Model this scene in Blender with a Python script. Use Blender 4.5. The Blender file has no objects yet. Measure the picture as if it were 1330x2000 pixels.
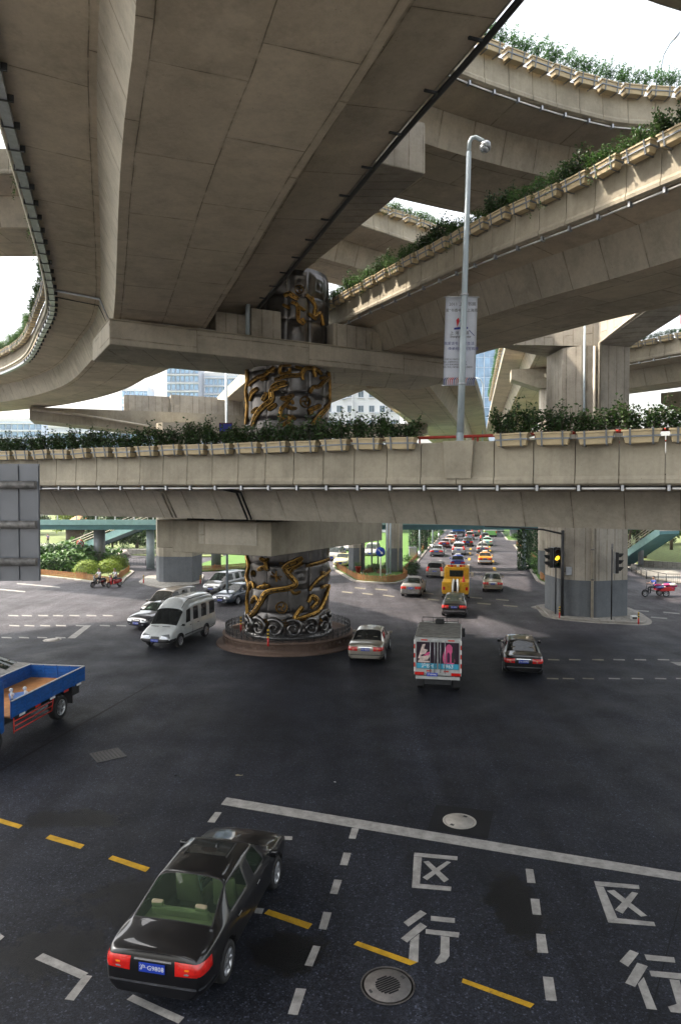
import bpy, bmesh, math, random
from mathutils import Vector, Matrix, noise as mnoise
random.seed(11)
SC = bpy.context.scene
COL = SC.collection
R = math.radians
# ------------------------------------------------------------------ camera
CAM_H = 8.2
PITCH = math.atan((1000-968)/1333.0)
cd = bpy.data.cameras.new('camera'); cam = bpy.data.objects.new('camera', cd); COL.objects.link(cam)
cam.location = (0, 0, CAM_H); cam.rotation_euler = (math.pi/2-PITCH, 0, 0)
cd.sensor_fit = 'VERTICAL'; cd.sensor_height = 36.0; cd.lens = 24.0
cd.clip_start = 0.1; cd.clip_end = 4000
SC.camera = cam
# ------------------------------------------------------------------ sky, sun, exposure
SUN_AZ, SUN_EL = 283.0, 51.0        # compass bearing of the sun (0 = +Y, clockwise), elevation
w = bpy.data.worlds.new('World'); SC.world = w; w.use_nodes = True
nt = w.node_tree; nt.nodes.clear()
sky = nt.nodes.new('ShaderNodeTexSky'); sky.sky_type = 'NISHITA'; sky.sun_disc = False
sky.sun_elevation = R(SUN_EL); sky.sun_rotation = R(SUN_AZ)
sky.air_density = 1.6; sky.dust_density = 6.0; sky.ozone_density = 1.0
hs = nt.nodes.new('ShaderNodeHueSaturation'); hs.inputs['Saturation'].default_value = 0.30
hs.inputs['Value'].default_value = 1.0
bg = nt.nodes.new('ShaderNodeBackground'); bg.inputs['Strength'].default_value = 0.15
wo = nt.nodes.new('ShaderNodeOutputWorld')
nt.links.new(sky.outputs[0], hs.inputs['Color']); nt.links.new(hs.outputs[0], bg.inputs[0]); nt.links.new(bg.outputs[0], wo.inputs[0])
ld = bpy.data.lights.new('sun', 'SUN'); sun = bpy.data.objects.new('sun', ld); COL.objects.link(sun)
ld.energy = 3.0; ld.angle = R(1.4); ld.color = (1.0, 0.87, 0.72)
_d = Vector((math.sin(R(SUN_AZ))*math.cos(R(SUN_EL)), math.cos(R(SUN_AZ))*math.cos(R(SUN_EL)), math.sin(R(SUN_EL))))
sun.rotation_euler = _d.to_track_quat('Z', 'Y').to_euler(); sun.location = (0, 0, 60)
SC.view_settings.view_transform = 'Standard'; SC.view_settings.look = 'None'
SC.view_settings.exposure = 1.82; SC.view_settings.gamma = 1.0
SC.render.engine = 'CYCLES'
SC.cycles.use_denoising = True
SC.cycles.max_bounces = 8; SC.cycles.diffuse_bounces = 5; SC.cycles.glossy_bounces = 3
SC.cycles.transmission_bounces = 4; SC.cycles.transparent_max_bounces = 12
SC.cycles.sample_clamp_indirect = 6.0
SC.cycles.caustics_reflective = False; SC.cycles.caustics_refractive = False

# ------------------------------------------------------------------ measuring helpers (photo pixel -> place in metres)
def ray(x, y):
    a = (x-665)/1333.0; b = (1000-y)/1333.0
    return Vector((a, math.cos(PITCH)+b*math.sin(PITCH), -math.sin(PITCH)+b*math.cos(PITCH)))
def G(x, y, z=0.0):
    r = ray(x, y); t = (z-CAM_H)/r.z
    return Vector((r.x*t, r.y*t, z))
def P(x, y, Y):
    r = ray(x, y); t = Y/r.y
    return Vector((r.x*t, Y, CAM_H+r.z*t))

# ------------------------------------------------------------------ materials
MATS = {}
def newmat(name):
    m = bpy.data.materials.new(name); m.use_nodes = True; MATS[name] = m
    nt = m.node_tree; b = nt.nodes['Principled BSDF']
    return m, nt, b
def N(nt, t, **kw):
    n = nt.nodes.new(t)
    for k, v in kw.items():
        if k in n.inputs: n.inputs[k].default_value = v
        else: setattr(n, k, v)
    return n
def ramp(nt, src, stops):
    r = nt.nodes.new('ShaderNodeValToRGB'); e = r.color_ramp.elements
    while len(e) < len(stops): e.new(0.5)
    for i, (p, c) in enumerate(stops):
        e[i].position = p; e[i].color = (c, c, c, 1) if isinstance(c, (int, float)) else (*c, 1)
    nt.links.new(src, r.inputs[0]); return r.outputs[0]
def mix(nt, a, b, fac, mode='MIX'):
    m = nt.nodes.new('ShaderNodeMix'); m.data_type = 'RGBA'; m.blend_type = mode
    for s, v in ((m.inputs[6], a), (m.inputs[7], b)):
        if isinstance(v, tuple): s.default_value = (*v, 1)
        else: nt.links.new(v, s)
    if isinstance(fac, (int, float)): m.inputs[0].default_value = fac
    else: nt.links.new(fac, m.inputs[0])
    return m.outputs[2]
def coords(nt, kind='Object', scale=(1, 1, 1), shift=True):
    tc = nt.nodes.new('ShaderNodeTexCoord'); mp = nt.nodes.new('ShaderNodeMapping'); mp.inputs['Scale'].default_value = scale
    if kind == 'World':
        g = nt.nodes.new('ShaderNodeNewGeometry'); nt.links.new(g.outputs['Position'], mp.inputs[0])
    else:
        nt.links.new(tc.outputs[kind], mp.inputs[0])
        if shift:
            oi = nt.nodes.new('ShaderNodeObjectInfo'); mm = nt.nodes.new('ShaderNodeMath'); mm.operation = 'MULTIPLY'; mm.inputs[1].default_value = 37.0
            nt.links.new(oi.outputs['Random'], mm.inputs[0]); nt.links.new(mm.outputs[0], mp.inputs['Location'])
    return mp.outputs[0]
def tex(nt, vec, scale, detail=4, rough=.55, kind='ShaderNodeTexNoise'):
    n = nt.nodes.new(kind); n.inputs['Scale'].default_value = scale
    if kind == 'ShaderNodeTexNoise':
        n.inputs['Detail'].default_value = detail; n.inputs['Roughness'].default_value = rough
    nt.links.new(vec, n.inputs['Vector']); return n.outputs[0]
def bump(nt, b, h, strength=.3, dist=.01):
    bn = nt.nodes.new('ShaderNodeBump'); bn.inputs['Strength'].default_value = strength; bn.inputs['Distance'].default_value = dist
    nt.links.new(h, bn.inputs['Height']); nt.links.new(bn.outputs[0], b.inputs['Normal'])
def sc3(c, f): return tuple(max(0, min(1, x*f)) for x in c)
def pm(name, col, rough=.6, metal=0.0, var=.12, scale=3.0, bmp=0.0, bscale=40.0, spec=.5, coat=0.0, world=False):
    """a plain painted / plastic / metal surface with slight procedural variation"""
    if name in MATS: return MATS[name]
    m, nt, b = newmat(name)
    v = coords(nt, 'World' if world else 'Object')
    n = tex(nt, v, scale, 5)
    c = ramp(nt, n, [(.3, sc3(col, 1-var)), (.7, sc3(col, 1+var))])
    nt.links.new(c, b.inputs['Base Color'])
    b.inputs['Roughness'].default_value = rough; b.inputs['Metallic'].default_value = metal
    b.inputs['Specular IOR Level'].default_value = spec; b.inputs['Coat Weight'].default_value = coat
    if coat: b.inputs['Coat Roughness'].default_value = .03
    if bmp: bump(nt, b, tex(nt, v, bscale, 3), bmp)
    return m
def concrete(name, col, lines=None, drip=.22, dirt=.35):
    """cast painted concrete; lines=(length, height) of the formwork boards in metres, drawn as thin worn joints"""
    m, nt, b = newmat(name)
    v = coords(nt, 'World')
    big = ramp(nt, tex(nt, v, .35, 6, .6), [(.3, 1-dirt), (.62, 1.0)])
    fine = ramp(nt, tex(nt, v, 9, 6, .7), [(.25, .86), (.6, 1.0)])
    c = mix(nt, col, big, 1.0, 'MULTIPLY'); c = mix(nt, c, fine, 1.0, 'MULTIPLY')
    if drip:
        vs = coords(nt, 'World', (1.5, 1.5, .10))
        d = ramp(nt, tex(nt, vs, 2.2, 5, .65), [(.48, 1.0), (.80, 1-drip)])
        c = mix(nt, c, d, 1.0, 'MULTIPLY')
    blot = ramp(nt, tex(nt, v, 1.15, 8, .72), [(.30, .80), (.52, 1.0), (.75, 1.06)])
    c = mix(nt, c, blot, 1.0, 'MULTIPLY')
    pits = ramp(nt, tex(nt, v, 3.1, 3, .5, 'ShaderNodeTexVoronoi'), [(.035, .45), (.06, 1.0)])
    c = mix(nt, c, pits, .55, 'MULTIPLY')
    h = tex(nt, v, 26, 5, .6)
    if lines:
        uv = coords(nt, 'UV', (1, 1, 1), False)
        wob = nt.nodes.new('ShaderNodeVectorMath'); wob.operation = 'MULTIPLY_ADD'
        nz = nt.nodes.new('ShaderNodeTexNoise'); nz.inputs['Scale'].default_value = .8
        nt.links.new(v, nz.inputs['Vector']); nt.links.new(nz.outputs['Color'], wob.inputs[0]); wob.inputs[1].default_value = (.05, .05, 0); nt.links.new(uv, wob.inputs[2])
        br = nt.nodes.new('ShaderNodeTexBrick'); br.offset = .37; br.squash = 1
        br.inputs['Scale'].default_value = 1; br.inputs['Mortar Size'].default_value = .016; br.inputs['Mortar Smooth'].default_value = .3
        br.inputs['Brick Width'].default_value = lines[0]; br.inputs['Row Height'].default_value = lines[1]
        br.inputs['Color1'].default_value = (1, 1, 1, 1); br.inputs['Color2'].default_value = (.80, .79, .78, 1); br.inputs['Mortar'].default_value = (.25, .24, .22, 1)
        nt.links.new(wob.outputs[0], br.inputs['Vector'])
        b2r = nt.nodes.new('ShaderNodeTexBrick'); b2r.offset = .37; b2r.squash = 1
        for k_, v_ in (('Scale', 1), ('Mortar Size', .10), ('Mortar Smooth', 1.0), ('Brick Width', lines[0]), ('Row Height', lines[1])): b2r.inputs[k_].default_value = v_
        b2r.inputs['Color1'].default_value = (1, 1, 1, 1); b2r.inputs['Color2'].default_value = (1, 1, 1, 1); b2r.inputs['Mortar'].default_value = (.74, .72, .69, 1); nt.links.new(wob.outputs[0], b2r.inputs['Vector'])
        c = mix(nt, c, b2r.outputs['Color'], ramp(nt, tex(nt, v, .9, 6, .7), [(.42, 0.0), (.62, 1.0)]), 'MULTIPLY')
        wear = ramp(nt, tex(nt, v, 1.3, 4, .6), [(.40, 0.0), (.52, 1.0)])
        lc = mix(nt, (1, 1, 1), br.outputs['Color'], wear)
        lc = mix(nt, br.outputs['Color'], lc, .75)
        c = mix(nt, c, lc, .85, 'MULTIPLY')
    nt.links.new(c, b.inputs['Base Color'])
    b.inputs['Roughness'].default_value = .78; b.inputs['Specular IOR Level'].default_value = .3
    bump(nt, b, h, .25, .008)
    return m
CREAM = (.45, .405, .315)
concrete('concrete', CREAM)
concrete('soffit', (.66, .565, .43), (3.6, 1.9), drip=0, dirt=.22)
concrete('board_concrete', (.52, .475, .40), (30, .62), drip=.18)
concrete('web_concrete', (.58, .53, .435), (1.6, 6), drip=.2, dirt=.2)
concrete('pier_grey', (.16, .175, .19), None, drip=.12, dirt=.25)
concrete('pavement', (.34, .33, .30), (.5, .5), drip=0)
concrete('kerb_stone', (.36, .34, .31), (.9, 5), drip=0)
concrete('plinth_stone', (.17, .115, .09), (.8, 5), drip=0, dirt=.5)
pm('steel_panel', (.115, .108, .104), .33, .93, .35, 1.4, .12, 7)
pm('steel_scroll', (.15, .146, .142), .28, .95, .3, 2.0, .1, 12)
pm('gold', (.40, .23, .058), .38, .9, .40, 5.0, .4, 30)
pm('gold_dark', (.03, .02, .012), .5, .6, .3, 6.0, .3, 30)
pm('galv', (.42, .44, .47), .42, .75, .15, 6)
pm('pole_paint', (.40, .47, .51), .42, .2, .1, 2)
pm('lamp_white', (.8, .8, .78), .35, 0, .04)
pm('dark_metal', (.05, .052, .055), .45, .6, .2)
pm('black_plastic', (.018, .018, .02), .45, 0, .15)
pm('red_paint', (.42, .035, .02), .42, 0, .2, 5)
pm('planter_plastic', (.52, .42, .255), .55, 0, .12, 4)
pm('strap', (.20, .22, .24), .5, .6, .12)
pm('soil', (.05, .035, .025), .95, 0, .3, 20)
pm('pipe_cream', (.50, .45, .36), .5, 0, .15)
pm('joint_black', (.03, .03, .03), .8, 0, .3)
pm('bearing', (.42, .40, .36), .6, 0, .2)
pm('teal_paint', (.075, .19, .215), .5, 0, .12, 2)
pm('teal_light', (.30, .50, .50), .5, 0, .12, 2)
pm('fence_wood', (.30, .14, .05), .7, 0, .3, 6)
pm('white_paint', (.78, .78, .76), .45, 0, .06)
pm('sign_blue', (.01, .06, .42), .35, 0, .08)
pm('sign_red', (.55, .02, .02), .4, 0, .1)
pm('sign_grey', (.17, .18, .20), .45, .3, .12, 1.5)
pm('tube_rust', (.26, .25, .24), .55, .5, .45, 7)
pm('yellow_paint', (.62, .40, .02), .5, 0, .12)
pm('cloth_white', (.70, .72, .74), .8, 0, .05)
pm('skin', (.45, .26, .17), .55, 0, .08)
pm('hair', (.012, .01, .01), .5, 0, .2)
def leafmat(name, c1, c2, rough=.5, tr=.25):
    m, nt, b = newmat(name)
    oi = N(nt, 'ShaderNodeObjectInfo'); v = coords(nt, 'World')
    g = nt.nodes.new('ShaderNodeNewGeometry')
    f = N(nt, 'ShaderNodeMath', operation='ADD'); nt.links.new(tex(nt, v, 1.6, 3), f.inputs[0])
    r2 = N(nt, 'ShaderNodeMath', operation='MULTIPLY_ADD'); nt.links.new(g.outputs['Random Per Island'], r2.inputs[0]); r2.inputs[1].default_value = .7; r2.inputs[2].default_value = -.35
    nt.links.new(r2.outputs[0], f.inputs[1])
    c = ramp(nt, f.outputs[0], [(.2, c1), (.8, c2)])
    nt.links.new(c, b.inputs['Base Color']); b.inputs['Roughness'].default_value = rough; b.inputs['Specular IOR Level'].default_value = .35
    t = nt.nodes.new('ShaderNodeBsdfTranslucent'); nt.links.new(c, t.inputs[0])
    ms = nt.nodes.new('ShaderNodeMixShader'); ms.inputs[0].default_value = tr
    nt.links.new(b.outputs[0], ms.inputs[1]); nt.links.new(t.outputs[0], ms.inputs[2])
    nt.links.new(ms.outputs[0], nt.nodes['Material Output'].inputs[0])
    return m
leafmat('leaf_dark', (.018, .045, .014), (.06, .11, .03), .42)
leafmat('leaf_mid', (.03, .085, .018), (.10, .20, .045), .5)
leafmat('leaf_fresh', (.03, .10, .03), (.10, .22, .06), .55, .3)
leafmat('leaf_lime', (.10, .17, .015), (.26, .34, .04), .55)
leafmat('leaf_ivy', (.012, .04, .014), (.05, .105, .035), .5)
leafmat('leaf_red', (.10, .02, .02), (.22, .10, .03), .5)
pm('bark', (.10, .075, .055), .9, 0, .3, 5, .5, 20)

def asphalt():
    m, nt, b = newmat('asphalt')
    v = coords(nt, 'World')
    sp = tex(nt, v, 9, 9, .92)
    grain = ramp(nt, sp, [(.32, (.004, .0042, .0054)), (.5, (.018, .019, .0245)), (.60, (.038, .040, .049)), (.72, (.12, .125, .135))])
    vo = nt.nodes.new('ShaderNodeTexVoronoi'); vo.inputs['Scale'].default_value = 38; nt.links.new(v, vo.inputs['Vector'])
    sepc = nt.nodes.new('ShaderNodeSeparateColor'); nt.links.new(vo.outputs['Color'], sepc.inputs[0])
    grain = mix(nt, grain, ramp(nt, sepc.outputs[0], [(.0, .45), (.8, 1.15), (.93, 1.3), (.97, 3.2)]), 1.0, 'MULTIPLY')
    big = ramp(nt, tex(nt, v, .13, 6, .6), [(.28, .50), (.72, 1.45)])
    c = mix(nt, grain, big, 1.0, 'MULTIPLY')
    # asphalt tone: darker and bluer near, paler and browner beyond the junction
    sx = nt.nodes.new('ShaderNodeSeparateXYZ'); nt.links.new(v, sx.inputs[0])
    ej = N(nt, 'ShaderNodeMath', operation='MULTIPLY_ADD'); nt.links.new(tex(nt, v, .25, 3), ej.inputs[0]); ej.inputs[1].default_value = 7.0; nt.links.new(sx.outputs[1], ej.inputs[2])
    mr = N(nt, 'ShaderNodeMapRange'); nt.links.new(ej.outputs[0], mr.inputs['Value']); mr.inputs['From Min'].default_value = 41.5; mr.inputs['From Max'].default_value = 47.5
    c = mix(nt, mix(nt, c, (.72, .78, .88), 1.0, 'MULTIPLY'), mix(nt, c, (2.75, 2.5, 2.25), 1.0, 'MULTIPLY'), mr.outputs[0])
    vl = nt.nodes.new('ShaderNodeMapping'); vl.inputs['Rotation'].default_value = (0, 0, R(11)); vl.inputs['Scale'].default_value = (1.1, .05, 1)
    nt.links.new(v, vl.inputs[0])
    lane = ramp(nt, tex(nt, vl.outputs[0], .9, 4, .6), [(.32, .62), (.66, 1.22)])
    c = mix(nt, c, lane, 1.0, 'MULTIPLY')
    # oil and damp stains with a shape of their own
    sep = nt.nodes.new('ShaderNodeSeparateXYZ')
    stn = tex(nt, v, 2.3, 9, .78)
    prev = None
    for (px, py, rx, ry) in ((140, 1600, 1.9, .75), (330, 1760, 2.6, 1.3), (1010, 1775, .75, 1.7), (560, 1860, 1.1, .8), (100, 1860, 1.4, 1.0)):
        p = G(px, py)
        mp = nt.nodes.new('ShaderNodeMapping'); mp.vector_type = 'POINT'
        mp.inputs['Location'].default_value = (-p.x/rx, -p.y/ry, 0); mp.inputs['Scale'].default_value = (1/rx, 1/ry, 0)
        nt.links.new(v, mp.inputs[0])
        ln = N(nt, 'ShaderNodeVectorMath', operation='LENGTH'); nt.links.new(mp.outputs[0], ln.inputs[0])
        s = N(nt, 'ShaderNodeMath', operation='SUBTRACT'); s.inputs[0].default_value = 1.0; nt.links.new(ln.outputs['Value'], s.inputs[1]); s.use_clamp = True
        if prev is None: prev = s.outputs[0]
        else:
            q = N(nt, 'ShaderNodeMath', operation='MAXIMUM'); nt.links.new(prev, q.inputs[0]); nt.links.new(s.outputs[0], q.inputs[1]); prev = q.outputs[0]
    am = N(nt, 'ShaderNodeMath', operation='MULTIPLY_ADD'); nt.links.new(prev, am.inputs[0]); am.inputs[1].default_value = .42; nt.links.new(stn, am.inputs[2])
    st = ramp(nt, am.outputs[0], [(.60, 0.0), (.68, .92)])
    c = mix(nt, c, (.0030, .0030, .0034), st)
    nt.links.new(c, b.inputs['Base Color'])
    rr = ramp(nt, tex(nt, v, .5, 4), [(.3, .52), (.7, .74)])
    rr2 = mix(nt, rr, (.42, .42, .42), st)
    nt.links.new(rr2, b.inputs['Roughness']); b.inputs['Specular IOR Level'].default_value = .16
    ck = nt.nodes.new('ShaderNodeTexVoronoi'); ck.feature = 'DISTANCE_TO_EDGE'; ck.inputs['Scale'].default_value = .42
    wv = N(nt, 'ShaderNodeVectorMath', operation='MULTIPLY_ADD'); nz = nt.nodes.new('ShaderNodeTexNoise'); nz.inputs['Scale'].default_value = 1.1; nz.inputs['Detail'].default_value = 6
    nt.links.new(v, nz.inputs['Vector']); nt.links.new(nz.outputs['Color'], wv.inputs[0]); wv.inputs[1].default_value = (.9, .9, 0); nt.links.new(v, wv.inputs[2]); nt.links.new(wv.outputs[0], ck.inputs['Vector'])
    ckm = ramp(nt, ck.outputs['Distance'], [(.002, .25), (.007, 1.0)]); gate = ramp(nt, tex(nt, v, .16, 3), [(.5, 0.0), (.6, .8)])
    c3 = mix(nt, c, mix(nt, c, ckm, 1.0, 'MULTIPLY'), gate); nt.links.new(c3, b.inputs['Base Color'])
    hh = tex(nt, v, 34, 5, .85)
    bump(nt, b, hh, .8, .012)
    return m
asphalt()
def paint(name, col, wear=.5, big=0):
    m, nt, b = newmat(name)
    v = coords(nt, 'World')
    wn = N(nt, 'ShaderNodeMath', operation='MULTIPLY_ADD'); nt.links.new(tex(nt, v, 1.3, 4), wn.inputs[0]); wn.inputs[1].default_value = .38; nt.links.new(tex(nt, v, 16, 8, .85), wn.inputs[2])
    a = ramp(nt, wn.outputs[0], [(wear+.06, 0.0), (wear+.22, 1.0)])
    c2 = ramp(nt, tex(nt, v, 3.5, 5, .7), [(.3, sc3(col, .55)), (.68, sc3(col, 1.1))])
    c = mix(nt, sc3(col, .5) if max(col) < .03 else (.022, .023, .027), c2, a); b.inputs['Specular IOR Level'].default_value = .2
    nt.links.new(c, b.inputs['Base Color']); b.inputs['Roughness'].default_value = .7
    bump(nt, b, tex(nt, v, 60, 3, .7), .4, .005)
paint('paint_white', (.27, .265, .255), .37)
paint('paint_yellow', (.42, .25, .015), .40)
paint('paint_faded', (.28, .26, .2), .45)
paint('tar_patch', (.007, .0075, .0095), .2)
paint('cast_iron', (.14, .13, .125), .22)
pm('grass', (.05, .12, .010), .9, 0, .35, 12, .6, 90, world=True)
pm('park_ground', (.10, .13, .04), .95, 0, .4, 2, .4, 30, world=True)

def car_paint(name, col, metal=.0, rough=.28):
    if name in MATS: return MATS[name]
    m, nt, b = newmat(name)
    v = coords(nt)
    n = ramp(nt, tex(nt, v, 1.7, 6, .7), [(.35, sc3(col, .82)), (.65, sc3(col, 1.05))])
    nt.links.new(n, b.inputs['Base Color'])
    b.inputs['Metallic'].default_value = metal; b.inputs['Roughness'].default_value = rough
    b.inputs['Coat Weight'].default_value = 1.0; b.inputs['Coat Roughness'].default_value = .02; b.inputs['Specular IOR Level'].default_value = .25
    return m
def glassmat(name, tint, alpha):
    m, nt, b = newmat(name)
    b.inputs['Base Color'].default_value = (*sc3(tint, .12), 1); b.inputs['Roughness'].default_value = .03; b.inputs['Specular IOR Level'].default_value = .55
    t = nt.nodes.new('ShaderNodeBsdfTransparent'); t.inputs[0].default_value = (*tint, 1)
    ms = nt.nodes.new('ShaderNodeMixShader'); ms.inputs[0].default_value = alpha
    nt.links.new(t.outputs[0], ms.inputs[1]); nt.links.new(b.outputs[0], ms.inputs[2])
    nt.links.new(ms.outputs[0], nt.nodes['Material Output'].inputs[0])
glassmat('car_glass', (.42, .52, .47), .42)
glassmat('car_glass_dark', (.20, .22, .22), .7)
glassmat('car_glass_green', (.60, .80, .62), .22)
pm('chrome', (.72, .72, .72), .12, 1.0, .05)
pm('alloy', (.55, .56, .58), .3, .9, .1)
pm('rubber', (.012, .012, .013), .8, 0, .3, 20)
pm('trim_black', (.014, .014, .015), .5, 0, .2)
pm('interior', (.13, .115, .085), .8, 0, .2)
pm('interior_beige', (.22, .19, .12), .7, 0, .15)
pm('lens_red', (.55, .012, .008), .12, 0, .25, 14, coat=1)
pm('lens_orange', (.75, .22, .01), .15, 0, .2, 14, coat=1)
pm('lens_clear', (.34, .36, .38), .08, .5, .15, 14, coat=1)
pm('plate_blue', (.012, .045, .38), .4, 0, .06)
pm('plate_yellow', (.7, .45, .03), .4, 0, .06)

# ------------------------------------------------------------------ object helpers
def obj(name, me, mat=None, parent=None, label=None, cat=None, group=None, kind=None, smooth=False):
    if isinstance(me, bmesh.types.BMesh):
        bm = me; me = bpy.data.meshes.new(name); bm.to_mesh(me); bm.free()
    if mat is not None and len(me.materials) == 0:
        for mm in (mat if isinstance(mat, (list, tuple)) else [mat]): me.materials.append(MATS[mm])
    if smooth:
        me.polygons.foreach_set('use_smooth', [True]*len(me.polygons))
    o = bpy.data.objects.new(name, me); COL.objects.link(o)
    if parent is not None: o.parent = parent
    if label: o['label'] = label
    if cat: o['category'] = cat
    if group: o['group'] = group
    if kind: o['kind'] = kind
    return o
def thing(name, label, cat, loc=(0, 0, 0), rz=0.0, group=None, rot=None):
    o = bpy.data.objects.new(name, None); COL.objects.link(o); o.empty_display_size = .3
    o.location = loc; o.rotation_euler = rot or (0, 0, rz); o['label'] = label; o['category'] = cat
    if group: o['group'] = group
    return o
def dup(root, loc, rz=0.0, label=None, group=None, scale=None, rot=None):
    r = root.copy(); COL.objects.link(r); r.location = loc; r.rotation_euler = rot or (0, 0, rz)
    if scale: r.scale = (scale,)*3 if isinstance(scale, (int, float)) else scale
    if label: r['label'] = label
    if group: r['group'] = group
    for ch in list(root.children):
        c = ch.copy(); COL.objects.link(c); c.parent = r
        for g in list(ch.children):
            d = g.copy(); COL.objects.link(d); d.parent = c
    return r
def box(bm, x0, x1, y0, y1, z0, z1, mi=0, M=None, taper=None):
    vs = []
    for z in (z0, z1):
        for (x, y) in ((x0, y0), (x1, y0), (x1, y1), (x0, y1)):
            p = Vector((x, y, z))
            if taper and z == z0:
                cx, cy = (x0+x1)/2, (y0+y1)/2; p.x = cx+(x-cx)*taper[0]; p.y = cy+(y-cy)*taper[1]
            vs.append(bm.verts.new(M @ p if M else p))
    for f in ((3, 2, 1, 0), (4, 5, 6, 7), (0, 1, 5, 4), (1, 2, 6, 5), (2, 3, 7, 6), (3, 0, 4, 7)):
        bm.faces.new([vs[i] for i in f]).material_index = mi
    return vs
def bev(bm, w, seg=1):
    bmesh.ops.bevel(bm, geom=bm.edges[:], offset=w, segments=seg, affect='EDGES', profile=.5); return bm
def frame(a, b, up=Vector((0, 0, 1))):
    d = (b-a).normalized()
    if abs(d.dot(up)) > .97: up = Vector((0, 1, 0))
    s = d.cross(up).normalized(); u = s.cross(d)
    return d, s, u
def tube(bm, pts, r, seg=8, mi=0, caps=True):
    pts = [Vector(p) for p in pts]; rs = r if isinstance(r, (list, tuple)) else [r]*len(pts)
    rings = []
    ps = None
    for i, p in enumerate(pts):
        a = pts[max(0, i-1)]; b = pts[min(len(pts)-1, i+1)]
        d = (b-a).normalized()
        if ps is None:
            up = Vector((0, 0, 1)) if abs(d.z) < .95 else Vector((0, 1, 0)); s = d.cross(up).normalized()
        else:
            s = (ps - d*ps.dot(d)).normalized()
        ps = s; u = s.cross(d)
        rings.append([bm.verts.new(p+(s*math.cos(2*math.pi*k/seg)+u*math.sin(2*math.pi*k/seg))*rs[i]) for k in range(seg)])
    for i in range(len(rings)-1):
        for k in range(seg):
            f = bm.faces.new((rings[i][k], rings[i][(k+1) % seg], rings[i+1][(k+1) % seg], rings[i+1][k])); f.material_index = mi; f.smooth = True
    if caps:
        for q in (rings[0][::-1], rings[-1]):
            try: bm.faces.new(q).material_index = mi
            except ValueError: pass
    return bm
def prism(bm, poly, z0, z1, mi=0, M=None, cap=True):
    """poly: list of (x, y); extruded from z0 to z1"""
    lo = [bm.verts.new((M @ Vector((x, y, z0))) if M else (x, y, z0)) for x, y in poly]
    hi = [bm.verts.new((M @ Vector((x, y, z1))) if M else (x, y, z1)) for x, y in poly]
    n = len(poly)
    for i in range(n): bm.faces.new((lo[i], lo[(i+1) % n], hi[(i+1) % n], hi[i])).material_index = mi
    if cap:
        bm.faces.new(hi).material_index = mi; bm.faces.new(lo[::-1]).material_index = mi
    bmesh.ops.recalc_face_normals(bm, faces=bm.faces[:])
    return bm
def lathe(bm, prof, seg=24, mi=0, M=None, axis='Z'):
    rings = []
    for (r, z) in prof:
        ring = []
        for k in range(seg):
            a = 2*math.pi*k/seg
            p = Vector((r*math.cos(a), r*math.sin(a), z)) if axis == 'Z' else Vector((r*math.cos(a), z, r*math.sin(a)))
            ring.append(bm.verts.new(M @ p if M else p))
        rings.append(ring)
    for i in range(len(rings)-1):
        for k in range(seg):
            f = bm.faces.new((rings[i][k], rings[i][(k+1) % seg], rings[i+1][(k+1) % seg], rings[i+1][k])); f.material_index = mi; f.smooth = True
    for q in (rings[0][::-1], rings[-1]):
        if prof[0][0] > 1e-5: bm.faces.new(q).material_index = mi
    bmesh.ops.recalc_face_normals(bm, faces=bm.faces[:])
    return bm
def sheet(pts, z=None):
    bm = bmesh.new(); bm.faces.new([bm.verts.new((p[0], p[1], p[2] if z is None else z)) for p in pts]); bm.normal_update()
    if bm.faces[:][0].normal.z < 0: bmesh.ops.reverse_faces(bm, faces=bm.faces[:])
    return bm
def nb(): return bmesh.new()
def textmesh(s, size, mat, name='lettering', parent=None, M=None, align='CENTER', ext=0.0, bold=0.0):
    cu = bpy.data.curves.new('t', 'FONT'); cu.body = s; cu.size = size; cu.align_x = align; cu.align_y = 'CENTER'; cu.extrude = ext; cu.offset = bold
    cu.resolution_u = 2
    t = bpy.data.objects.new('t', cu); COL.objects.link(t)
    me = bpy.data.meshes.new_from_object(t.evaluated_get(bpy.context.evaluated_depsgraph_get()))
    bpy.data.objects.remove(t); bpy.data.curves.remove(cu)
    me.materials.clear()
    o = obj(name, me, mat, parent)
    if M is not None: me.transform(M)
    return o
# ================================================================== ground
def hexa(bm, lo, hi, mi=0):
    a = [bm.verts.new(p) for p in lo]; b = [bm.verts.new(p) for p in hi]; n = len(a); fs = []
    for i in range(n): fs.append(bm.faces.new((a[i], a[(i+1) % n], b[(i+1) % n], b[i])))
    fs.append(bm.faces.new(b)); fs.append(bm.faces.new(a[::-1]))
    for f in fs: f.material_index = mi
    bmesh.ops.recalc_face_normals(bm, faces=fs)
    return bm
def uvbox(me, s=1.0):
    """metre UVs projected on the dominant axis so that formwork joints run true"""
    uv = me.uv_layers.new(name='UVMap')
    for p in me.polygons:
        n = p.normal
        for li in p.loop_indices:
            c = me.vertices[me.loops[li].vertex_index].co
            if abs(n.z) > .75: u, v = c.x, c.y
            else:
                t = Vector((-n.y, n.x, 0)).normalized(); u, v = c.z, c.dot(t)
            uv.data[li].uv = (u*s, v*s)
bm = nb(); S_ = 1500
n_ = 24
gv = [[bm.verts.new((-S_+2*S_*i/n_, -300+2*S_*j/n_, 0)) for i in range(n_+1)] for j in range(n_+1)]
for j in range(n_):
    for i in range(n_): bm.faces.new((gv[j][i], gv[j][i+1], gv[j+1][i+1], gv[j+1][i]))
obj('road', bm, 'asphalt', label='dark worn asphalt of the junction and the roads leading from it', kind='structure')

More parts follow.
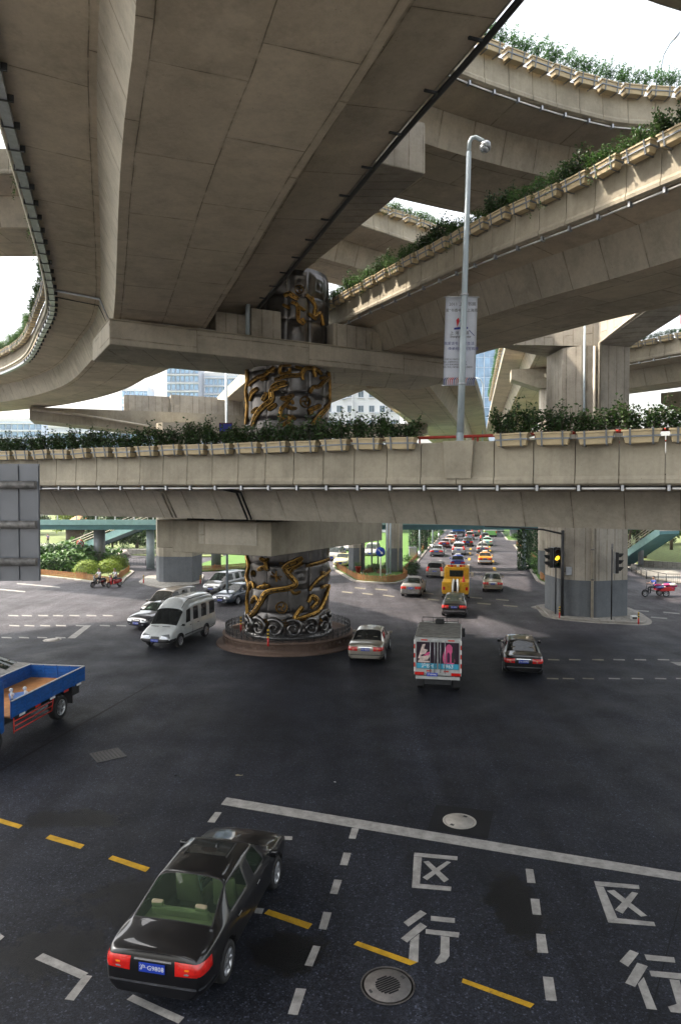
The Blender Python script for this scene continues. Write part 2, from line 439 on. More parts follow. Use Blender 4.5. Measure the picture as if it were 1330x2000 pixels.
# ================================================================== elevated ramps
def catmull(pts, step=.6):
    P_ = [Vector(p) for p in pts]; P_ = [P_[0]*2-P_[1]]+P_+[P_[-1]*2-P_[-2]]
    out = []
    for i in range(1, len(P_)-2):
        a, b, c, d = P_[i-1], P_[i], P_[i+1], P_[i+2]; n = max(2, int((c-b).length/step))
        for k in range(n):
            t = k/n
            out.append(.5*((2*b)+(c-a)*t+(2*a-5*b+4*c-d)*t*t+(3*b-a-3*c+d)*t*t*t))
    out.append(P_[-2]); return out
class Path:
    def __init__(s, pts, side):
        s.p = catmull(pts); s.side = side; s.L = [0.0]
        for i in range(1, len(s.p)): s.L.append(s.L[-1]+(s.p[i]-s.p[i-1]).length)
        s.len = s.L[-1]
    def at(s, d):
        d = max(0, min(s.len-1e-6, d)); lo, hi = 0, len(s.L)-1
        while hi-lo > 1:
            m = (lo+hi)//2
            if s.L[m] <= d: lo = m
            else: hi = m
        t = (d-s.L[lo])/(s.L[hi]-s.L[lo]); return s.p[lo].lerp(s.p[hi], t)
    def dirn(s, d):
        v = s.at(d+.5)-s.at(d-.5); v.z = 0; return v.normalized()
    def pos(s, d, u, z):
        t = s.dirn(d); n = Vector((t.y, -t.x, 0))*s.side; p = s.at(d)
        return p+n*u+Vector((0, 0, z))
    def rz(s, d):
        t = s.dirn(d); return math.atan2(t.y, t.x)
    def find(s, px, py=None):
        """distance along the path that stands at photo column px"""
        best = min(range(int(s.len*10)), key=lambda i: abs(665+1333*s.at(i/10).x/max(.1, s.at(i/10).y)-px)+(0 if s.at(i/10).y > 1 else 1e6)); return best/10
def sweep(path, prof, mats, d0, d1, step=1.2, close=True, caps=True):
    """prof: list of (u, z); every edge its own strip, sharp, with metre UVs (along, around)"""
    bm = nb(); uvl = bm.loops.layers.uv.new('UVMap')
    n = max(1, int(round((d1-d0)/step))); ds = [d0+(d1-d0)*i/n for i in range(n+1)]
    st = [[path.pos(d, u, z) for u, z in prof] for d in ds]
    m = len(prof); acc = 0
    for k in range(m if close else m-1):
        k2 = (k+1) % m; w_ = math.dist(prof[k], prof[k2])
        A = [bm.verts.new(s[k]) for s in st]; B = [bm.verts.new(s[k2]) for s in st]
        for i in range(n):
            f = bm.faces.new((A[i], A[i+1], B[i+1], B[i])); f.material_index = mats[k] if isinstance(mats, (list, tuple)) else mats
            for lp, uvv in zip(f.loops, ((ds[i], acc), (ds[i+1], acc), (ds[i+1], acc+w_), (ds[i], acc+w_))): lp[uvl].uv = uvv
            f.smooth = True
        acc += w_
    if caps:
        for s in (st[0], st[-1]): bm.faces.new([bm.verts.new(p) for p in s])
    bmesh.ops.recalc_face_normals(bm, faces=bm.faces[:])
    return bm
DECKS = {}
def deck(key, label, pts, side=1, W=9.4, wr=2.0, wb=2.5, gd=1.5, ph=1.4, near=True, far=True, panel=1.22, lights=None, joints=(), cat='ramp'):
    pa = Path(pts, side); o = thing('elevated_ramp', label, cat, pts[0]); DECKS[key] = (pa, o, ph, W)
    O = Vector(pts[0])
    def part(nm, bm, mat, parent=o, kind=None):
        bmesh.ops.translate(bm, verts=bm.verts[:], vec=-O); return obj(nm, bm, mat, parent, kind=kind)
    prof = [(0.04, 0), (wr, -.2), (wb, -gd), (W-wb, -gd), (W-wr, -.2), (W-.04, 0), (W-.04, .28), (.04, .28)]
    part('girder', sweep(pa, prof, [0, 1, 0, 1, 0, 2, 2, 2], 0, pa.len), ['soffit', 'web_concrete', 'concrete'])
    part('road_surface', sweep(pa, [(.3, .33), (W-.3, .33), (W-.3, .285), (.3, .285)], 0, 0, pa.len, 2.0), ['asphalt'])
    pf = [(0.03, 0), (-.045, .05), (-.05, .17), (.0, .27), (.035, ph-.03), (.06, ph), (.22, ph), (.25, ph-.04), (.29, .34), (.29, .282), (.035, .282)]
    for sd, on in ((0, near), (1, far)):
        if not on: continue
        prf = pf if sd == 0 else [(W-u, z) for u, z in pf]
        n = int(pa.len/panel)
        for i in range(n): part('parapet_panel', sweep(pa, prf, 0, i*panel+.014, (i+1)*panel-.014, .7), 'concrete')
    if lights:
        d0, d1, u0 = lights
        bmx = nb(); i = 0; d = d0
        while d < d1:
            b2 = nb(); tube(b2, [pa.pos(d+.08, u0+.09, -.10), pa.pos(d+panel-.08, u0+.09, -.10)], .035, 6); part('lamp_tube', b2, 'lamp_white')
            b3 = nb(); q = pa.pos(d, u0+.08, -.09); M = Matrix.Translation(q) @ Matrix.Rotation(pa.rz(d), 4, 'Z')
            box(b3, -.04, .04, -.09, .07, -.08, .10, 0, M); part('lamp_bracket', b3, 'galv')
            d += panel
        bmx = nb(); st = [pa.pos(d0+k*(d1-d0)/40, u0+.17, -.06) for k in range(41)]
        tube(bmx, st, .035, 6); part('cable_conduit', bmx, 'dark_metal')
    for d in joints:
        bj = nb()
        for u0, z0, u1, z1 in ((.1, -.02, wr, -.23), (wr, -.23, wb+.0, -gd-.03)):
            for off in (-.10, .10): tube(bj, [pa.pos(d+off, u0, z0), pa.pos(d+off, u1, z1)], .05, 6)
        part('joint_pipe', bj, 'joint_black')
    return pa, o, part
# lower ramp across the middle of the view
a1, o1, part1 = deck('low', 'lowest ramp crossing in front of the ornate pillar, planter boxes along its cream parapet',
    [(19, 14.44, 8.47), (9.58, 19.18, 8.5), (-3.67, 25.85, 8.58), (-13, 30.54, 8.62), (-24, 36.2, 8.66)], 1, W=8.7, wr=1.7, wb=2.5, gd=1.4, far=True, lights=(6, 44.9, .02), joints=())
# big ramp overhead on the left, bending away to the left
zr = 17.9
big_pts = [(11.5, -12, zr), (7.3, 1.5, zr), tuple(G(1000, 0, zr)), tuple(G(745, 300, zr)), tuple(G(490, 612, zr)), (-9.0, 45.2, zr), (-15.5, 56, zr), (-24.5, 65, zr), (-36, 71.5, zr)]
a3, o3, part3 = deck('big', 'broad ramp overhead that swings away to the left above the grey sign, seen from below', big_pts, -1, W=9.8, wr=2.2, wb=2.75, gd=1.5, ph=1.3, near=True, far=True)
# ramp from the right with the planters, landing on the right half of the pillar's cross beam
e2 = [G(1330, 350, 17.55), G(1129, 433, 17.6), G(912, 519, 17.75), G(670, 630, 17.9)]
a2, o2, part2 = deck('right', 'planter-lined ramp descending from the right onto the pillar cross beam behind the street lamp',
    [(19.5, 5.5, 17.5), (14.8, 13, 17.5)]+[tuple(p) for p in e2]+[(-3.2, 46, 17.9), (-6.3, 54, 17.9), (-9.8, 64, 17.9), (-15, 80, 17.9)], 1, W=9.4, wr=1.5, wb=2.1, gd=1.55, ph=1.25, near=True, far=True, lights=(17, 45, .02))
# top ramp at the upper right
e4 = [G(1270, 247, 24), G(1130, 225, 24), G(1000, 185, 24), G(905, 150, 24)]
a4, o4, part4 = deck('top', 'highest ramp curving across the sky at the upper right, with feathery green planters',
    [(34, 27.5, 24), (22, 29.6, 24)]+[tuple(p) for p in e4]+[(1.4, 24.3, 24), (-4, 23.4, 24), (-12, 23.2, 24)], 1, W=9.4, wr=1.9, wb=2.3, gd=1.5, ph=1.3, near=True, far=True, lights=(8, 35, .02))
# the ramp whose corner shows at the top right
a11, o11, part11 = deck('corner', 'ramp corner cutting the sky above the highest planters and the small street lamp',
    [(-16, 19.8, 24.0), (-6, 20.9, 24.0), (2, 21.1, 24.0), (8.4, 21.25, 24.0), tuple(G(1262, 1, 24)), tuple(G(1332, 24, 24)), (17, 25, 24.0), (27, 31, 24.0)], 1, W=9.4, wr=1.9, wb=2.3, gd=1.5, ph=1.3, near=True, far=False)
# high ramp glimpsed behind the left edge
a8, o8, part8 = deck('left_high', 'high cream ramp glimpsed behind the leafy left edge of the broad overhead ramp',
    [(-9, 34.2, 24), (-17, 34, 24), (-26, 34.3, 24), (-40, 35.5, 24)], 1, W=9.4, gd=1.6, ph=1.3, far=False)
# wide upper deck added out of view on the left to shade the junction
a9, o9, part9 = deck('outer', 'wide upper deck added out of view on the left, shading the junction',
    [(-9.5, -24, 27.6), (-9.5, 0, 27.6), (-11, 12, 27.6), (-14.5, 24, 27.6), (-23, 39, 27.6), (-34, 51, 27.6)], -1, W=17, wr=2.4, wb=3.2, gd=1.6, near=True, far=False, panel=2.4)
# far planter ramp seen in the gap above the pillar
a5, o5, part5 = deck('gap', 'distant planter-lined ramp glimpsed in the gap above the ornate pillar',
    [(22, 57, 24), (13, 50.5, 24), tuple(G(830, 484, 24)), tuple(G(735, 452, 24)), (-1.5, 38.2, 24)], 1, W=8.5, gd=1.4, ph=1.3, far=False)
# expressway decks above the far road
a6, o6, part6 = deck('express', 'straight elevated deck running away above the far road behind the street lamp',
    [(8.6, 47, 17.3), (10, 52.6, 17.3), (15.6, 75, 17.3), (22.4, 105, 17.3), (33, 150, 17.3)], -1, W=9.4, gd=1.5, ph=1.2, near=True, far=False, panel=2.4)
a7, o7, part7 = deck('express_high', 'higher elevated deck with an ivy-grown edge running away behind the tall right pier',
    [(13.2, 50.5, 22.6), (15.2, 62, 22.6), (19.3, 84, 22.6), (25.2, 115, 22.6), (35, 165, 22.6)], 1, W=9.4, gd=1.5, ph=1.2, near=True, far=False, panel=2.4)
a10, o10, part10 = deck('far_right', 'distant sunlit ramp with low planters beyond the tall right pier',
    [(40, 29, 18.4), (32, 40, 18.4), tuple(G(1330, 691, 18.4)), tuple(G(1235, 708, 18.4)), (17.5, 59, 18.4)], 1, W=8.0, gd=1.5, ph=1.25, near=True, far=False, lights=(18, 32, .02))
# drain pipes along the big ramp's right edge
b_ = nb(); tube(b_, [a3.pos(d, -.09, -.06) for d in [i*1.0 for i in range(5, 52)]], .075, 8); part3('drain_pipe', b_, 'dark_metal')
for i in range(22, 52, 2):
    b_ = nb(); M = Matrix.Translation(a3.pos(i, .02, -.06)) @ Matrix.Rotation(a3.rz(i), 4, 'Z'); box(b_, -.03, .03, -.05, .30, -.05, .0, 0, M); part3('pipe_clip', b_, 'dark_metal')
# grey duct along its left edge
b_ = sweep(a3, [(9.62, -.02), (9.62, -.2), (9.86, -.2), (9.86, -.02)], 0, 14, 80, 1.2); part3('cable_duct', b_, 'galv')
b_ = nb(); tube(b_, [a3.pos(d, 9.98, .12) for d in [14+i*1.1 for i in range(62)]], .08, 8); part3('drain_pipe', b_, 'pipe_cream')
for i in range(48):
    b_ = nb(); d = 14+i*1.22; M = Matrix.Translation(a3.pos(d, 9.62, -.05)) @ Matrix.Rotation(a3.rz(d), 4, 'Z')
    box(b_, -.03, .03, -.14, .30, -.17, .0, 0, M); part3('duct_bracket', b_, 'dark_metal')
# expansion joint with gutter pipe across the left wing and web, near the cross beam
dj = 50.3
for dd in (dj, dj+1.4):
    b_ = nb(); tube(b_, [a3.pos(dd, 9.6, -.06), a3.pos(dd, 7.62, -.26), a3.pos(dd, 7.02, -1.5)], .06 if dd == dj else .025, 8)
    part3('gutter_pipe', b_, 'galv' if dd == dj else 'joint_black')
# lower ramp gutters on the web (photo: two dark diagonals)
for px in (262, 415):
    d = a1.find(px)
    b_ = nb()
    for off in (-.1, .1): tube(b_, [a1.pos(d+off, .25, -.05), a1.pos(d+off, 1.7, -.25), a1.pos(d+off, 2.5, -1.38)], .05, 6)
    part1('gutter_pipe', b_, 'pipe_cream' if px < 300 else 'dark_metal')

# ================================================================== piers and cross beams
def solid(nm, bm, mat, parent, uv=True):
    me = bpy.data.meshes.new(nm); bmesh.ops.recalc_face_normals(bm, faces=bm.faces[:]); bm.to_mesh(me); bm.free()
    for mm in (mat if isinstance(mat, (list, tuple)) else [mat]): me.materials.append(MATS[mm])
    if uv: uvbox(me)
    return obj(nm, me, None, parent)
PC = Vector((-2.95, 38.5, 0)); PR = 2.28
pil = thing('ornate_pillar', 'huge steel-clad round pillar covered with gold serpent reliefs carrying the ramps', 'pillar', PC)
def rel(v): return Vector(v)-PC
# lower cross beam (carries the lowest ramp)
dv = Vector((.893, -.449, 0)); pv = Vector((.449, .893, 0)); c1 = Vector((-3.05, 30.2, 0))
q = [c1, c1-dv*5.6, c1-dv*5.6+pv*12.4, c1+pv*12.4]
b_ = nb(); hexa(b_, [rel(p)+Vector((0, 0, 5.5)) for p in q], [rel(p)+Vector((0, 0, 7.02)) for p in q]); bev(b_, .03)
solid('cross_beam', b_, 'concrete', pil)
q2 = [c1-dv*5.602+pv*.6, c1-dv*7.1+pv*.6, c1-dv*7.1+pv*11, c1-dv*5.602+pv*11]
b_ = nb(); hexa(b_, [rel(p)+Vector((0, 0, 5.62)) for p in q2], [rel(p)+Vector((0, 0, 7.0)) for p in q2]); bev(b_, .03)
solid('cross_beam', b_, 'concrete', pil)
q3 = [c1-dv*.75+pv*(-.03), c1-dv*4.0+pv*(-.03), c1-dv*4.0+pv*.02, c1-dv*.75+pv*.02]
b_ = nb(); hexa(b_, [rel(p)+Vector((0, 0, 5.95)) for p in q3], [rel(p)+Vector((0, 0, 6.95)) for p in q3])
solid('patch_panel', b_, 'web_concrete', pil)
for k in range(3):
    b_ = nb(); cc = rel(c1-dv*(.7+2.0*k)+pv*1.0)+Vector((0, 0, 7.02)); M = Matrix.Translation(cc) @ Matrix.Rotation(math.atan2(dv.y, dv.x), 4, 'Z')
    box(b_, -.5, .5, -.4, .4, 0, .16, 0, M); solid('bearing_pad', b_, 'joint_black', pil)
# middle cross beam
fl, fr = Vector((-10.75, 31.7, 0)), Vector((6.75, 41.3, 0)); ax = (fr-fl).normalized(); pn = Vector((-ax.y, ax.x, 0))
fl -= pn*.5; fr -= pn*.5
q = [fl, fr, fr+pn*4.6, fl+pn*4.6]
b_ = nb(); hexa(b_, [rel(p)+Vector((0, 0, 15.1)) for p in q], [rel(p)+Vector((0, 0, 16.2)) for p in q]); bev(b_, .03)
solid('cross_beam', b_, ['web_concrete'], pil)
q = [fl-pn*.06, fr-pn*.06, fr+pn*4.1, fl+pn*4.1]
b_ = nb(); hexa(b_, [rel(p)+Vector((0, 0, 16.203)) for p in q], [rel(p)+Vector((0, 0, 16.26)) for p in q]); solid('beam_ledge', b_, 'concrete', pil)
L_ = (fr-fl).length
def beam_block(s0, s1, p0, p1, z0, z1, mat, nm):
    q = [fl+ax*s0+pn*p0, fl+ax*s1+pn*p0, fl+ax*s1+pn*p1, fl+ax*s0+pn*p1]
    b_ = nb(); hexa(b_, [rel(p)+Vector((0, 0, z0)) for p in q], [rel(p)+Vector((0, 0, z1)) for p in q]); bev(b_, .02); return solid(nm, b_, mat, pil)
sc_ = (PC-fl).dot(ax)
beam_block(sc_-3.1, sc_-1.45, .35, 3.4, 16.262, 17.75, 'board_concrete', 'bearing_wall')
beam_block(sc_-4.9, sc_-3.104, .55, 3.4, 16.262, 17.4, 'board_concrete', 'bearing_wall')
beam_block(sc_+1.62, sc_+4.6, .35, 3.4, 16.262, 17.55, 'board_concrete', 'bearing_wall')
beam_block(sc_+4.0, sc_+4.62, .15, .346, 16.262, 17.3, 'concrete', 'bearing_wall')
for s0 in (.6, 2.3, 4.2): beam_block(s0, s0+.9, .25, 1.1, 16.262, 16.385, 'bearing', 'bearing_pad')
for s0 in (sc_+5.2, sc_+7.6, sc_+9.2): beam_block(s0, s0+.9, .25, 1.1, 16.262, 16.40, 'bearing', 'bearing_pad')
b_ = nb(); q0 = rel(fl+ax*(sc_-3.35)+pn*.2); tube(b_, [q0+Vector((0, 0, 16.27)), q0+Vector((0, 0, 17.7)), q0+Vector((.05, .0, 17.85))], .11, 10); obj('drain_pipe', b_, 'pole_paint', pil)
# top cross beam, rising towards the highest ramp
tdir = Vector((.44, -.90, 0)).normalized(); tn = Vector((.90, .44, 0))
e_ = Vector((3.2, 26.1, 0)); s_ = e_-tdir*19
def topb(p, off, z): return rel(p+tn*off)+Vector((0, 0, z))
b_ = nb()
lo = [topb(e_, 0, 20.35), topb(e_, -4.3, 20.35), topb(s_, -4.3, 20.0), topb(s_, 0, 20.0)]
hi = [topb(e_, 0, 22.25), topb(e_, -4.3, 22.25), topb(s_, -4.3, 22.3), topb(s_, 0, 22.3)]
hexa(b_, lo, hi); bev(b_, .03); solid('cross_beam', b_, 'board_concrete', pil)

# tall pier on the right island
pr = thing('bridge_pier', 'tall angular concrete pier with dark grey base on the kerbed island by the signals', 'pier', (17, 47.5, 0))
def relr(v): return Vector(v)-Vector((17, 47.5, 0))
poly = [(14.9, 46.05), (15.9, 45.35), (16.9, 45.02), (19.25, 45.75), (19.6, 49), (17, 50.3), (14.7, 49)]
for nm, z0, z1, mat, off in (('grey_base', .12, 2.55, 'pier_grey', .004), ('shaft', 2.55, 18.1, 'board_concrete', 0)):
    b_ = nb(); prism(b_, [(x-17+off*(x-17), y-47.5+off*(y-47.5)) for x, y in poly], z0, z1); solid(nm, b_, mat, pr)
b_ = nb()
hexa(b_, [relr(p) for p in ((16.9, 45.02, 18.1), (19.25, 45.75, 18.1), (20.9, 40.8, 19.4), (18.7, 40.0, 19.6))], [relr(p) for p in ((16.9, 45.02, 21.0), (19.25, 45.75, 21.0), (20.9, 40.8, 21.0), (18.7, 40.0, 21.0))])
solid('cross_beam', b_, 'board_concrete', pr)
b_ = nb()
hexa(b_, [relr(p) for p in ((16.9, 45.02, 18.0), (19.4, 48, 18.0), (16.9, 50.5, 18.0), (10.2, 48.1, 18.8), (11.0, 47.5, 18.7))][:4], [relr(p) for p in ((16.9, 45.02, 21.0), (19.4, 48, 21.0), (16.9, 50.5, 21.0), (10.2, 48.1, 21.0))])
solid('cross_beam', b_, 'board_concrete', pr)
b_ = nb(); tube(b_, [relr((16.62, 44.99, .12)), relr((16.62, 44.99, 18.0))], .09, 8); obj('drain_pipe', b_, 'pipe_cream', pr)
b_ = nb(); tube(b_, [relr((16.95, 44.9, 7)), relr((16.95, 44.9, 18.2)), relr((18.5, 40.4, 19.75))], .11, 8); obj('drain_pipe', b_, 'pipe_cream', pr)
b_ = nb(); tube(b_, [relr((16.05, 45.2, 7)), relr((16.05, 45.2, 21))], .07, 8); obj('conduit', b_, 'pole_paint', pr)
for z in (2.6, 4.6, 6.3, 7.4):
    b_ = nb(); tube(b_, [relr((16.62, 44.99, z)), relr((16.62, 44.99, z+.1))], .115, 8); obj('pipe_collar', b_, 'tube_rust', pr)

# left pier under the next cross beam of the big ramp
lp = thing('bridge_pier', 'left concrete pier with dark grey base and haunched cross beam behind the grey people carrier', 'pier', (-15.5, 65, 0))
def rell(v): return Vector(v)-Vector((-15.5, 65, 0))
poly = [(-17.6, 65.2), (-17.0, 63.9), (-16.5, 63.6), (-13.8, 63.5), (-13.5, 66.5), (-17, 67)]
for nm, z0, z1, mat, off in (('grey_base', .1, 2.5, 'pier_grey', .004), ('shaft', 2.5, 15, 'concrete', 0)):
    b_ = nb(); prism(b_, [(x+15.5+off*(x+15.5), y-65+off*(y-65)) for x, y in poly], z0, z1); solid(nm, b_, mat, lp)
A, B_, C_ = Vector((-28.2, 62.2, 0)), Vector((-15.6, 66.2, 0)), Vector((-7, 70.5, 0))
w2 = Vector((-1.2, 3.6, 0)); up = lambda v, z: rell(v)+Vector((0, 0, z))
b_ = nb()
hexa(b_, [up(A, 15.1), up(B_, 14.0), up(B_+w2, 14.0), up(A+w2, 15.1)], [up(A, 16.25), up(B_, 16.25), up(B_+w2, 16.25), up(A+w2, 16.25)])
hexa(b_, [up(B_, 14.0), up(C_, 13.6), up(C_+w2, 13.6), up(B_+w2, 14.0)], [up(B_, 16.25), up(C_, 16.25), up(C_+w2, 16.25), up(B_+w2, 16.25)])
solid('cross_beam', b_, 'concrete', lp)
def wallseg(t0, t1, z1, off):
    def pt(t): return A.lerp(B_, t) if t <= 1 else B_.lerp(C_, t-1)
    b_ = nb(); hexa(b_, [up(pt(t0)+w2*off, 16.253), up(pt(t1)+w2*off, 16.253), up(pt(t1)+w2*.8, 16.253), up(pt(t0)+w2*.8, 16.253)], [up(pt(t0)+w2*off, z1), up(pt(t1)+w2*off, z1), up(pt(t1)+w2*.8, z1), up(pt(t0)+w2*.8, z1)])
    solid('bearing_wall', b_, 'board_concrete', lp)
wallseg(.62, .94, 17.8, .15); wallseg(.945, 1.4, 17.95, .05); wallseg(1.405, 2.0, 17.8, .15)
b_ = nb(); tube(b_, [up(A+Vector((.3, -.15, 0)), 16.0), up(A.lerp(B_, .3)-w2*.05, 15.7), up(B_-w2*.06, 14.4)], .12, 8); obj('drain_pipe', b_, 'pipe_cream', lp)
# columns carrying the expressway decks
def column(label, pts, top, wide, cap=None, base='pier_grey', ivy=False):
    x, y = pts; o = thing('bridge_column', label, 'column', (x, y, 0))
    c = wide*.28; h = wide/2
    pl = [(-h+c, -h), (h-c, -h), (h, -h+c), (h, h-c), (h-c, h), (-h+c, h), (-h, h-c), (-h, -h+c)]
    b_ = nb(); prism(b_, [(px*1.004, py*1.004) for px, py in pl], .1, 2.6); solid('grey_base', b_, base, o)
    b_ = nb(); prism(b_, pl, 2.6, top); solid('shaft', b_, 'board_concrete', o)
    if cap:
        w_, d_, zt, hh, rz = cap
        M = Matrix.Rotation(rz, 4, 'Z'); b_ = nb()
        hexa(b_, [M @ Vector(p) for p in ((-wide*.6, -d_/2, top-hh*.2), (wide*.6, -d_/2, top-hh*.2), (wide*.6, d_/2, top-hh*.2), (-wide*.6, d_/2, top-hh*.2))], [M @ Vector(p) for p in ((-w_/2, -d_/2, top+hh*.35), (w_/2, -d_/2, top+hh*.35), (w_/2, d_/2, top+hh*.35), (-w_/2, d_/2, top+hh*.35))])
        box(b_, -w_/2, w_/2, -d_/2-.003, d_/2+.003, top+hh*.35+.002, zt, 0, M); solid('cross_beam', b_, 'concrete', o)
    b_ = nb(); tube(b_, [(h*.4, -h-.08, .2), (h*.4, -h-.08, top-.3)], .08, 8); obj('drain_pipe', b_, 'pipe_cream', o)
    return o
rzR = R(-11)
column('square concrete column beside the yellow-topped white taxi on the far road', (1.75, 73.8), 14.2, 1.75, (6.5, 2.2, 15.75, 1.6, rzR))
column('square concrete column rising behind the blue arrow sign', (5.75, 73.2), 14.2, 1.75, (7.0, 2.2, 15.75, 1.6, rzR))
column('concrete column behind the traffic signal at the far right kerb', (21.2, 70), 19.4, 1.7, (7.5, 2.4, 21.0, 1.8, rzR))
column('slim concrete column far beyond the ivy column on the right kerb', (34.6, 136), 19.4, 1.7, (7.5, 2.4, 21.0, 1.8, rzR))
column('hammerhead column under the distant sunlit ramp', (30.0, 57), 15.4, 1.7, (5.2, 3.4, 16.85, 1.7, R(-50)))
# ================================================================== road markings (thin sheets on the asphalt)
ROAD = bpy.data.objects['road']
def mark(nm, pts, mat, z=.004, conv=None):
    q = [G(*(conv(*p) if conv else p), z) for p in pts]
    return obj(nm, sheet(q), mat, ROAD)
cA = lambda x, y: (630+x*.5263, 1500+y*.5263)
cB = lambda x, y: (x*.4962, 1550+y*.4962)
cC = lambda x, y: (x*.376, 900+y*.376)
cD = lambda x, y: (830+x*.376, 1000+y*.376)
cE = lambda x, y: (660+x*.3158, 1100+y*.3158)
mark('stop_line', [(443, 1557), (700, 1600), (1000, 1650), (1345, 1707), (1345, 1723), (1000, 1668), (690, 1616), (432, 1571)], 'paint_white')
CH = {1: [[(340, 313), (500, 328), (499, 342), (338, 327)], [(338, 328), (368, 331), (360, 429), (331, 443)], [(360, 429), (477, 440), (475, 456), (331, 443.5)],
          [(373, 347), (392, 344), (468, 413), (450, 424)], [(460, 345), (476, 349), (387, 416), (371, 405)]],
      2: [[(1006, 419), (1172, 434), (1174, 449), (1011, 436)], [(1011, 437), (1041, 440), (1092, 556), (1058, 572)], [(1058, 572.5), (1092, 556.5), (1228, 571), (1234, 587)],
          [(1053, 455), (1080, 452), (1203, 548), (1180, 551)], [(1146, 459), (1169, 464), (1112, 540), (1083, 526)]],
      3: [[(300, 572), (363, 527), (386, 540), (318, 588)], [(290, 632), (362, 573), (387, 588), (313, 647)], [(325, 640), (358, 614), (354, 720), (318, 718)],
          [(401, 548), (490, 557), (490, 575), (401, 566)], [(383, 597), (507, 610), (504, 629), (381, 614)], [(438, 622), (470, 627), (470, 697), (455, 718), (424, 727), (415, 720), (436, 690)]],
      4: [[(1100, 717), (1139, 674), (1172, 687), (1132, 737)], [(1121, 797), (1166, 722), (1205, 735), (1158, 812)], [(1168, 800), (1190, 775), (1239, 897), (1201, 893)],
          [(1192, 691), (1302, 702), (1307, 722), (1201, 712)], [(1210, 751), (1365, 765), (1370, 789), (1218, 772)], [(1285, 783), (1322, 787), (1352, 892), (1338, 910), (1290, 905), (1280, 885), (1312, 875)]]}
for k, strokes in CH.items():
    for i, st in enumerate(strokes): mark('painted_stroke', st, 'paint_white', .004+.0012*(i % 3), cA)
for q in ([(108, 222), (135, 224), (122, 263), (97, 261)], [(78, 313), (106, 315), (92, 361), (64, 359)], [(43, 413), (72, 415), (55, 468), (27, 465)], [(3, 533), (34, 536), (14, 600), (-14, 596)],
          [(752, 373), (780, 375), (789, 427), (758, 425)], [(770, 484), (803, 486), (810, 545), (778, 543)], [(791, 614), (825, 617), (836, 687), (796, 684)], [(816, 773), (854, 776), (868, 864), (827, 861)]):
    mark('lane_dash', q, 'paint_white', .004, cA)
for q in ([(1233, 597), (1262, 601), (1230, 680), (1199, 675)], [(1166, 765), (1206, 768), (1172, 871), (1133, 867)], [(848, 72), (874, 73), (846, 114), (817, 112)],
          [(172, 627), (350, 706), (318, 728), (138, 650)], [(333, 713), (365, 717), (292, 814), (256, 809)], [(525, 790), (727, 880), (704, 905), (500, 810)], [(-20, 535), (20, 562), (-4, 584), (-30, 570)],
          [(1110, 166), (1152, 168), (1150, 182), (1113, 181)], [(1005, 449), (1040, 452), (1032, 473), (1003, 470)]):
    mark('lane_dash', q, 'paint_white', .0044, cB)
for q in ([(-20, 90), (92, 124), (76, 137), (-20, 109)], [(200, 161), (335, 201), (318, 217), (180, 176)], [(445, 243), (592, 291), (574, 308), (427, 257)], [(1058, 455), (1230, 512), (1213, 533), (1040, 472)]):
    mark('yellow_dash', q, 'paint_yellow', .005, cB)
for q in ([(130, 642), (352, 720), (325, 732), (115, 655)], [(520, 780), (785, 875), (770, 890), (515, 795)]): mark('yellow_dash', q, 'paint_yellow', .0065, cA)
for y, xs in ((803, (45, 115, 200, 277, 362, 450, 535)), (855, (50, 128, 210, 292, 395, 520, 605)), (917, (10, 100, 195, 290))):
    for x in xs: mark('lane_dash', [(x, y-3), (x+52, y-1), (x+54, y+5), (x+2, y+3)], 'paint_white', .004, cC)
mark('lane_edge', [(445, 853), (477, 855), (392, 922), (353, 921)], 'paint_white', .0055, cC)
mark('lane_dash', [(0, 664), (135, 677), (133, 683), (0, 671)], 'paint_white', .004, cC); mark('lane_dash', [(90, 634), (315, 654), (313, 660), (90, 640)], 'paint_white', .004, cC)
for y, xs in ((766, (635, 745, 865, 975, 1085, 1205)), (864, (630, 712, 815, 950, 1070, 1190, 1300))):
    for x in xs: mark('lane_dash', [(x, y-3), (x+60, y-1), (x+62, y+5), (x+2, y+3)], 'paint_faded' if x < 900 else 'paint_white', .004, cD)
for q in ((270, 470, 340, 476), (405, 482, 480, 488), (1070, 506, 1160, 513), (1170, 543, 1255, 550), (1235, 517, 1320, 525)):
    mark('lane_dash', [(q[0], q[1]), (q[2], q[3]), (q[2], q[3]+6), (q[0], q[1]+6)], 'paint_faded' if q[0] < 600 else 'paint_white', .004, cD)
mark('lane_edge', [(1270, 778), (1345, 781), (1345, 802), (1310, 796)], 'paint_white', .0045, cD)
for q in ((25, 173, 90, 180), (105, 148, 170, 154), (150, 183, 215, 190), (230, 156, 305, 163), (278, 194, 348, 203), (530, 180, 590, 187), (555, 218, 625, 226), (815, 207, 890, 214), (975, 220, 1055, 227)):
    mark('guide_dash', [(q[0], q[1]), (q[2], q[3]), (q[2], q[3]+6), (q[0], q[1]+6)], 'paint_faded', .004, cE)
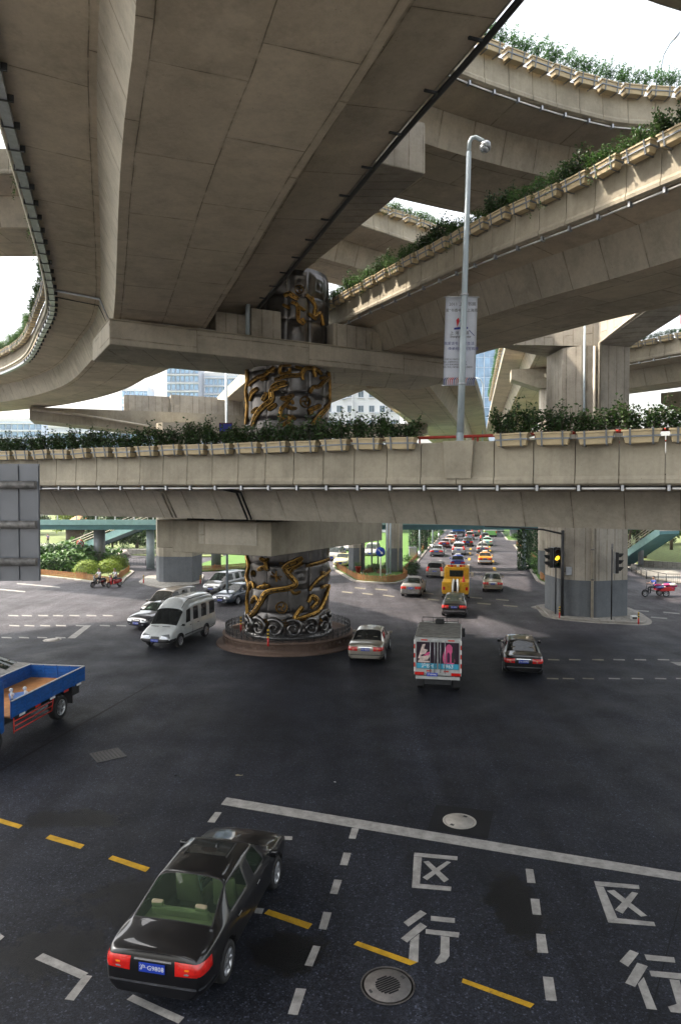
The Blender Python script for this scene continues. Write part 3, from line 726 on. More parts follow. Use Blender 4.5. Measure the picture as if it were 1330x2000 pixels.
# lanes of the far road
rd = Vector((.196, .9806, 0)); rn = Vector((.9806, -.196, 0)); r0 = Vector((14.6, 78, 0))
def far_mark(nm, off, s, ln, wd, mat):
    p = r0+rn*off+rd*s; q = [p-rn*wd/2, p+rn*wd/2, p+rn*wd/2+rd*ln, p-rn*wd/2+rd*ln]
    obj(nm, sheet(q, .004), mat, ROAD)
for k in range(14):
    far_mark('lane_dash', 0, 0+k*8.5, 3.4, .28, 'paint_white' if k < 1 else 'paint_yellow'); far_mark('lane_dash', 2.9, -3+k*8.5, 3.4, .3, 'paint_yellow')
    far_mark('lane_dash', -3.6, 5+k*8.5, 3.2, .26, 'paint_white')
far_mark('lane_edge', -6.35, -7, 130, .22, 'paint_faded')
for k in range(10): far_mark('lane_dash', -19+(k % 2)*3.4, -2+k*5, 3.2, .26, 'paint_white')
for k in range(7): far_mark('crossing_bar', -11.2-k*.95, -7.5+k*.3, 3.2, .45, 'paint_white')
# tar seams, repairs, covers
mark('tar_seam', [(-10, 1509), (300, 1333), (302, 1334.5), (-10, 1513)], 'tar_patch', .0035)
mark('tar_seam', [(1262, 2000), (1332, 1742), (1334, 1742), (1266, 2000)], 'tar_patch', .0035)
mark('repair_patch', [(420, 135), (633, 160), (612, 262), (388, 226)], 'tar_patch', .0042, cA)
def cover(px, py, rad, mat='cast_iron', rim=True):
    p = G(px, py); o = thing('manhole_cover', {757: 'large round cast-iron manhole cover with ribbed centre below the painted characters', 897: 'plain grey round manhole cover in a dark square asphalt patch', 103: 'small pale manhole cover beside the dashed lines on the left'}[px], 'manhole cover', (p.x, p.y, 0))
    b_ = nb(); lathe(b_, [(rad*.86, .006), (rad*.86, .014), (0.0005, .014)], 40); obj('lid', b_, mat, o)
    b_ = nb(); lathe(b_, [(rad*.88, .005), (rad*.88, .012), (rad, .012), (rad, .005)], 40); obj('frame_ring', b_, 'tar_patch' if rim else mat, o)
    if rim:
        for rr in (.93, .97):
            b_ = nb(); lathe(b_, [(rad*rr, .012), (rad*rr, .016), (rad*(rr+.014), .016), (rad*(rr+.014), .012)], 40); obj('ring_rib', b_, mat, o)
        for k in range(-4, 5):
            hw = math.sqrt(max(.01, .2-(k*.1)**2))*rad
            b_ = nb(); box(b_, -hw, hw, k*.1*rad-.012, k*.1*rad+.012, .0145, .022, 0, Matrix.Rotation(.5, 4, 'Z')); obj('rib', b_, 'tar_patch', o)
        for a in (.6, 3.6):
            b_ = nb(); box(b_, rad*.66, rad*.76, -.04, .04, .0143, .017, 0, Matrix.Rotation(a, 4, 'Z')); obj('lift_slot', b_, 'joint_black', o)
    else:
        for a in (.9, 3.9):
            b_ = nb(); box(b_, rad*.62, rad*.8, -.05, .05, .0143, .017, 0, Matrix.Rotation(a, 4, 'Z')); obj('lift_slot', b_, 'joint_black', o)
cover(757, 1925, .46); pm('iron_pale', (.27, .255, .23), .7, .1, .15, 6); cover(897, 1604, .42, 'iron_pale', False); cover(103, 1250, .5, 'iron_pale', False)
pm('iron_dark', (.045, .044, .045), .7, .1, .3, 8)
p = G(212, 1475); o = thing('drain_grate', 'square iron drain grate with diagonal slots in the open asphalt', 'drain', (p.x, p.y, 0), R(35))
b_ = nb(); box(b_, -.42, .42, -.42, .42, .004, .008); obj('pit', b_, 'joint_black', o)
for (x0, x1, y0, y1) in ((-.45, .45, -.45, -.4), (-.45, .45, .4, .45), (-.45, -.4, -.4, .4), (.4, .45, -.4, .4)):
    b_ = nb(); box(b_, x0, x1, y0, y1, .004, .02); obj('frame_bar', b_, 'iron_dark', o)
for k in range(7):
    b_ = nb(); x = -.34+k*.11; box(b_, x, x+.06, -.39, .39, .006, .017); obj('bar', b_, 'iron_dark', o)
# scraps of litter
for i, (px, py, nm, mt) in enumerate(((460, 1517, 'scrap of brown torn paper lying on the asphalt', 'interior_beige'), (652, 1530, 'small crumpled white scrap lying on open asphalt', 'white_paint'), (340, 1518, 'dark strip of torn rubber lying on the asphalt', 'black_plastic'))):
    p = G(px, py); bm = nb(); rr = random.Random(i)
    vs = [[bm.verts.new((.07*a+rr.uniform(-.02, .02), .05*b+rr.uniform(-.02, .02), rr.uniform(.004, .05))) for a in range(4 if i != 1 else 2)] for b in range(2)]
    for a in range(len(vs[0])-1): bm.faces.new((vs[0][a], vs[0][a+1], vs[1][a+1], vs[1][a]))
    bmesh.ops.solidify(bm, geom=bm.faces[:], thickness=.004)
    o = obj('litter', bm, mt, label=nm, cat='litter'); o.location = (p.x, p.y, .004)

# ================================================================== kerbed islands and verges
def round_poly(pts, r=.8, n=5):
    out = []; m = len(pts)
    for i in range(m):
        a, b, c = Vector(pts[i-1]).to_2d(), Vector(pts[i]).to_2d(), Vector(pts[(i+1) % m]).to_2d()
        rr = min(r, (a-b).length*.4, (c-b).length*.4); s = b+(a-b).normalized()*rr; e = b+(c-b).normalized()*rr
        for k in range(n+1):
            t = k/n; out.append(s*(1-t)**2+b*2*t*(1-t)+e*t*t)
    return out
def inset(poly, d):
    n = len(poly); ar = sum(poly[i-1].x*poly[i].y-poly[i].x*poly[i-1].y for i in range(n)); sg = 1 if ar > 0 else -1; out = []
    for i in range(n):
        t = (poly[(i+1) % n]-poly[i-1]).normalized(); out.append(poly[i]+Vector((-t.y, t.x))*d*sg)
    return out
def island(nm, pts, top='pavement', h=.14, kw=.28, r=.8, lab=None):
    pl = round_poly(pts, r); inn = inset(pl, kw)
    b_ = nb(); n = len(pl)
    rows = [[bm_ for bm_ in [b_.verts.new((p.x, p.y, z)) for p in q]] for q, z in ((pl, 0), (pl, h-.02), (inset(pl, .03), h), (inn, h), (inn, h-.1))]
    for a, c in zip(rows, rows[1:]):
        for i in range(n): b_.faces.new((a[i], a[(i+1) % n], c[(i+1) % n], c[i]))
    bmesh.ops.recalc_face_normals(b_, faces=b_.faces[:])
    b2 = nb(); b2.faces.new([b2.verts.new((p.x, p.y, h-.012)) for p in inn])
    bmesh.ops.recalc_face_normals(b2, faces=b2.faces[:])
    if b2.faces[:][0].normal.z < 0: bmesh.ops.reverse_faces(b2, faces=b2.faces[:])
    o = solid(nm, b2, top, None); o['kind'] = 'structure'
    if lab: o['label'] = lab
    solid('kerb', b_, 'kerb_stone', o)
    return o, inn
g2 = lambda x, y: tuple(G(x, y))[:2]
isl_r, _ = island('pavement', [g2(1058, 1190), g2(1072, 1207), g2(1150, 1215), g2(1258, 1220), g2(1262, 1212), g2(1240, 1196), (20.8, 50.5), (17, 52), (14.2, 50)], r=1.0)
# concrete apron round that island
def apron(pts, wd, h):
    pl = round_poly(pts, 1.0); out = inset(pl, -wd); b_ = nb(); n = len(pl)
    A_ = [b_.verts.new((p.x, p.y, h)) for p in pl]; B2 = [b_.verts.new((p.x, p.y, h)) for p in out]
    for i in range(n): b_.faces.new((A_[i], A_[(i+1) % n], B2[(i+1) % n], B2[i]))
    bmesh.ops.recalc_face_normals(b_, faces=b_.faces[:]); o = solid('apron', b_, 'kerb_stone', ROAD); return o
apron([g2(1058, 1190), g2(1072, 1207), g2(1150, 1215), g2(1258, 1220), g2(1262, 1212), g2(1240, 1196), (20.8, 50.5), (17, 52), (14.2, 50)], .35, .006)
# pillar-side plinth island is built with the pillar
med = [g2(664, 1121), g2(690, 1137), g2(770, 1142), g2(808, 1131), (6.9, 69.8), (12.8, 101), (19.6, 138), (33, 210), (22, 212), (6.5, 140), (.2, 100), (-1.0, 76)]
isl_m, inn_m = island('verge', med, 'grass', r=1.2, lab='grassy median under the expressway columns')
isl_l, inn_l = island('pavement', [g2(296, 1146), g2(330, 1152), g2(395, 1141), g2(398, 1128), (-14, 70), (-19.5, 69), (-19, 64)], r=.8)
rv = [g2(1046, 1134), g2(1062, 1143), g2(1100, 1147), (25, 62.5), (29.5, 72), (36, 104), (37, 112), (28.6, 113), (26.6, 103)]
isl_v, inn_v = island('verge', rv, 'grass', r=.8, lab='planted verge along the right kerb of the far road')
rv2 = [(30.2, 124), (34, 121), (44, 126), (60, 200), (46, 205)]
island('verge', rv2, 'grass', r=1.0, lab='far verge with a column beyond the side turning')
gl = [g2(30, 1121), g2(150, 1134), g2(212, 1143), g2(240, 1140), g2(247, 1131), (-22, 73), (-29, 83), (-75, 82), (-60, 63)]
isl_g, inn_g = island('garden_bed', gl, 'park_ground', r=.8, lab='kerbed garden bed on the left')
# park land beyond the far left kerb, lawn behind the van, ground beyond the right kerb
def land(nm, pts, mat, z=.11, lab=None):
    b_ = sheet([(p[0], p[1], z) for p in pts]); r_ = bmesh.ops.extrude_face_region(b_, geom=b_.faces[:])
    bmesh.ops.translate(b_, verts=[v for v in r_['geom'] if isinstance(v, bmesh.types.BMVert)], vec=(0, 0, -z-.2))
    o = solid(nm, b_, mat, None); o['kind'] = 'structure'
    if lab: o['label'] = lab
    return o
land('park', [(-32.5, 95), (-20, 90.5), (-15.5, 91), (-30, 140), (-60, 330), (-400, 330), (-400, 92), (-75, 93)], 'park_ground', .13, 'park ground beyond the left road')
land('park_path', [(-60, 118), (-40, 112), (-33, 101), (-37, 100), (-45, 108), (-62, 114)], 'pavement', .14)
land('lawn', [g2(378, 1118), g2(480, 1112), (-6.2, 92), (-7.6, 108), (-13.5, 110), (-16.5, 82)], 'grass', .12, 'bright lawn strip behind the steel pillar')
land('footway', [g2(1225, 1108), g2(1262, 1128), g2(1340, 1142), (45, 62), (60, 66), (75, 110), (34, 112)], 'pavement', .12, 'footway beyond the right kerb')
land('bank', [(34.6, 79), (48, 64.5), (90, 64), (140, 130), (60, 150), (45, 118)], 'park_ground', .5, 'grassy bank beyond the right footway')
land('pavement', [(-70, -70), (70, -70), (70, -4), (-70, -4)], 'pavement', .13, 'pale footway added behind the viewpoint to bounce light under the ramps')  # unseen pale ground, added to bounce light onto the ramp undersides
# ================================================================== the steel-clad pillar
FA = math.atan2(-PC.y, -PC.x)            # the side of the pillar that faces the junction
def cyl(s, z, h=0.0):
    a = FA+s/PR; return Vector((math.cos(a)*(PR+h), math.sin(a)*(PR+h), z))
b_ = nb(); lathe(b_, [(PR-.06, .5), (PR-.06, 20.3)], 48); obj('core', b_, 'steel_panel', pil)
ROWH = 1.30; NP = 12
def plate_mesh(kind):
    bm = nb(); n = 14; w_ = 2*math.pi*PR/NP-.012; hh = ROWH-.012; g = []
    for j in range(n+1):
        row = []
        for i in range(n+1):
            u, v = i/n, j/n; e = min(u, v, 1-u, 1-v); h = min(1, e/.09)*.055
            if kind == 1:
                d = max(abs(u-.55), abs(v-.48))
                h += .055 if .20 < d < .32 else 0; h += .05 if d < .10 else 0
            if kind == 2:
                h += .04*math.sin(math.pi*u)*math.sin(math.pi*v)
                d = max(abs(u-.35)*.8, abs(v-.6)); h += .05 if d < .16 else 0
            a = (u-.5)*w_/PR; row.append(bm.verts.new((math.cos(a)*(PR-.03+h), math.sin(a)*(PR-.03+h), (v-.5)*hh)))
        g.append(row)
    for j in range(n):
        for i in range(n): bm.faces.new((g[j][i], g[j][i+1], g[j+1][i+1], g[j+1][i])).smooth = True
    me = bpy.data.meshes.new('plate'); bm.to_mesh(me); bm.free(); me.materials.append(MATS['steel_panel']); return me
pls = [plate_mesh(k) for k in range(3)]
rr = random.Random(5)
for row in range(15):
    if .6+row*ROWH > 20: break
    for k in range(-3, 5):
        kd = rr.choices((0, 1, 2), (5, 2.4, 1.6))[0]
        o = obj('cladding_plate', pls[kd], None, pil); o.location = (0, 0, .62+(row+.5)*ROWH); o.rotation_euler = (0, 0, FA+(k-.5+(.5 if row % 2 else 0)*.0)*2*math.pi/NP)
def smooth_pts(pts, step=.05):
    P3 = catmull([(p[0], p[1], 0) for p in pts], step); return P3
def relief(strokes, name='gold_relief', th=.15):
    """own serpent-like ornament: raised bands with rims and studs laid on the curved steel"""
    bm = nb()
    for st in strokes:
        pts, w0 = st[0], st[1]; taper = st[2] if len(st) > 2 else .35
        ps = smooth_pts(pts) if len(pts) > 2 else [Vector((pts[0][0], pts[0][1], 0)).lerp(Vector((pts[-1][0], pts[-1][1], 0)), t/8) for t in range(9)]
        prof = [(-1.3, -.02, 1), (-1.25, .045, 1), (-1.0, .05, 1), (-.94, th, 0), (-.62, th+.01, 0), (-.52, th*.55, 1), (-.42, th*.95, 0), (0, th*1.15, 0), (.42, th*.95, 0), (.52, th*.55, 1), (.62, th+.01, 0), (.94, th, 0), (1.0, .05, 1), (1.25, .045, 1), (1.3, -.02, 1)]
        rows = []; n = len(ps)
        for i, p in enumerate(ps):
            t = (ps[min(n-1, i+1)]-ps[max(0, i-1)]); t = t.normalized() if t.length > 1e-9 else Vector((1, 0, 0)); nn = Vector((-t.y, t.x, 0))
            f = i/(n-1); ww = w0*.40*(1-taper*abs(2*f-1)**3)
            rows.append([bm.verts.new(cyl(p.x+nn.x*ww*a, p.y+nn.y*ww*a, h)) for a, h, _ in prof])
        for i in range(n-1):
            for k in range(len(prof)-1):
                q = bm.faces.new((rows[i][k], rows[i][k+1], rows[i+1][k+1], rows[i+1][k])); q.material_index = 1 if k in (0, 1, 4, 5, 8, 9, 12, 13) else 0
        for q in (rows[0], rows[-1]): bm.faces.new(q)
        if w0 > .2:
            acc = 0
            for i in range(1, n-1):
                acc += (ps[i]-ps[i-1]).length
                if acc > w0*.85:
                    acc = 0; c = ps[i]; s4 = w0*.15
                    vs = [bm.verts.new(cyl(c.x+dx*s4, c.y+dy*s4, th*1.19)) for dx, dy in ((1, 0), (0, 1), (-1, 0), (0, -1))]; tp = bm.verts.new(cyl(c.x, c.y, th*1.25))
                    for k in range(4): bm.faces.new((vs[k], vs[(k+1) % 4], tp)).material_index = 1
    bmesh.ops.recalc_face_normals(bm, faces=bm.faces[:])
    return obj(name, bm, ['gold', 'gold_dark'], pil)
def spiral(c, r, turns=1.4, ph=0, n=22, r0=.25):
    return [(c[0]+r*(r0+(1-r0)*(k/n))*math.cos(ph+turns*2*math.pi*k/n), c[1]+r*(r0+(1-r0)*(k/n))*math.sin(ph+turns*2*math.pi*k/n)) for k in range(n+1)]
def medallion(c, r):
    ring = [(c[0]+r*math.cos(2*math.pi*k/16), c[1]+r*math.sin(2*math.pi*k/16)) for k in range(17)]
    st = [(ring, r*.26, 0)]
    for j in range(3):
        a = j*2.094
        st.append(([(c[0]+r*q*math.cos(a+q*1.5), c[1]+r*q*math.sin(a+q*1.5)) for q in (.05, .3, .55, .78)], r*.34, .6))
    relief(st, 'medallion', .10)
def cv(zoom):
    ox, oy, s = zoom
    def f(zx, zy):
        x = ox+zx*s; y = oy+zy*s; u = max(-.985, min(.985, (x-563)/82.5)); al = math.asin(u)
        Yd = PC.y-PR*math.cos(al); return (PR*al, 8.2-(y-968)*Yd/1333)
    return f
def RL(f, strokes, name='gold_relief'): relief([([f(*p) for p in pts], w_, *r_) for pts, w_, *r_ in strokes], name)
f1 = cv((440, 1060, .1955))
RL(f1, [([(240, 735), (300, 690), (365, 590), (430, 492), (640, 452), (700, 405), (640, 325), (590, 262)], .34, .2), ([(575, 265), (640, 220), (700, 195), (765, 150)], .46, .5), ([(640, 300), (690, 250), (770, 205)], .22), ([(650, 470), (690, 510), (745, 490)], .2), ([(545, 205), (590, 215)], .16)], 'serpent_relief')
RL(f1, [([(690, 775), (700, 735), (765, 640)], .30, .2), ([(690, 775), (830, 735), (925, 685), (985, 580), (1035, 430)], .33, .2), ([(820, 600), (860, 540), (910, 590), (850, 660)], .3), ([(960, 450), (1010, 430)], .26)], 'serpent_relief')
RL(f1, [([(335, 450), (380, 440), (450, 425)], .28), ([(395, 400), (440, 440)], .14)])
RL(f1, [(spiral(f1(515, 330), .2, 1.2), .11), ([(460, 330), (570, 340)], .12), ([(515, 280), (520, 390)], .12), ([(475, 290), (560, 375)], .1)], 'flower_relief')
RL(f1, [([(360, 150), (400, 180), (440, 160)], .24), ([(340, 270), (400, 245), (440, 270)], .28), ([(410, 190), (430, 260)], .2)])
RL(f1, [([(835, 480), (870, 430), (950, 350), (1045, 275)], .24), ([(805, 235), (900, 210), (1035, 160)], .24), ([(950, 300), (1000, 330)], .3)])
RL(f1, [([(215, 130), (235, 220), (215, 330), (240, 430), (220, 560), (225, 720)], .42, .1)], 'serpent_relief')
RL(f1, [([(225, 470), (275, 400), (300, 450)], .3), ([(270, 600), (310, 540), (340, 580)], .28)])
for c, r in (((565, 650), .29), ((400, 800), .2), ((590, 808), .18), ((285, 305), .17), ((935, 790), .18), ((255, 775), .16)): medallion(f1(*c), r)
f2 = cv((460, 540, .1955))
RL(f2, [([(490, 215), (540, 190), (575, 215), (625, 245)], .30, .3), ([(560, 270), (620, 310), (625, 440), (680, 490)], .24, .2), ([(480, 300), (550, 335)], .2), ([(620, 310), (690, 355)], .17), ([(660, 430), (690, 480)], .2)])
RL(f2, [([(700, 200), (745, 240), (785, 305), (785, 405), (840, 380), (870, 495)], .25, .2), ([(720, 380), (795, 440)], .2), ([(755, 215), (770, 255)], .15)])
medallion(f2(637, 145), .22)
RL(f2, [([(150, 1095), (240, 1020), (300, 1000), (400, 915)], .26, .2), ([(270, 1045), (320, 1030)], .2), ([(330, 960), (400, 960)], .22)], 'serpent_relief')
RL(f2, [([(560, 895), (465, 905), (460, 980), (540, 965), (545, 925)], .2, .1), ([(400, 1045), (520, 1000), (640, 990), (700, 925), (800, 930), (850, 975)], .26, .2), ([(590, 910), (660, 925)], .2), ([(660, 950), (670, 1040)], .2), ([(770, 900), (790, 1010)], .28)], 'serpent_relief')
RL(f2, [([(185, 1500), (220, 1400), (300, 1300), (370, 1240), (375, 1150), (440, 1115)], .36, .15), ([(370, 1130), (440, 1090), (525, 1075)], .48, .5), ([(340, 1340), (420, 1280)], .3), ([(285, 1250), (330, 1170)], .28), ([(180, 1370), (240, 1320)], .25)], 'serpent_relief')
RL(f2, [([(455, 1220), (510, 1225), (560, 1200), (585, 1190)], .3, .4), ([(540, 1240), (490, 1300), (465, 1330), (450, 1410)], .24, .2), ([(500, 1290), (560, 1320), (610, 1320)], .22), ([(560, 1240), (580, 1280)], .2)], 'bird_relief')
medallion(f2(695, 1256), .28)
RL(f2, [([(735, 1165), (770, 1110), (830, 1100), (880, 1050), (960, 1000)], .24, .2), ([(840, 1020), (890, 1010)], .2)])
RL(f2, [([(760, 1490), (830, 1390), (900, 1320), (945, 1250), (962, 1100), (930, 960)], .40, .15), ([(720, 1345), (780, 1320), (840, 1290)], .32), ([(735, 1380), (760, 1360)], .2)], 'serpent_relief')
RL(f2, [([(120, 940), (130, 1050), (112, 1160), (125, 1300), (112, 1480)], .45, .1)], 'serpent_relief')
RL(f2, [([(160, 1250), (180, 1180), (235, 1130)], .36)]); RL(f2, [([(440, 1450), (530, 1400), (600, 1430)], .22), ([(470, 1500), (545, 1440)], .26), ([(540, 1400), (560, 1520)], .22)])
# bright steel scrolls round the foot
sm = bpy.data.meshes
def scroll(s0, z0, r):
    bm = nb(); pts = spiral((s0, z0), r, 1.55, -1.2, 40, .12)
    rows = []
    for i, p in enumerate(pts):
        a = pts[max(0, i-1)]; c = pts[min(40, i+1)]; t = Vector((c[0]-a[0], c[1]-a[1])).normalized(); nn = (-t.y, t.x); ww = .05+.10*i/40
        rows.append([bm.verts.new(cyl(p[0]+nn[0]*ww*q, p[1]+nn[1]*ww*q, .03+.15*math.sqrt(max(0, 1-q*q)))) for q in (-1, -.8, -.4, 0, .4, .8, 1)])
    for i in range(40):
        for k in range(6): bm.faces.new((rows[i][k], rows[i][k+1], rows[i+1][k+1], rows[i+1][k])).smooth = True
    bmesh.ops.recalc_face_normals(bm, faces=bm.faces[:]); obj('wave_scroll', bm, 'steel_scroll', pil)
for k in range(-4, 5): scroll(k*.98+.25, 1.12, .50)
b_ = nb(); lathe(b_, [(PR+.02, .5), (PR+.22, .5), (PR+.24, .62), (PR+.12, .75), (PR+.02, .78)], 64); obj('base_ring', b_, 'steel_scroll', pil)
# stone plinth with carved scrolls
PLR = 3.62
b_ = nb(); lathe(b_, [(PLR+.42, .0), (PLR+.36, .07), (PLR+.03, .10), (PLR, .12), (PLR, .50), (PLR+.05, .52), (PLR+.05, .60), (PLR-.35, .60), (PLR-.4, .52), (PR, .50)], 72); obj('plinth', b_, 'plinth_stone', pil)
bm = nb(); pts = spiral((0, 0), .15, 1.6, 0, 26, .15)
rows = []
for i, p in enumerate(pts):
    a = pts[max(0, i-1)]; c = pts[min(26, i+1)]; t = Vector((c[0]-a[0], c[1]-a[1])).normalized(); nn = (-t.y, t.x)
    rows.append([bm.verts.new((math.cos((p[0]+nn[0]*.022*q)/PLR)*(PLR+h), math.sin((p[0]+nn[0]*.022*q)/PLR)*(PLR+h), p[1]+nn[1]*.022*q)) for q, h in ((-1, -.01), (-.7, .035), (.7, .035), (1, -.01))])
for i in range(26):
    for k in range(3): bm.faces.new((rows[i][k], rows[i][k+1], rows[i+1][k+1], rows[i+1][k]))
bmesh.ops.recalc_face_normals(bm, faces=bm.faces[:]); me = bpy.data.meshes.new('carved_scroll'); bm.to_mesh(me); bm.free(); me.materials.append(MATS['plinth_stone'])
for k in range(-13, 14):
    o = obj('carved_scroll', me, None, pil); o.location = (0, 0, .31); o.rotation_euler = (0, 0, FA+k*.108)
# low wrought-iron railing on the plinth
bm = nb()
for z in (.66, .86): tube(bm, [(.0, z, 0)] and [(0, -.2, z), (0, .2, z)], .012, 5)
for s in (-1, 1):
    for zc, r in ((.98, .11), (.76, .08)):
        tube(bm, [(0, s*.1+r*(1-.6*k/14)*math.cos(k*.5), zc+r*(1-.6*k/14)*math.sin(k*.5)) for k in range(15)], .013, 5)
tube(bm, [(0, -.2, .6), (0, -.2, 1.12)], .016, 5); me = bpy.data.meshes.new('railing_section'); bm.to_mesh(me); bm.free(); me.materials.append(MATS['dark_metal'])
for k in range(54):
    a = k*2*math.pi/54; o = obj('railing_section', me, None, pil); o.location = (math.cos(a)*(PLR-.12), math.sin(a)*(PLR-.12), 0); o.rotation_euler = (0, 0, a)

# ================================================================== planter boxes
def leaf(bm, c, d, n, ln, wd, mi=0):
    s = d.cross(n).normalized(); tip = c+d*ln-n*ln*.18; mid = c+d*ln*.5
    a = bm.verts.new(c); b = bm.verts.new(mid+s*wd); e = bm.verts.new(tip); f = bm.verts.new(mid-s*wd)
    bm.faces.new((a, b, e, f)).material_index = mi
def rdir(r, up=.2):
    v = Vector((r.gauss(0, 1), r.gauss(0, 1), r.gauss(up, .8))); return v.normalized()
def shrub_mesh(kind, seed):
    r = random.Random(seed); bm = nb()
    if kind == 'leafy':
        for st in range(44):
            x = r.uniform(-.58, .58); y = r.uniform(-.16, .2); h = r.uniform(.36, .74)*(1.35 if r.random() < .12 else 1)
            b = Vector((x*.85, y*.6, .0)); tip = Vector((x+r.uniform(-.14, .14), y+r.uniform(-.18, .14), h))
            tube(bm, [b, b.lerp(tip, .5)+Vector((r.uniform(-.03, .03), 0, .03)), tip], .006, 3, 1, False)
            for k in range(24):
                f = r.uniform(.05, 1.04); c = b.lerp(tip, f)+Vector((r.gauss(0, .06), r.gauss(0, .06), r.gauss(0, .04))); leaf(bm, c, rdir(r, .1), rdir(r, 1.2), r.uniform(.08, .14), r.uniform(.026, .045))
    elif kind == 'feather':
        for st in range(46):
            x = r.uniform(-.6, .6); y = r.uniform(-.15, .15); h = r.uniform(.4, .95); lx = r.uniform(-.12, .4); ly = r.uniform(-.4, .15)
            p = [Vector((x+lx*t*t, y+ly*t*t, h*t*(1.15-.25*t))) for t in (0, .25, .5, .75, 1)]
            tube(bm, p, .004, 3, 0, False)
            for k in range(20):
                f = r.uniform(.2, 1)*3.99; i = int(f); c = p[i].lerp(p[i+1], f-i); leaf(bm, c, rdir(r, .3), rdir(r, 1), r.uniform(.08, .16), r.uniform(.012, .020))
    else:
        for st in range(44):
            x = r.uniform(-.58, .58); y = r.uniform(-.2, .18); h = r.uniform(.25, .55)
            b = Vector((x*.9, y*.7, 0)); tip = Vector((x+r.uniform(-.16, .16), y+r.uniform(-.22, .12), h)); tube(bm, [b, tip], .005, 3, 1, False)
            for k in range(19):
                c = b.lerp(tip, r.uniform(.15, 1.05))+Vector((r.gauss(0, .06), r.gauss(0, .06), r.gauss(0, .04))); leaf(bm, c, rdir(r, .2), rdir(r, 1), r.uniform(.06, .11), r.uniform(.015, .028))
        if seed % 2:
            for st in range(3):
                x = r.uniform(-.5, .5); pz = [Vector((x+.05*math.sin(t*2), -.28-.03*t, .05-.2*t)) for t in range(5)]; tube(bm, pz, .004, 3, 1, False)
                for k in range(16): leaf(bm, pz[r.randrange(5)]+Vector((r.gauss(0, .05), 0, r.gauss(0, .06))), rdir(r, -.3), Vector((0, -1, .3)), .07, .025)
    me = bpy.data.meshes.new('foliage'); bm.to_mesh(me); bm.free()
    me.materials.append(MATS[{'leafy': 'leaf_dark', 'feather': 'leaf_fresh', 'mixed': 'leaf_mid'}[kind]]); me.materials.append(MATS['bark']); return me
SHR = {k: [shrub_mesh(k, 10*i+j) for j in range(6)] for i, k in enumerate(('leafy', 'feather', 'mixed'))}
def planter_meshes():
    bm = nb(); box(bm, -.5, .5, -.2, .2, 0, .33, 0, None, (.86, .74)); bev(bm, .012)
    box(bm, -.53, .53, -.225, .225, .334, .385); a = bpy.data.meshes.new('box'); bm.to_mesh(a); bm.free(); a.materials.append(MATS['planter_plastic'])
    bm = nb(); box(bm, -.46, .46, -.18, .18, .387, .40); s = bpy.data.meshes.new('soil'); bm.to_mesh(s); bm.free(); s.materials.append(MATS['soil'])
    bm = nb(); box(bm, -.50, .50, -.205, .205, .17, .215, 0, None); h = bpy.data.meshes.new('band'); bm.to_mesh(h); bm.free(); h.materials.append(MATS['strap'])
    bm = nb(); M = None
    hexa(bm, [(-.025, -.168, -.012), (.025, -.168, -.012), (.025, -.150, -.012), (-.025, -.150, -.012)], [(-.025, -.247, .40), (.025, -.247, .40), (.025, -.228, .40), (-.025, -.228, .40)])
    box(bm, -.025, .025, -.168, .36, -.028, -.014); v = bpy.data.meshes.new('strap'); bm.to_mesh(v); bm.free(); v.materials.append(MATS['strap'])
    return a, s, h, v
PM = planter_meshes()
def planter(loc, rz, kind, label, group, i, fol=1.0):
    o = thing('planter_box', label, 'planter', loc, rz, group)
    rq = random.Random(i*31+int(loc[0]*10)); o.rotation_euler = (rq.gauss(0, .02), rq.gauss(0, .022), rz+rq.gauss(0, .02)); o.location.z += rq.gauss(0, .012)
    obj('box', PM[0], None, o); obj('soil', PM[1], None, o); obj('band', PM[2], None, o)
    for x in (-.3, .3): s = obj('strap', PM[3], None, o); s.location = (x, 0, 0)
    f = obj('foliage', SHR[kind][i % 6], None, o); f.location = (0, 0, .39); f.scale = (1.08, 1.15, fol*(.85+.3*((i*7) % 5)/5)); f.rotation_euler = (0, 0, 0 if i % 3 else .12)
    return o
def planter_row(key, d0, d1, kind, label, group, step=1.22, far=False, zoff=-.20, skip=(), fol=1.0):
    pa, o, ph, W = DECKS[key]; d = d0; i = 0
    while d < d1:
        if not any(a < d < b for a, b in skip):
            u = -.205 if not far else W+.205
            q = pa.pos(d, u, ph+zoff-.0); rz = pa.rz(d)
            if pa.side*(1 if not far else -1) < 0: rz = rz
            else: rz += math.pi
            k = kind if isinstance(kind, str) else kind[0 if (i*13) % 10 < 6 else 1]
            px = 665+1333*q.x/max(1, q.y)
            planter(q, rz, k, label(px) if callable(label) else label, group, i, fol)
        d += step; i += 1
dp = a1.find(893)
def low_lab(px):
    if 915 < px < 990: return 'cream planter box of glossy shrubs right next to the lamp pedestal, on its banner-free side'
    if 780 < px < 870: return 'cream planter box of glossy shrubs next to the lamp pedestal, on the pillar side'
    if px > 1235: return 'cream planter box on the lowest ramp, beyond the tall pier from the lamp'
    if px > 1090: return 'cream planter box on the lowest ramp, right in front of the tall pier'
    if px > 990: return 'cream planter box on the lowest ramp, between the lamp and the tall pier'
    if px > 655: return 'cream planter box on the lowest ramp, between the ornate pillar and the lamp'
    if px > 475: return 'cream planter box on the lowest ramp, right in front of the ornate pillar'
    if px > 240: return 'cream planter box on the lowest ramp, between violet poster and left gutter pipes'
    return 'cream planter box on the lowest ramp, towards the grey sign back'
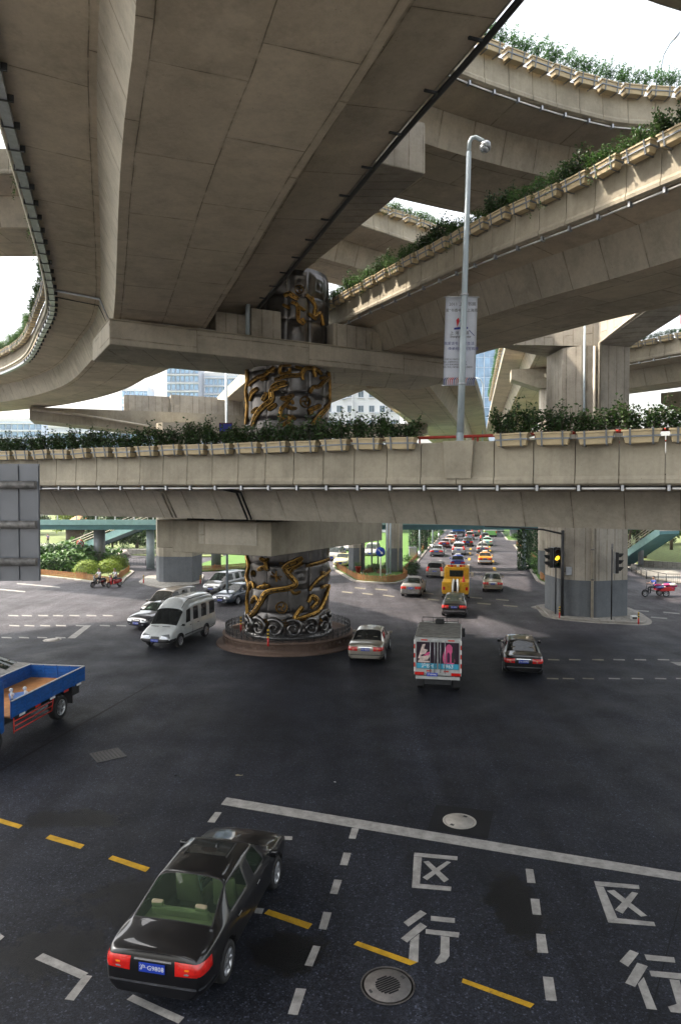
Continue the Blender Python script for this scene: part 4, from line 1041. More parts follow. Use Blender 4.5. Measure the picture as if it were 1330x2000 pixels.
def right_lab(px):
    if px > 1080: return 'planter box of mixed greenery on the right-hand ramp, above the tall pier'
    if px > 930: return 'planter box of mixed greenery on the right-hand ramp, below the highest ramp girder'
    if px > 885: return 'planter box of mixed greenery on the right-hand ramp, just behind the lamp pole'
    if px > 770: return 'planter box of mixed greenery on the right-hand ramp, between lamp pole and top cross beam'
    return 'planter box of mixed greenery on the right-hand ramp, close to the ornate pillar'
def top_lab(px):
    if px > 1240: return 'planter box of feathery sprays on the highest ramp, around the small lamp'
    if px > 1080: return 'planter box of feathery sprays midway along the highest ramp'
    return 'planter box of feathery sprays on the highest ramp, beside the broad overhead ramp'
planter_row('low', .61, 47, 'leafy', low_lab, 'planters along the lowest ramp', skip=((dp-.85, dp+.85),))
planter_row('right', 14.0, 46, ('mixed', 'leafy'), right_lab, 'planters along the right-hand ramp')
planter_row('top', 6, 38, 'feather', top_lab, 'planters along the highest ramp')
planter_row('big', 28, 84, ('mixed', 'feather'), 'small planter box of trailing greenery on the outer left edge of the broad overhead ramp', 'planters along the left edge of the broad ramp', far=True)
planter_row('gap', 19, 30, 'mixed', 'cream planter box on the distant ramp in the gap above the pillar', 'planters on the ramp in the gap')
planter_row('far_right', 12, 33, 'feather', 'pale planter box with low grass on the distant sunlit ramp', 'planters on the distant sunlit ramp', fol=.5)
planter_row('express_high', 4, 62, 'feather', 'planter box spilling bright green over the edge of the higher expressway deck', 'planters on the higher expressway deck', step=1.7)
# ================================================================== cars (lofted shells, split into panels and panes)
from mathutils.bvhtree import BVHTree
CARS = {}
#        ylow  ybelt  ytop   hw   zb   zsh  zbelt z6    z7    z8    x6   x7
SEDAN = dict(hw=.905, wheel=.325, axles=(-1.42, 1.36), glass_base=3, hdr_r=4, hdr_f=7, cowl=8, side=((4, 5), (6, 7)), rows=[
    (-2.40, -2.36, -2.345, .84, .32, .80, .915, .95, .965, .97, .60, .34),
    (-2.30, -2.25, -2.24, .955, .25, .84, .955, .995, 1.01, 1.02, .67, .38),
    (-1.92, -1.90, -1.92, 1.0, .20, .87, .97, 1.02, 1.045, 1.055, .72, .43),
    (-1.52, -1.55, -1.74, 1.0, .19, .87, .975, 1.05, 1.085, 1.095, .72, .44),
    (-1.05, -1.22, -.86, 1.0, .19, .87, .975, 1.345, 1.42, 1.45, .635, .56),
    (-.13, -.13, -.15, 1.0, .19, .86, .955, 1.375, 1.455, 1.49, .655, .585),
    (-.02, -.03, -.05, 1.0, .19, .86, .95, 1.375, 1.455, 1.49, .655, .585),
    (.55, .72, .40, 1.0, .19, .85, .94, 1.345, 1.42, 1.455, .64, .57),
    (1.25, 1.10, 1.16, 1.0, .19, .83, .925, .965, 1.0, 1.02, .70, .43),
    (1.85, 1.80, 1.82, .985, .20, .76, .845, .885, .91, .92, .66, .40),
    (2.22, 2.16, 2.17, .93, .22, .67, .735, .765, .785, .79, .60, .36),
    (2.41, 2.34, 2.34, .78, .27, .56, .62, .645, .66, .665, .50, .28)])
MPV = dict(hw=.92, wheel=.33, axles=(-1.42, 1.42), glass_base=1, hdr_r=2, hdr_f=7, cowl=8, side=((2, 3), (4, 5), (6, 7)), rows=[
    (-2.37, -2.35, -2.34, .86, .34, .86, .99, 1.03, 1.045, 1.05, .72, .42),
    (-2.29, -2.27, -2.29, .965, .27, .90, 1.04, 1.09, 1.105, 1.11, .75, .44),
    (-2.05, -2.08, -2.02, 1.0, .22, .91, 1.04, 1.56, 1.645, 1.675, .68, .60),
    (-1.18, -1.18, -1.18, 1.0, .20, .90, 1.01, 1.60, 1.695, 1.73, .705, .62),
    (-1.06, -1.06, -1.06, 1.0, .20, .90, 1.01, 1.60, 1.695, 1.73, .705, .62),
    (-.12, -.12, -.12, 1.0, .20, .89, .985, 1.60, 1.69, 1.73, .705, .62),
    (.0, .0, .0, 1.0, .20, .89, .98, 1.60, 1.69, 1.73, .705, .62),
    (.85, 1.0, .62, 1.0, .20, .88, .97, 1.54, 1.62, 1.655, .67, .60),
    (1.55, 1.50, 1.52, .995, .20, .86, .965, 1.0, 1.03, 1.05, .72, .45),
    (1.98, 1.95, 1.96, .97, .21, .78, .86, .90, .925, .935, .66, .40),
    (2.22, 2.16, 2.18, .92, .23, .68, .745, .775, .795, .80, .60, .36),
    (2.39, 2.33, 2.33, .78, .28, .56, .62, .645, .66, .665, .50, .28)])
VAN = dict(hw=.99, wheel=.36, axles=(-1.35, 1.62), glass_base=1, hdr_r=2, hdr_f=10, cowl=11, side=((2, 3), (4, 5), (6, 7), (8, 9)), rows=[
    (-2.66, -2.65, -2.65, .92, .42, 1.0, 1.22, 1.26, 1.27, 1.28, .84, .5),
    (-2.62, -2.62, -2.62, .985, .36, 1.04, 1.26, 1.32, 1.34, 1.35, .90, .55),
    (-2.50, -2.52, -2.52, 1.0, .34, 1.02, 1.20, 2.0, 2.40, 2.47, .91, .70),
    (-1.72, -1.72, -1.72, 1.0, .34, 1.02, 1.19, 2.02, 2.44, 2.52, .92, .72),
    (-1.60, -1.60, -1.60, 1.0, .34, 1.02, 1.19, 2.02, 2.44, 2.52, .92, .72),
    (-.72, -.72, -.72, 1.0, .34, 1.02, 1.19, 2.02, 2.44, 2.52, .92, .72),
    (-.58, -.58, -.58, 1.0, .34, 1.02, 1.19, 2.02, 2.44, 2.52, .92, .72),
    (.22, .22, .22, 1.0, .34, 1.02, 1.19, 2.01, 2.43, 2.51, .92, .72),
    (.36, .36, .32, 1.0, .34, 1.01, 1.18, 1.99, 2.40, 2.49, .91, .71),
    (.98, 1.05, .72, 1.0, .34, 1.0, 1.14, 1.94, 2.25, 2.34, .87, .70),
    (1.15, 1.28, 1.0, .995, .34, .99, 1.15, 1.84, 1.97, 2.02, .80, .66),
    (1.82, 1.66, 1.74, .98, .34, .95, 1.12, 1.17, 1.20, 1.22, .80, .50),
    (2.25, 2.18, 2.22, .96, .34, .84, .96, 1.0, 1.03, 1.04, .74, .45),
    (2.52, 2.48, 2.49, .94, .36, .70, .80, .85, .875, .88, .70, .42),
    (2.66, 2.60, 2.60, .84, .42, .58, .68, .72, .74, .745, .60, .34)])
def shell(spec):
    rows = spec['rows']; hw = spec['hw']; bm = nb(); n = len(rows); cr = bm.edges.layers.float.new('crease_edge')
    V = []
    for (yl, yb, yt, hs, zb, zsh, zbe, z6, z7, z8, x6, x7) in rows:
        w_ = hw*hs; y7 = yt+(.04 if yt > 0 else -.04)*0; pts = [(0, yl, zb), (.80*w_, yl, zb), (.975*w_, yl, zb+.13), (w_, yl, (zb+zsh)/2+.03), (.985*w_, yl, zsh), (.93*w_, yb, zbe), (x6, yb*.25+yt*.75 if abs(yb-yt) > .15 else yt, z6), (x7, yt, z7), (0, yt, z8)]
        V.append(([bm.verts.new(p) for p in pts], [bm.verts.new((-p[0], p[1], p[2])) if p[0] > 0 else None for p in pts]))
    for a, b in V:
        for i in range(9):
            if b[i] is None: b[i] = a[i]
    gb, hr, hf, cw = spec['glass_base'], spec['hdr_r'], spec['hdr_f'], spec['cowl']
    def face(vs, mi):
        vs2 = []
        for v in vs:
            if v not in vs2: vs2.append(v)
        f = bm.faces.new(vs2); f.material_index = mi; f.smooth = True; return f
    side = {s[0]: 3+i for i, s in enumerate(spec['side'])}
    for i in range(n-1):
        for sd in (0, 1):
            A = V[i][sd]; B = V[i+1][sd]
            for k in range(8):
                mi = 0
                if k == 5 and i in side: mi = side[i]+(10 if sd else 0)
                if k >= 6 and i == gb: mi = 2
                if k >= 6 and i == cw-1: mi = 1
                if k == 0: mi = 30
                face((A[k], A[k+1], B[k+1], B[k]) if sd == 0 else (B[k], B[k+1], A[k+1], A[k]), mi)
    for i in (0, n-1):
        A, B = V[i]
        for k in range(8): face((A[k], B[k], B[k+1], A[k+1]), 0)
    bmesh.ops.recalc_face_normals(bm, faces=bm.faces[:])
    def crease(a, b, c):
        e = bm.edges.get((a, b))
        if e: e[cr] = c
    for sd in (0, 1):
        for i in range(n-1):
            crease(V[i][sd][5], V[i+1][sd][5], .35); crease(V[i][sd][1], V[i+1][sd][1], .6); crease(V[i][sd][2], V[i+1][sd][2], .3)
            if i in side or i == gb or i == cw-1: crease(V[i][sd][6], V[i+1][sd][6], .5)
        for k in range(8):
            crease(V[0][sd][k], V[0][sd][k+1], .55); crease(V[n-1][sd][k], V[n-1][sd][k+1], .4)
            if k >= 5:
                for q in (gb, hr, hf, cw): crease(V[q][sd][k], V[q][sd][k+1], .55)
    me = bpy.data.meshes.new('shell'); bm.to_mesh(me); bm.free()
    for i in range(32): me.materials.append(MATS['trim_black'])
    o = bpy.data.objects.new('shell', me); COL.objects.link(o)
    m = o.modifiers.new('s', 'SUBSURF'); m.levels = 3 if spec is SEDAN else 2; m.render_levels = m.levels
    bc = nb(); r = spec['wheel']+.055
    for ya in spec['axles']:
        for sx in (-1, 1):
            M = Matrix.Translation((sx*(hw-.02), ya, spec['wheel']+.01)) @ Matrix.Rotation(math.pi/2, 4, 'Y')
            bmesh.ops.create_cone(bc, cap_ends=True, segments=28, radius1=r, radius2=r, depth=.52, matrix=M)
    for f in bc.faces: f.material_index = 31
    mc = bpy.data.meshes.new('cut'); bc.to_mesh(mc); bc.free()
    for i in range(32): mc.materials.append(MATS['trim_black'])
    oc = bpy.data.objects.new('cut', mc); COL.objects.link(oc)
    bo = o.modifiers.new('b', 'BOOLEAN'); bo.object = oc; bo.operation = 'DIFFERENCE'; bo.solver = 'EXACT'
    dg = bpy.context.evaluated_depsgraph_get(); dg.update()
    res = bpy.data.meshes.new_from_object(o.evaluated_get(dg)); bpy.data.objects.remove(o); bpy.data.objects.remove(oc)
    return res
def split_shell(res):
    """-> (body mesh, [(name, mesh), ...], bvh)"""
    bm = nb(); bm.from_mesh(res); bvh = BVHTree.FromBMesh(bm)
    glass = {}
    for mi in range(1, 20):
        fs = [f for f in bm.faces if f.material_index == mi]
        if not fs: continue
        r = bmesh.ops.inset_region(bm, faces=fs, thickness=.022, depth=-.008, use_even_offset=True)
        for f in r['faces']: f.material_index = 29
    out = []
    for mi in range(1, 20):
        b2 = bm.copy(); kill = [f for f in b2.faces if f.material_index != mi]
        if len(kill) == len(b2.faces): b2.free(); continue
        bmesh.ops.delete(b2, geom=kill, context='FACES')
        for f in b2.faces: f.material_index = 0; f.smooth = True
        me = bpy.data.meshes.new('pane'); b2.to_mesh(me); b2.free(); out.append(('windscreen' if mi == 1 else 'rear_window' if mi == 2 else 'side_window', me))
    bmesh.ops.delete(bm, geom=[f for f in bm.faces if 1 <= f.material_index < 20], context='FACES')
    for f in bm.faces: f.material_index = 0 if f.material_index == 0 else 1
    me = bpy.data.meshes.new('body'); bm.to_mesh(me); bm.free(); me.materials.append(MATS['trim_black']); me.materials.append(MATS['trim_black'])
    return me, out, bvh
def patch(bvh, yc, th0, th1, z0, z1, n=10, m=3, off=.012, zt=None):
    """a panel laid on the shell, seen from around (0, yc): th = 0 is straight ahead, 180 straight back"""
    bm = nb(); g = []
    for j in range(m+1):
        row = []
        for i in range(n+1):
            f = i/n; a = R(th0+(th1-th0)*f); z0_ = z0+((zt[0]-z0) if zt else 0)*f; z1_ = z1+((zt[1]-z1) if zt else 0)*f
            z = z0_+(z1_-z0_)*j/m
            d = Vector((math.sin(a), math.cos(a), 0)); o = Vector((0, yc, z))+d*5
            h = bvh.ray_cast(o, -d); p = h[0] if h[0] is not None else Vector((0, yc, z))+d*.8
            edge = 0 if (i in (0, n) or j in (0, m)) else 1
            row.append(bm.verts.new(p+d*(off*(.25+.75*edge))))
        g.append(row)
    for j in range(m):
        for i in range(n): bm.faces.new((g[j][i], g[j][i+1], g[j+1][i+1], g[j+1][i])).smooth = True
    bmesh.ops.recalc_face_normals(bm, faces=bm.faces[:])
    me = bpy.data.meshes.new('patch'); bm.to_mesh(me); bm.free(); return me
def strip(bvh, pts, sx, wd=.012, off=.003):
    """thin seam or moulding on the side of the shell through (y, z) points"""
    bm = nb(); rows = []
    P3 = [Vector((p[0], p[1], 0)) for p in pts]; Q = []
    for a, b in zip(P3, P3[1:]):
        k = max(2, int((b-a).length/.06))
        for i in range(k): Q.append(a.lerp(b, i/k))
    Q.append(P3[-1])
    for i, q in enumerate(Q):
        t = (Q[min(len(Q)-1, i+1)]-Q[max(0, i-1)]).normalized(); nn = Vector((-t.y, t.x, 0))*wd/2; row = []
        for s in (-1, 1):
            y, z = q.x+nn.x*s, q.y+nn.y*s
            h = bvh.ray_cast(Vector((sx*3, y, z)), Vector((-sx, 0, 0)))
            row.append(bm.verts.new(((h[0].x if h[0] else sx*.8)+sx*off, y, z)))
        rows.append(row)
    for a, b in zip(rows, rows[1:]): bm.faces.new((a[0], a[1], b[1], b[0]))
    me = bpy.data.meshes.new('seam'); bm.to_mesh(me); bm.free(); return me
def wheel_meshes(r, w_=.21, spokes=7):
    bm = nb(); prof = [(r*.66, -w_/2), (r*.93, -w_/2), (r*.99, -w_*.36), (r, 0), (r*.99, w_*.36), (r*.93, w_/2), (r*.66, w_/2)]
    rings = [[bm.verts.new((x, math.cos(2*math.pi*k/28)*rr, math.sin(2*math.pi*k/28)*rr)) for k in range(28)] for rr, x in prof]
    for a, b in zip(rings, rings[1:]+rings[:1]):
        for k in range(28): bm.faces.new((a[k], a[(k+1) % 28], b[(k+1) % 28], b[k])).smooth = True
    bmesh.ops.recalc_face_normals(bm, faces=bm.faces[:]); t = bpy.data.meshes.new('tyre'); bm.to_mesh(t); bm.free(); t.materials.append(MATS['rubber'])
    bm = nb()
    for s in (-1, 1):
        rings = [[bm.verts.new((s*x, math.cos(2*math.pi*k/28)*rr, math.sin(2*math.pi*k/28)*rr)) for k in range(28)] for rr, x in ((r*.665, w_*.47), (r*.60, w_*.5), (r*.58, w_*.30), (r*.2, w_*.22), (.001, w_*.22))]
        for i, (a, b) in enumerate(zip(rings, rings[1:])):
            for k in range(28): f = bm.faces.new((a[k], a[(k+1) % 28], b[(k+1) % 28], b[k])); f.material_index = 0 if i < 2 else 1; f.smooth = True
        for k in range(spokes):
            M = Matrix.Rotation(2*math.pi*k/spokes, 4, 'X')
            hexa(bm, [M @ Vector((s*w_*a, b, c)) for a, b, c in ((.25, -.035, .03), (.25, .035, .03), (.25, .022, r*.6), (.25, -.022, r*.6))], [M @ Vector((s*w_*a, b, c)) for a, b, c in ((.44, -.03, .03), (.44, .03, .03), (.48, .016, r*.6), (.48, -.016, r*.6))])
        M = Matrix.Translation((s*w_*.38, 0, 0)) @ Matrix.Rotation(math.pi/2, 4, 'Y'); bmesh.ops.create_cone(bm, cap_ends=True, segments=12, radius1=r*.17, radius2=r*.15, depth=w_*.2, matrix=M)
    bmesh.ops.recalc_face_normals(bm, faces=bm.faces[:]); h = bpy.data.meshes.new('rim'); bm.to_mesh(h); bm.free(); h.materials.append(MATS['alloy']); h.materials.append(MATS['trim_black'])
    return t, h
def mesh_of(fn, mat):
    bm = nb(); fn(bm); me = bpy.data.meshes.new('m'); bm.to_mesh(me); bm.free()
    for mm in (mat if isinstance(mat, (list, tuple)) else [mat]): me.materials.append(MATS[mm])
    return me
def interior_meshes(spec, beige):
    m_ = 'interior_beige' if beige else 'interior'; out = []
    ya = .05 if spec is SEDAN else .3; zf = .28 if spec is not VAN else .62; H = 0 if spec is SEDAN else .18
    def seat(x, y, w_):
        def fn(bm):
            box(bm, x-w_/2, x+w_/2, y-.25, y+.28, zf, zf+.28+H*.5); hexa(bm, [(x-w_/2, y-.38, zf+.2), (x+w_/2, y-.38, zf+.2), (x+w_/2, y-.24, zf+.2), (x-w_/2, y-.24, zf+.2)], [(x-w_*.42, y-.52, zf+.82+H), (x+w_*.42, y-.52, zf+.82+H), (x+w_*.42, y-.42, zf+.82+H), (x-w_*.42, y-.42, zf+.82+H)])
            bev(bm, .04, 2)
            hb = nb()
            for hx in ((x,) if w_ < .8 else (x-.4, x+.4)): box(hb, hx-.11, hx+.11, y-.55, y-.46, zf+.83+H, zf+.94+H)
            bev(hb, .035, 2); tm = bpy.data.meshes.new('t'); hb.to_mesh(tm); hb.free(); bm.from_mesh(tm)
        return fn
    out.append(('seat', mesh_of(seat(-.37, ya+.1, .5), m_))); out.append(('seat', mesh_of(seat(.37, ya+.1, .5), m_))); out.append(('rear_seat', mesh_of(seat(0, ya-.95 if spec is SEDAN else ya-1.0, 1.25), m_)))
    yd = spec['rows'][spec['cowl']][1]
    zt = spec['rows'][spec['cowl']][6]
    def dash(bm):
        box(bm, -.72, .72, yd-.42, yd-.02, zt-.32, zt-.06); bev(bm, .05, 2); tube(bm, [(-.37+.18*math.cos(a*.5236), yd-.52-.05*math.sin(a*.5236), zt-.02+.17*math.sin(a*.5236)) for a in range(13)], .018, 6)
    out.append(('dashboard', mesh_of(dash, 'trim_black')))
    if spec is SEDAN: out.append(('parcel_shelf', mesh_of(lambda bm: box(bm, -.62, .62, -1.62, -1.15, .90, .94), m_)))
    return out
def plate_mesh2(w_=.44, h_=.14): return mesh_of(lambda bm: bev_box(bm, w_, h_), 'plate_blue')
def bev_box(bm, w_, h_): box(bm, -w_/2, w_/2, -.008, .008, -h_/2, h_/2)
def on_shell(bvh, x, z, front):
    h = bvh.ray_cast(Vector((x, 6 if front else -6, z)), Vector((0, -1 if front else 1, 0))); return h[0].y
def make_car(key, spec, beige=False):
    res = shell(spec); body, panes, bvh = split_shell(res); c = dict(spec=spec, parts=[], bvh=bvh); hw = spec['hw']; rows = spec['rows']
    A = c['parts'].append            # (name, mesh, location, rotation, role, [sub-parts])
    A(('body', body, None, None, 'body', []))
    for nm, me in panes: A((nm, me, None, None, 'glass', []))
    t, h = wheel_meshes(spec['wheel'])
    for ya in spec['axles']:
        for sx in (-1, 1): A(('wheel', None, (sx*(hw-.115), ya, spec['wheel']), None, 'empty', [('tyre', t), ('rim', h)]))
    for nm, me in interior_meshes(spec, beige): A((nm, me, None, None, 'fix', []))
    zbelt_r = rows[spec['glass_base']][6]; zr = rows[1][5]; yr = rows[0][0]; yf = rows[-1][0]; zf = rows[-2][6]
    def P_(nm, me, mat, subs=()): me.materials.append(MATS[mat]); A((nm, me, None, None, 'fix', list(subs)))
    van = spec is VAN; mpv = spec is MPV
    # tail lamps
    for s in (-1, 1):
        if van or mpv:
            z0, z1 = (.75, 1.25) if mpv else (.8, 1.2)
            P_('tail_lamp', patch(bvh, yr+1.0, 180-s*31, 180-s*46, z0, z1, 6, 6), 'lens_red')
        else:
            P_('tail_lamp', patch(bvh, yr+.95, 180-s*22, 180-s*55, .675, .885, 12, 3, .018, (.71, .875)), 'lens_red')
            P_('indicator_lens', patch(bvh, yr+.95, 180-s*29, 180-s*34, .755, .83, 4, 2, .024), 'lens_orange')
            P_('reverse_lens', patch(bvh, yr+.95, 180-s*29, 180-s*33.5, .705, .75, 4, 2, .024), 'lens_clear')
        z0, z1 = (.50, .64) if not van else (.60, .80)
        P_('head_lamp', patch(bvh, yf-1.0, s*20, s*44, z0, z1, 10, 3, .014, (z0+.05, z1+.05)), 'lens_clear')
        P_('fog_lamp', patch(bvh, yf-1.0, s*24, s*31, .34 if not van else .47, .40 if not van else .53, 4, 2, .006), 'lens_clear')
        z0, yb_ = rows[spec['cowl']][6], rows[spec['cowl']][1]
        mm = nb(); box(mm, .0, .17, -.05, .05, -.06, .07); bev(mm, .03, 2); box(mm, -.08, .02, -.02, .02, -.05, -.02)
        for v in mm.verts: v.co.x *= s
        bmesh.ops.recalc_face_normals(mm, faces=mm.faces[:]); me = bpy.data.meshes.new('mirror'); mm.to_mesh(me); mm.free(); me.materials.append(MATS['trim_black'])
        A(('door_mirror', me, (s*(hw*.97), yb_-.22, z0+.06), None, 'body' if not van else 'fix', []))
    # front grille and bumper intake
    P_('grille', patch(bvh, yf-1.0, -15, 15, .50 if not van else .60, .615 if not van else .76, 14, 3, .008), 'trim_black')
    P_('grille_trim', patch(bvh, yf-1.0, -15, 15, .60 if not van else .67, .622 if not van else .69, 14, 1, .016), 'chrome')
    P_('air_intake', patch(bvh, yf-1.0, -19, 19, .33 if not van else .44, .41 if not van else .52, 14, 2, .006), 'trim_black')
    # rear bumper strip, plate recess
    if not van:
        P_('bumper_strip', patch(bvh, yr+.95, 122, 238, .475, .515, 40, 1, .016), 'chrome' if not mpv else 'trim_black')
        P_('boot_trim', patch(bvh, yr+1.2, 165, 195, .845 if not mpv else .92, .872 if not mpv else .945, 16, 1, .014), 'chrome')
    zp = .755 if not (van or mpv) else .78
    c['plate_r'] = (on_shell(bvh, 0, zp, False)-.014, zp); zp2 = .44 if not van else .52; c['plate_f'] = (on_shell(bvh, 0, zp2, True)+.02, zp2)
    # doors: shut lines, handles, mouldings
    sd = spec['side']
    bounds = [rows[s[0]][0] for s in sd[-2:]]+[rows[sd[-1][1]][0]+.42]
    for s in (-1, 1):
        for i in range(2):
            y0, y1 = (rows[sd[-2][0]][0]-.02, -.075 if not van else .29) if i == 0 else (-.075 if not van else .29, rows[spec['cowl']][1]-.12)
            zb = .30 if not van else .45; zt = rows[5][6]-.02
            P_('door_seam', strip(bvh, [(y0, zt), (y0-.02, (zb+zt)/2), (y0+.06, zb), (y1-.03, zb), (y1, zt)], s), 'joint_black')
            me = mesh_of(lambda bm: (box(bm, -.012, .02, -.085, .085, -.016, .016), bev(bm, .008)), 'trim_black' if van else 'chrome')
            A(('door_handle', me, (s*(hw*.985), y0+.20, zt-.12), None, 'body' if not van else 'fix', []))
        P_('side_moulding', strip(bvh, [(spec['axles'][0]+spec['wheel']+.1, .50 if not van else .62), (spec['axles'][1]-spec['wheel']-.1, .49 if not van else .60)], s, .05, .008), 'trim_black')
    if van:
        for x in (-.34, .34):
            P_('bonnet_vent', mesh_of(lambda bm: box(bm, x-.22, x+.22, 2.0, 2.05, 1.155, 1.175), 'trim_black'), 'trim_black')
        for s in (-1, 1):
            me = mesh_of(lambda bm: tube(bm, [(s*.70, 1.0, 2.0), (s*.735, .72, 2.30), (s*.74, .3, 2.43), (s*.74, -2.4, 2.40)], .02, 6), 'trim_black'); A(('roof_gutter', me, None, None, 'fix', []))
        P_('lower_cladding', patch(bvh, yf-1.2, -58, 58, .36, .60, 30, 4, .02), 'trim_black')
        for s in (-1, 1):
            P_('lower_cladding', strip(bvh, [(-.9, .47), (1.15, .47)], s, .2, .012), 'trim_black'); P_('lower_cladding', strip(bvh, [(-2.5, .5), (-1.85, .5)], s, .22, .012), 'trim_black')
    CARS[key] = c
make_car('sedan', SEDAN); make_car('mpv', MPV); make_car('van', VAN)
c2 = dict(CARS['sedan']); c2['parts'] = [p for p in c2['parts'] if p[0] not in ('seat', 'rear_seat', 'parcel_shelf', 'dashboard')]+[(nm, me, None, None, 'fix', []) for nm, me in interior_meshes(SEDAN, True)]; CARS['sedan_beige'] = c2
PLATE = mesh_of(lambda bm: bev_box(bm, .44, .14), 'plate_blue'); PLATE_Y = mesh_of(lambda bm: bev_box(bm, .44, .2), 'plate_yellow')
LETTER = {}
def lettering(txt, size, mat, bold=.0):
    k = (txt, size, mat)
    if k not in LETTER:
        o = textmesh(txt, size, mat, bold=bold); me = o.data; bpy.data.objects.remove(o); LETTER[k] = me
    return LETTER[k]
def car(name, label, key, loc, heading, col, plate='沪A 8K263', glass='car_glass', scale=1.0, group='vehicles crossing the junction', cat='car', paint_kw=(), two=None, small=False):
    c = CARS[key]; m = car_paint('paint_%s' % col[0], col[1], *paint_kw)
    o = thing(name, label, cat, loc, -heading, group); o.scale = (scale,)*3 if isinstance(scale, (int, float)) else scale
    skip = ('door_seam', 'seat', 'rear_seat', 'dashboard', 'parcel_shelf', 'fog_lamp', 'door_handle', 'reverse_lens', 'indicator_lens', 'side_moulding', 'air_intake') if small else ()
    for nm, me, lc, rt, role, subs in c['parts']:
        if nm in skip: continue
        if role == 'empty':
            p = bpy.data.objects.new(nm, None); COL.objects.link(p); p.parent = o; p.location = lc; p.empty_display_size = .2
            for sn, sm_ in subs: obj(sn, sm_, None, p)
            continue
        p = obj(nm, me, None if len(me.materials) else 'trim_black', o)
        if lc: p.location = lc
        if role == 'body':
            p.material_slots[0].link = 'OBJECT'; p.material_slots[0].material = m
        if role == 'glass':
            p.material_slots[0].link = 'OBJECT'; p.material_slots[0].material = MATS[glass]
    for (y, z), rz in ((c['plate_r'], 0.0), (c['plate_f'], math.pi)):
        p = obj('number_plate', PLATE, None, o); p.location = (0, y, z); p.rotation_euler = (0, 0, rz)
        if not small:
            t = obj('plate_lettering', lettering(plate, .105, 'white_paint'), None, p); t.location = (0, -.0095, 0); t.rotation_euler = (math.pi/2, 0, 0)
    return o
# ================================================================== traffic
def fwd(a): return Vector((math.sin(a), math.cos(a), 0))
def rear_at(px, py, a, L): p = G(px, py); return tuple(p+fwd(a)*L/2)
def front_at(px, py, a, L): p = G(px, py); return tuple(p-fwd(a)*L/2)
BLK = ('black', (.006, .006, .007)); SIL = ('silver_beige', (.40, .37, .31)); WHT = ('white', (.72, .73, .72)); CHA = ('champagne', (.42, .36, .27)); GRY = ('grey', (.10, .11, .125)); SLV = ('silver', (.44, .46, .47))
DBL = ('dark_blue_grey', (.07, .085, .115)); TAB = ('taxi_blue', (.02, .05, .30)); TAO = ('taxi_orange', (.55, .24, .03)); TAG = ('taxi_green', (.30, .55, .42)); TAP = ('taxi_pink', (.58, .33, .20)); TAY = ('taxi_yellow', (.66, .60, .30)); MRN = ('maroon', (.10, .03, .03))
a_ = R(11.3)
rrp, frp = G(437, 1912), G(535, 1730); hd = (frp-rrp); ha = math.atan2(hd.x, hd.y)
mid = (rrp+frp)/2; hp = mid-Vector((math.cos(ha), -math.sin(ha), 0))*.80
car('black_sedan', 'glossy black saloon with sunroof and beige interior driving past the stop line', 'sedan_beige', tuple(hp), ha, BLK, '沪·G9808', 'car_glass_green', group='saloon cars')
hero = bpy.data.objects['black_sedan']
o = obj('sunroof', mesh_of(lambda bm: (box(bm, -.40, .40, -.28, .22, 1.462, 1.474), bev(bm, .004)), 'car_glass_dark'), None, hero)
for x in (-.42, .42): o = obj('sunroof_seam', mesh_of(lambda bm: box(bm, x-.008, x+.008, -.3, .24, 1.452, 1.4755), 'joint_black'), None, hero)
car('silver_sedan', 'beige silver saloon with dark rear window beside the pillar plinth', 'sedan', rear_at(713, 1299, R(9), 4.8), R(9), SIL, '沪D 88507', 'car_glass_dark', group='saloon cars', paint_kw=(.6,))
car('black_sedan', 'black saloon with mirrors out passing right of the box truck', 'sedan', rear_at(1022, 1325, R(11), 4.8), R(11), BLK, '沪A 00903', 'car_glass_dark', group='saloon cars')
car('black_sedan', 'black saloon hitched close behind the yellow tow truck', 'sedan', rear_at(886, 1208, R(11.5), 4.8), R(11.5), BLK, '沪B 18592', 'car_glass', (.95, .95, .97), group='saloon cars')
car('white_sedan', 'white saloon with red tail lamps rounding the median nose', 'sedan', rear_at(801, 1168, R(13), 4.8), R(13), WHT, '沪C 5J071', 'car_glass', (.95, .95, 1.02), group='saloon cars')
car('white_minivan', 'white estate people carrier just left of the yellow tow truck', 'mpv', rear_at(848, 1130, R(14), 4.8), R(14), WHT, '沪F 3K126', 'car_glass_dark', (.97, 1, .92), group='people carriers')
car('champagne_sedan', 'champagne saloon right of the yellow tow truck', 'sedan', rear_at(962, 1158, a_, 4.8), a_, CHA, '沪E 6T318', 'car_glass', (.96, .97, 1), group='saloon cars', paint_kw=(.5,))
S = dict(small=True, group='traffic on the far road')
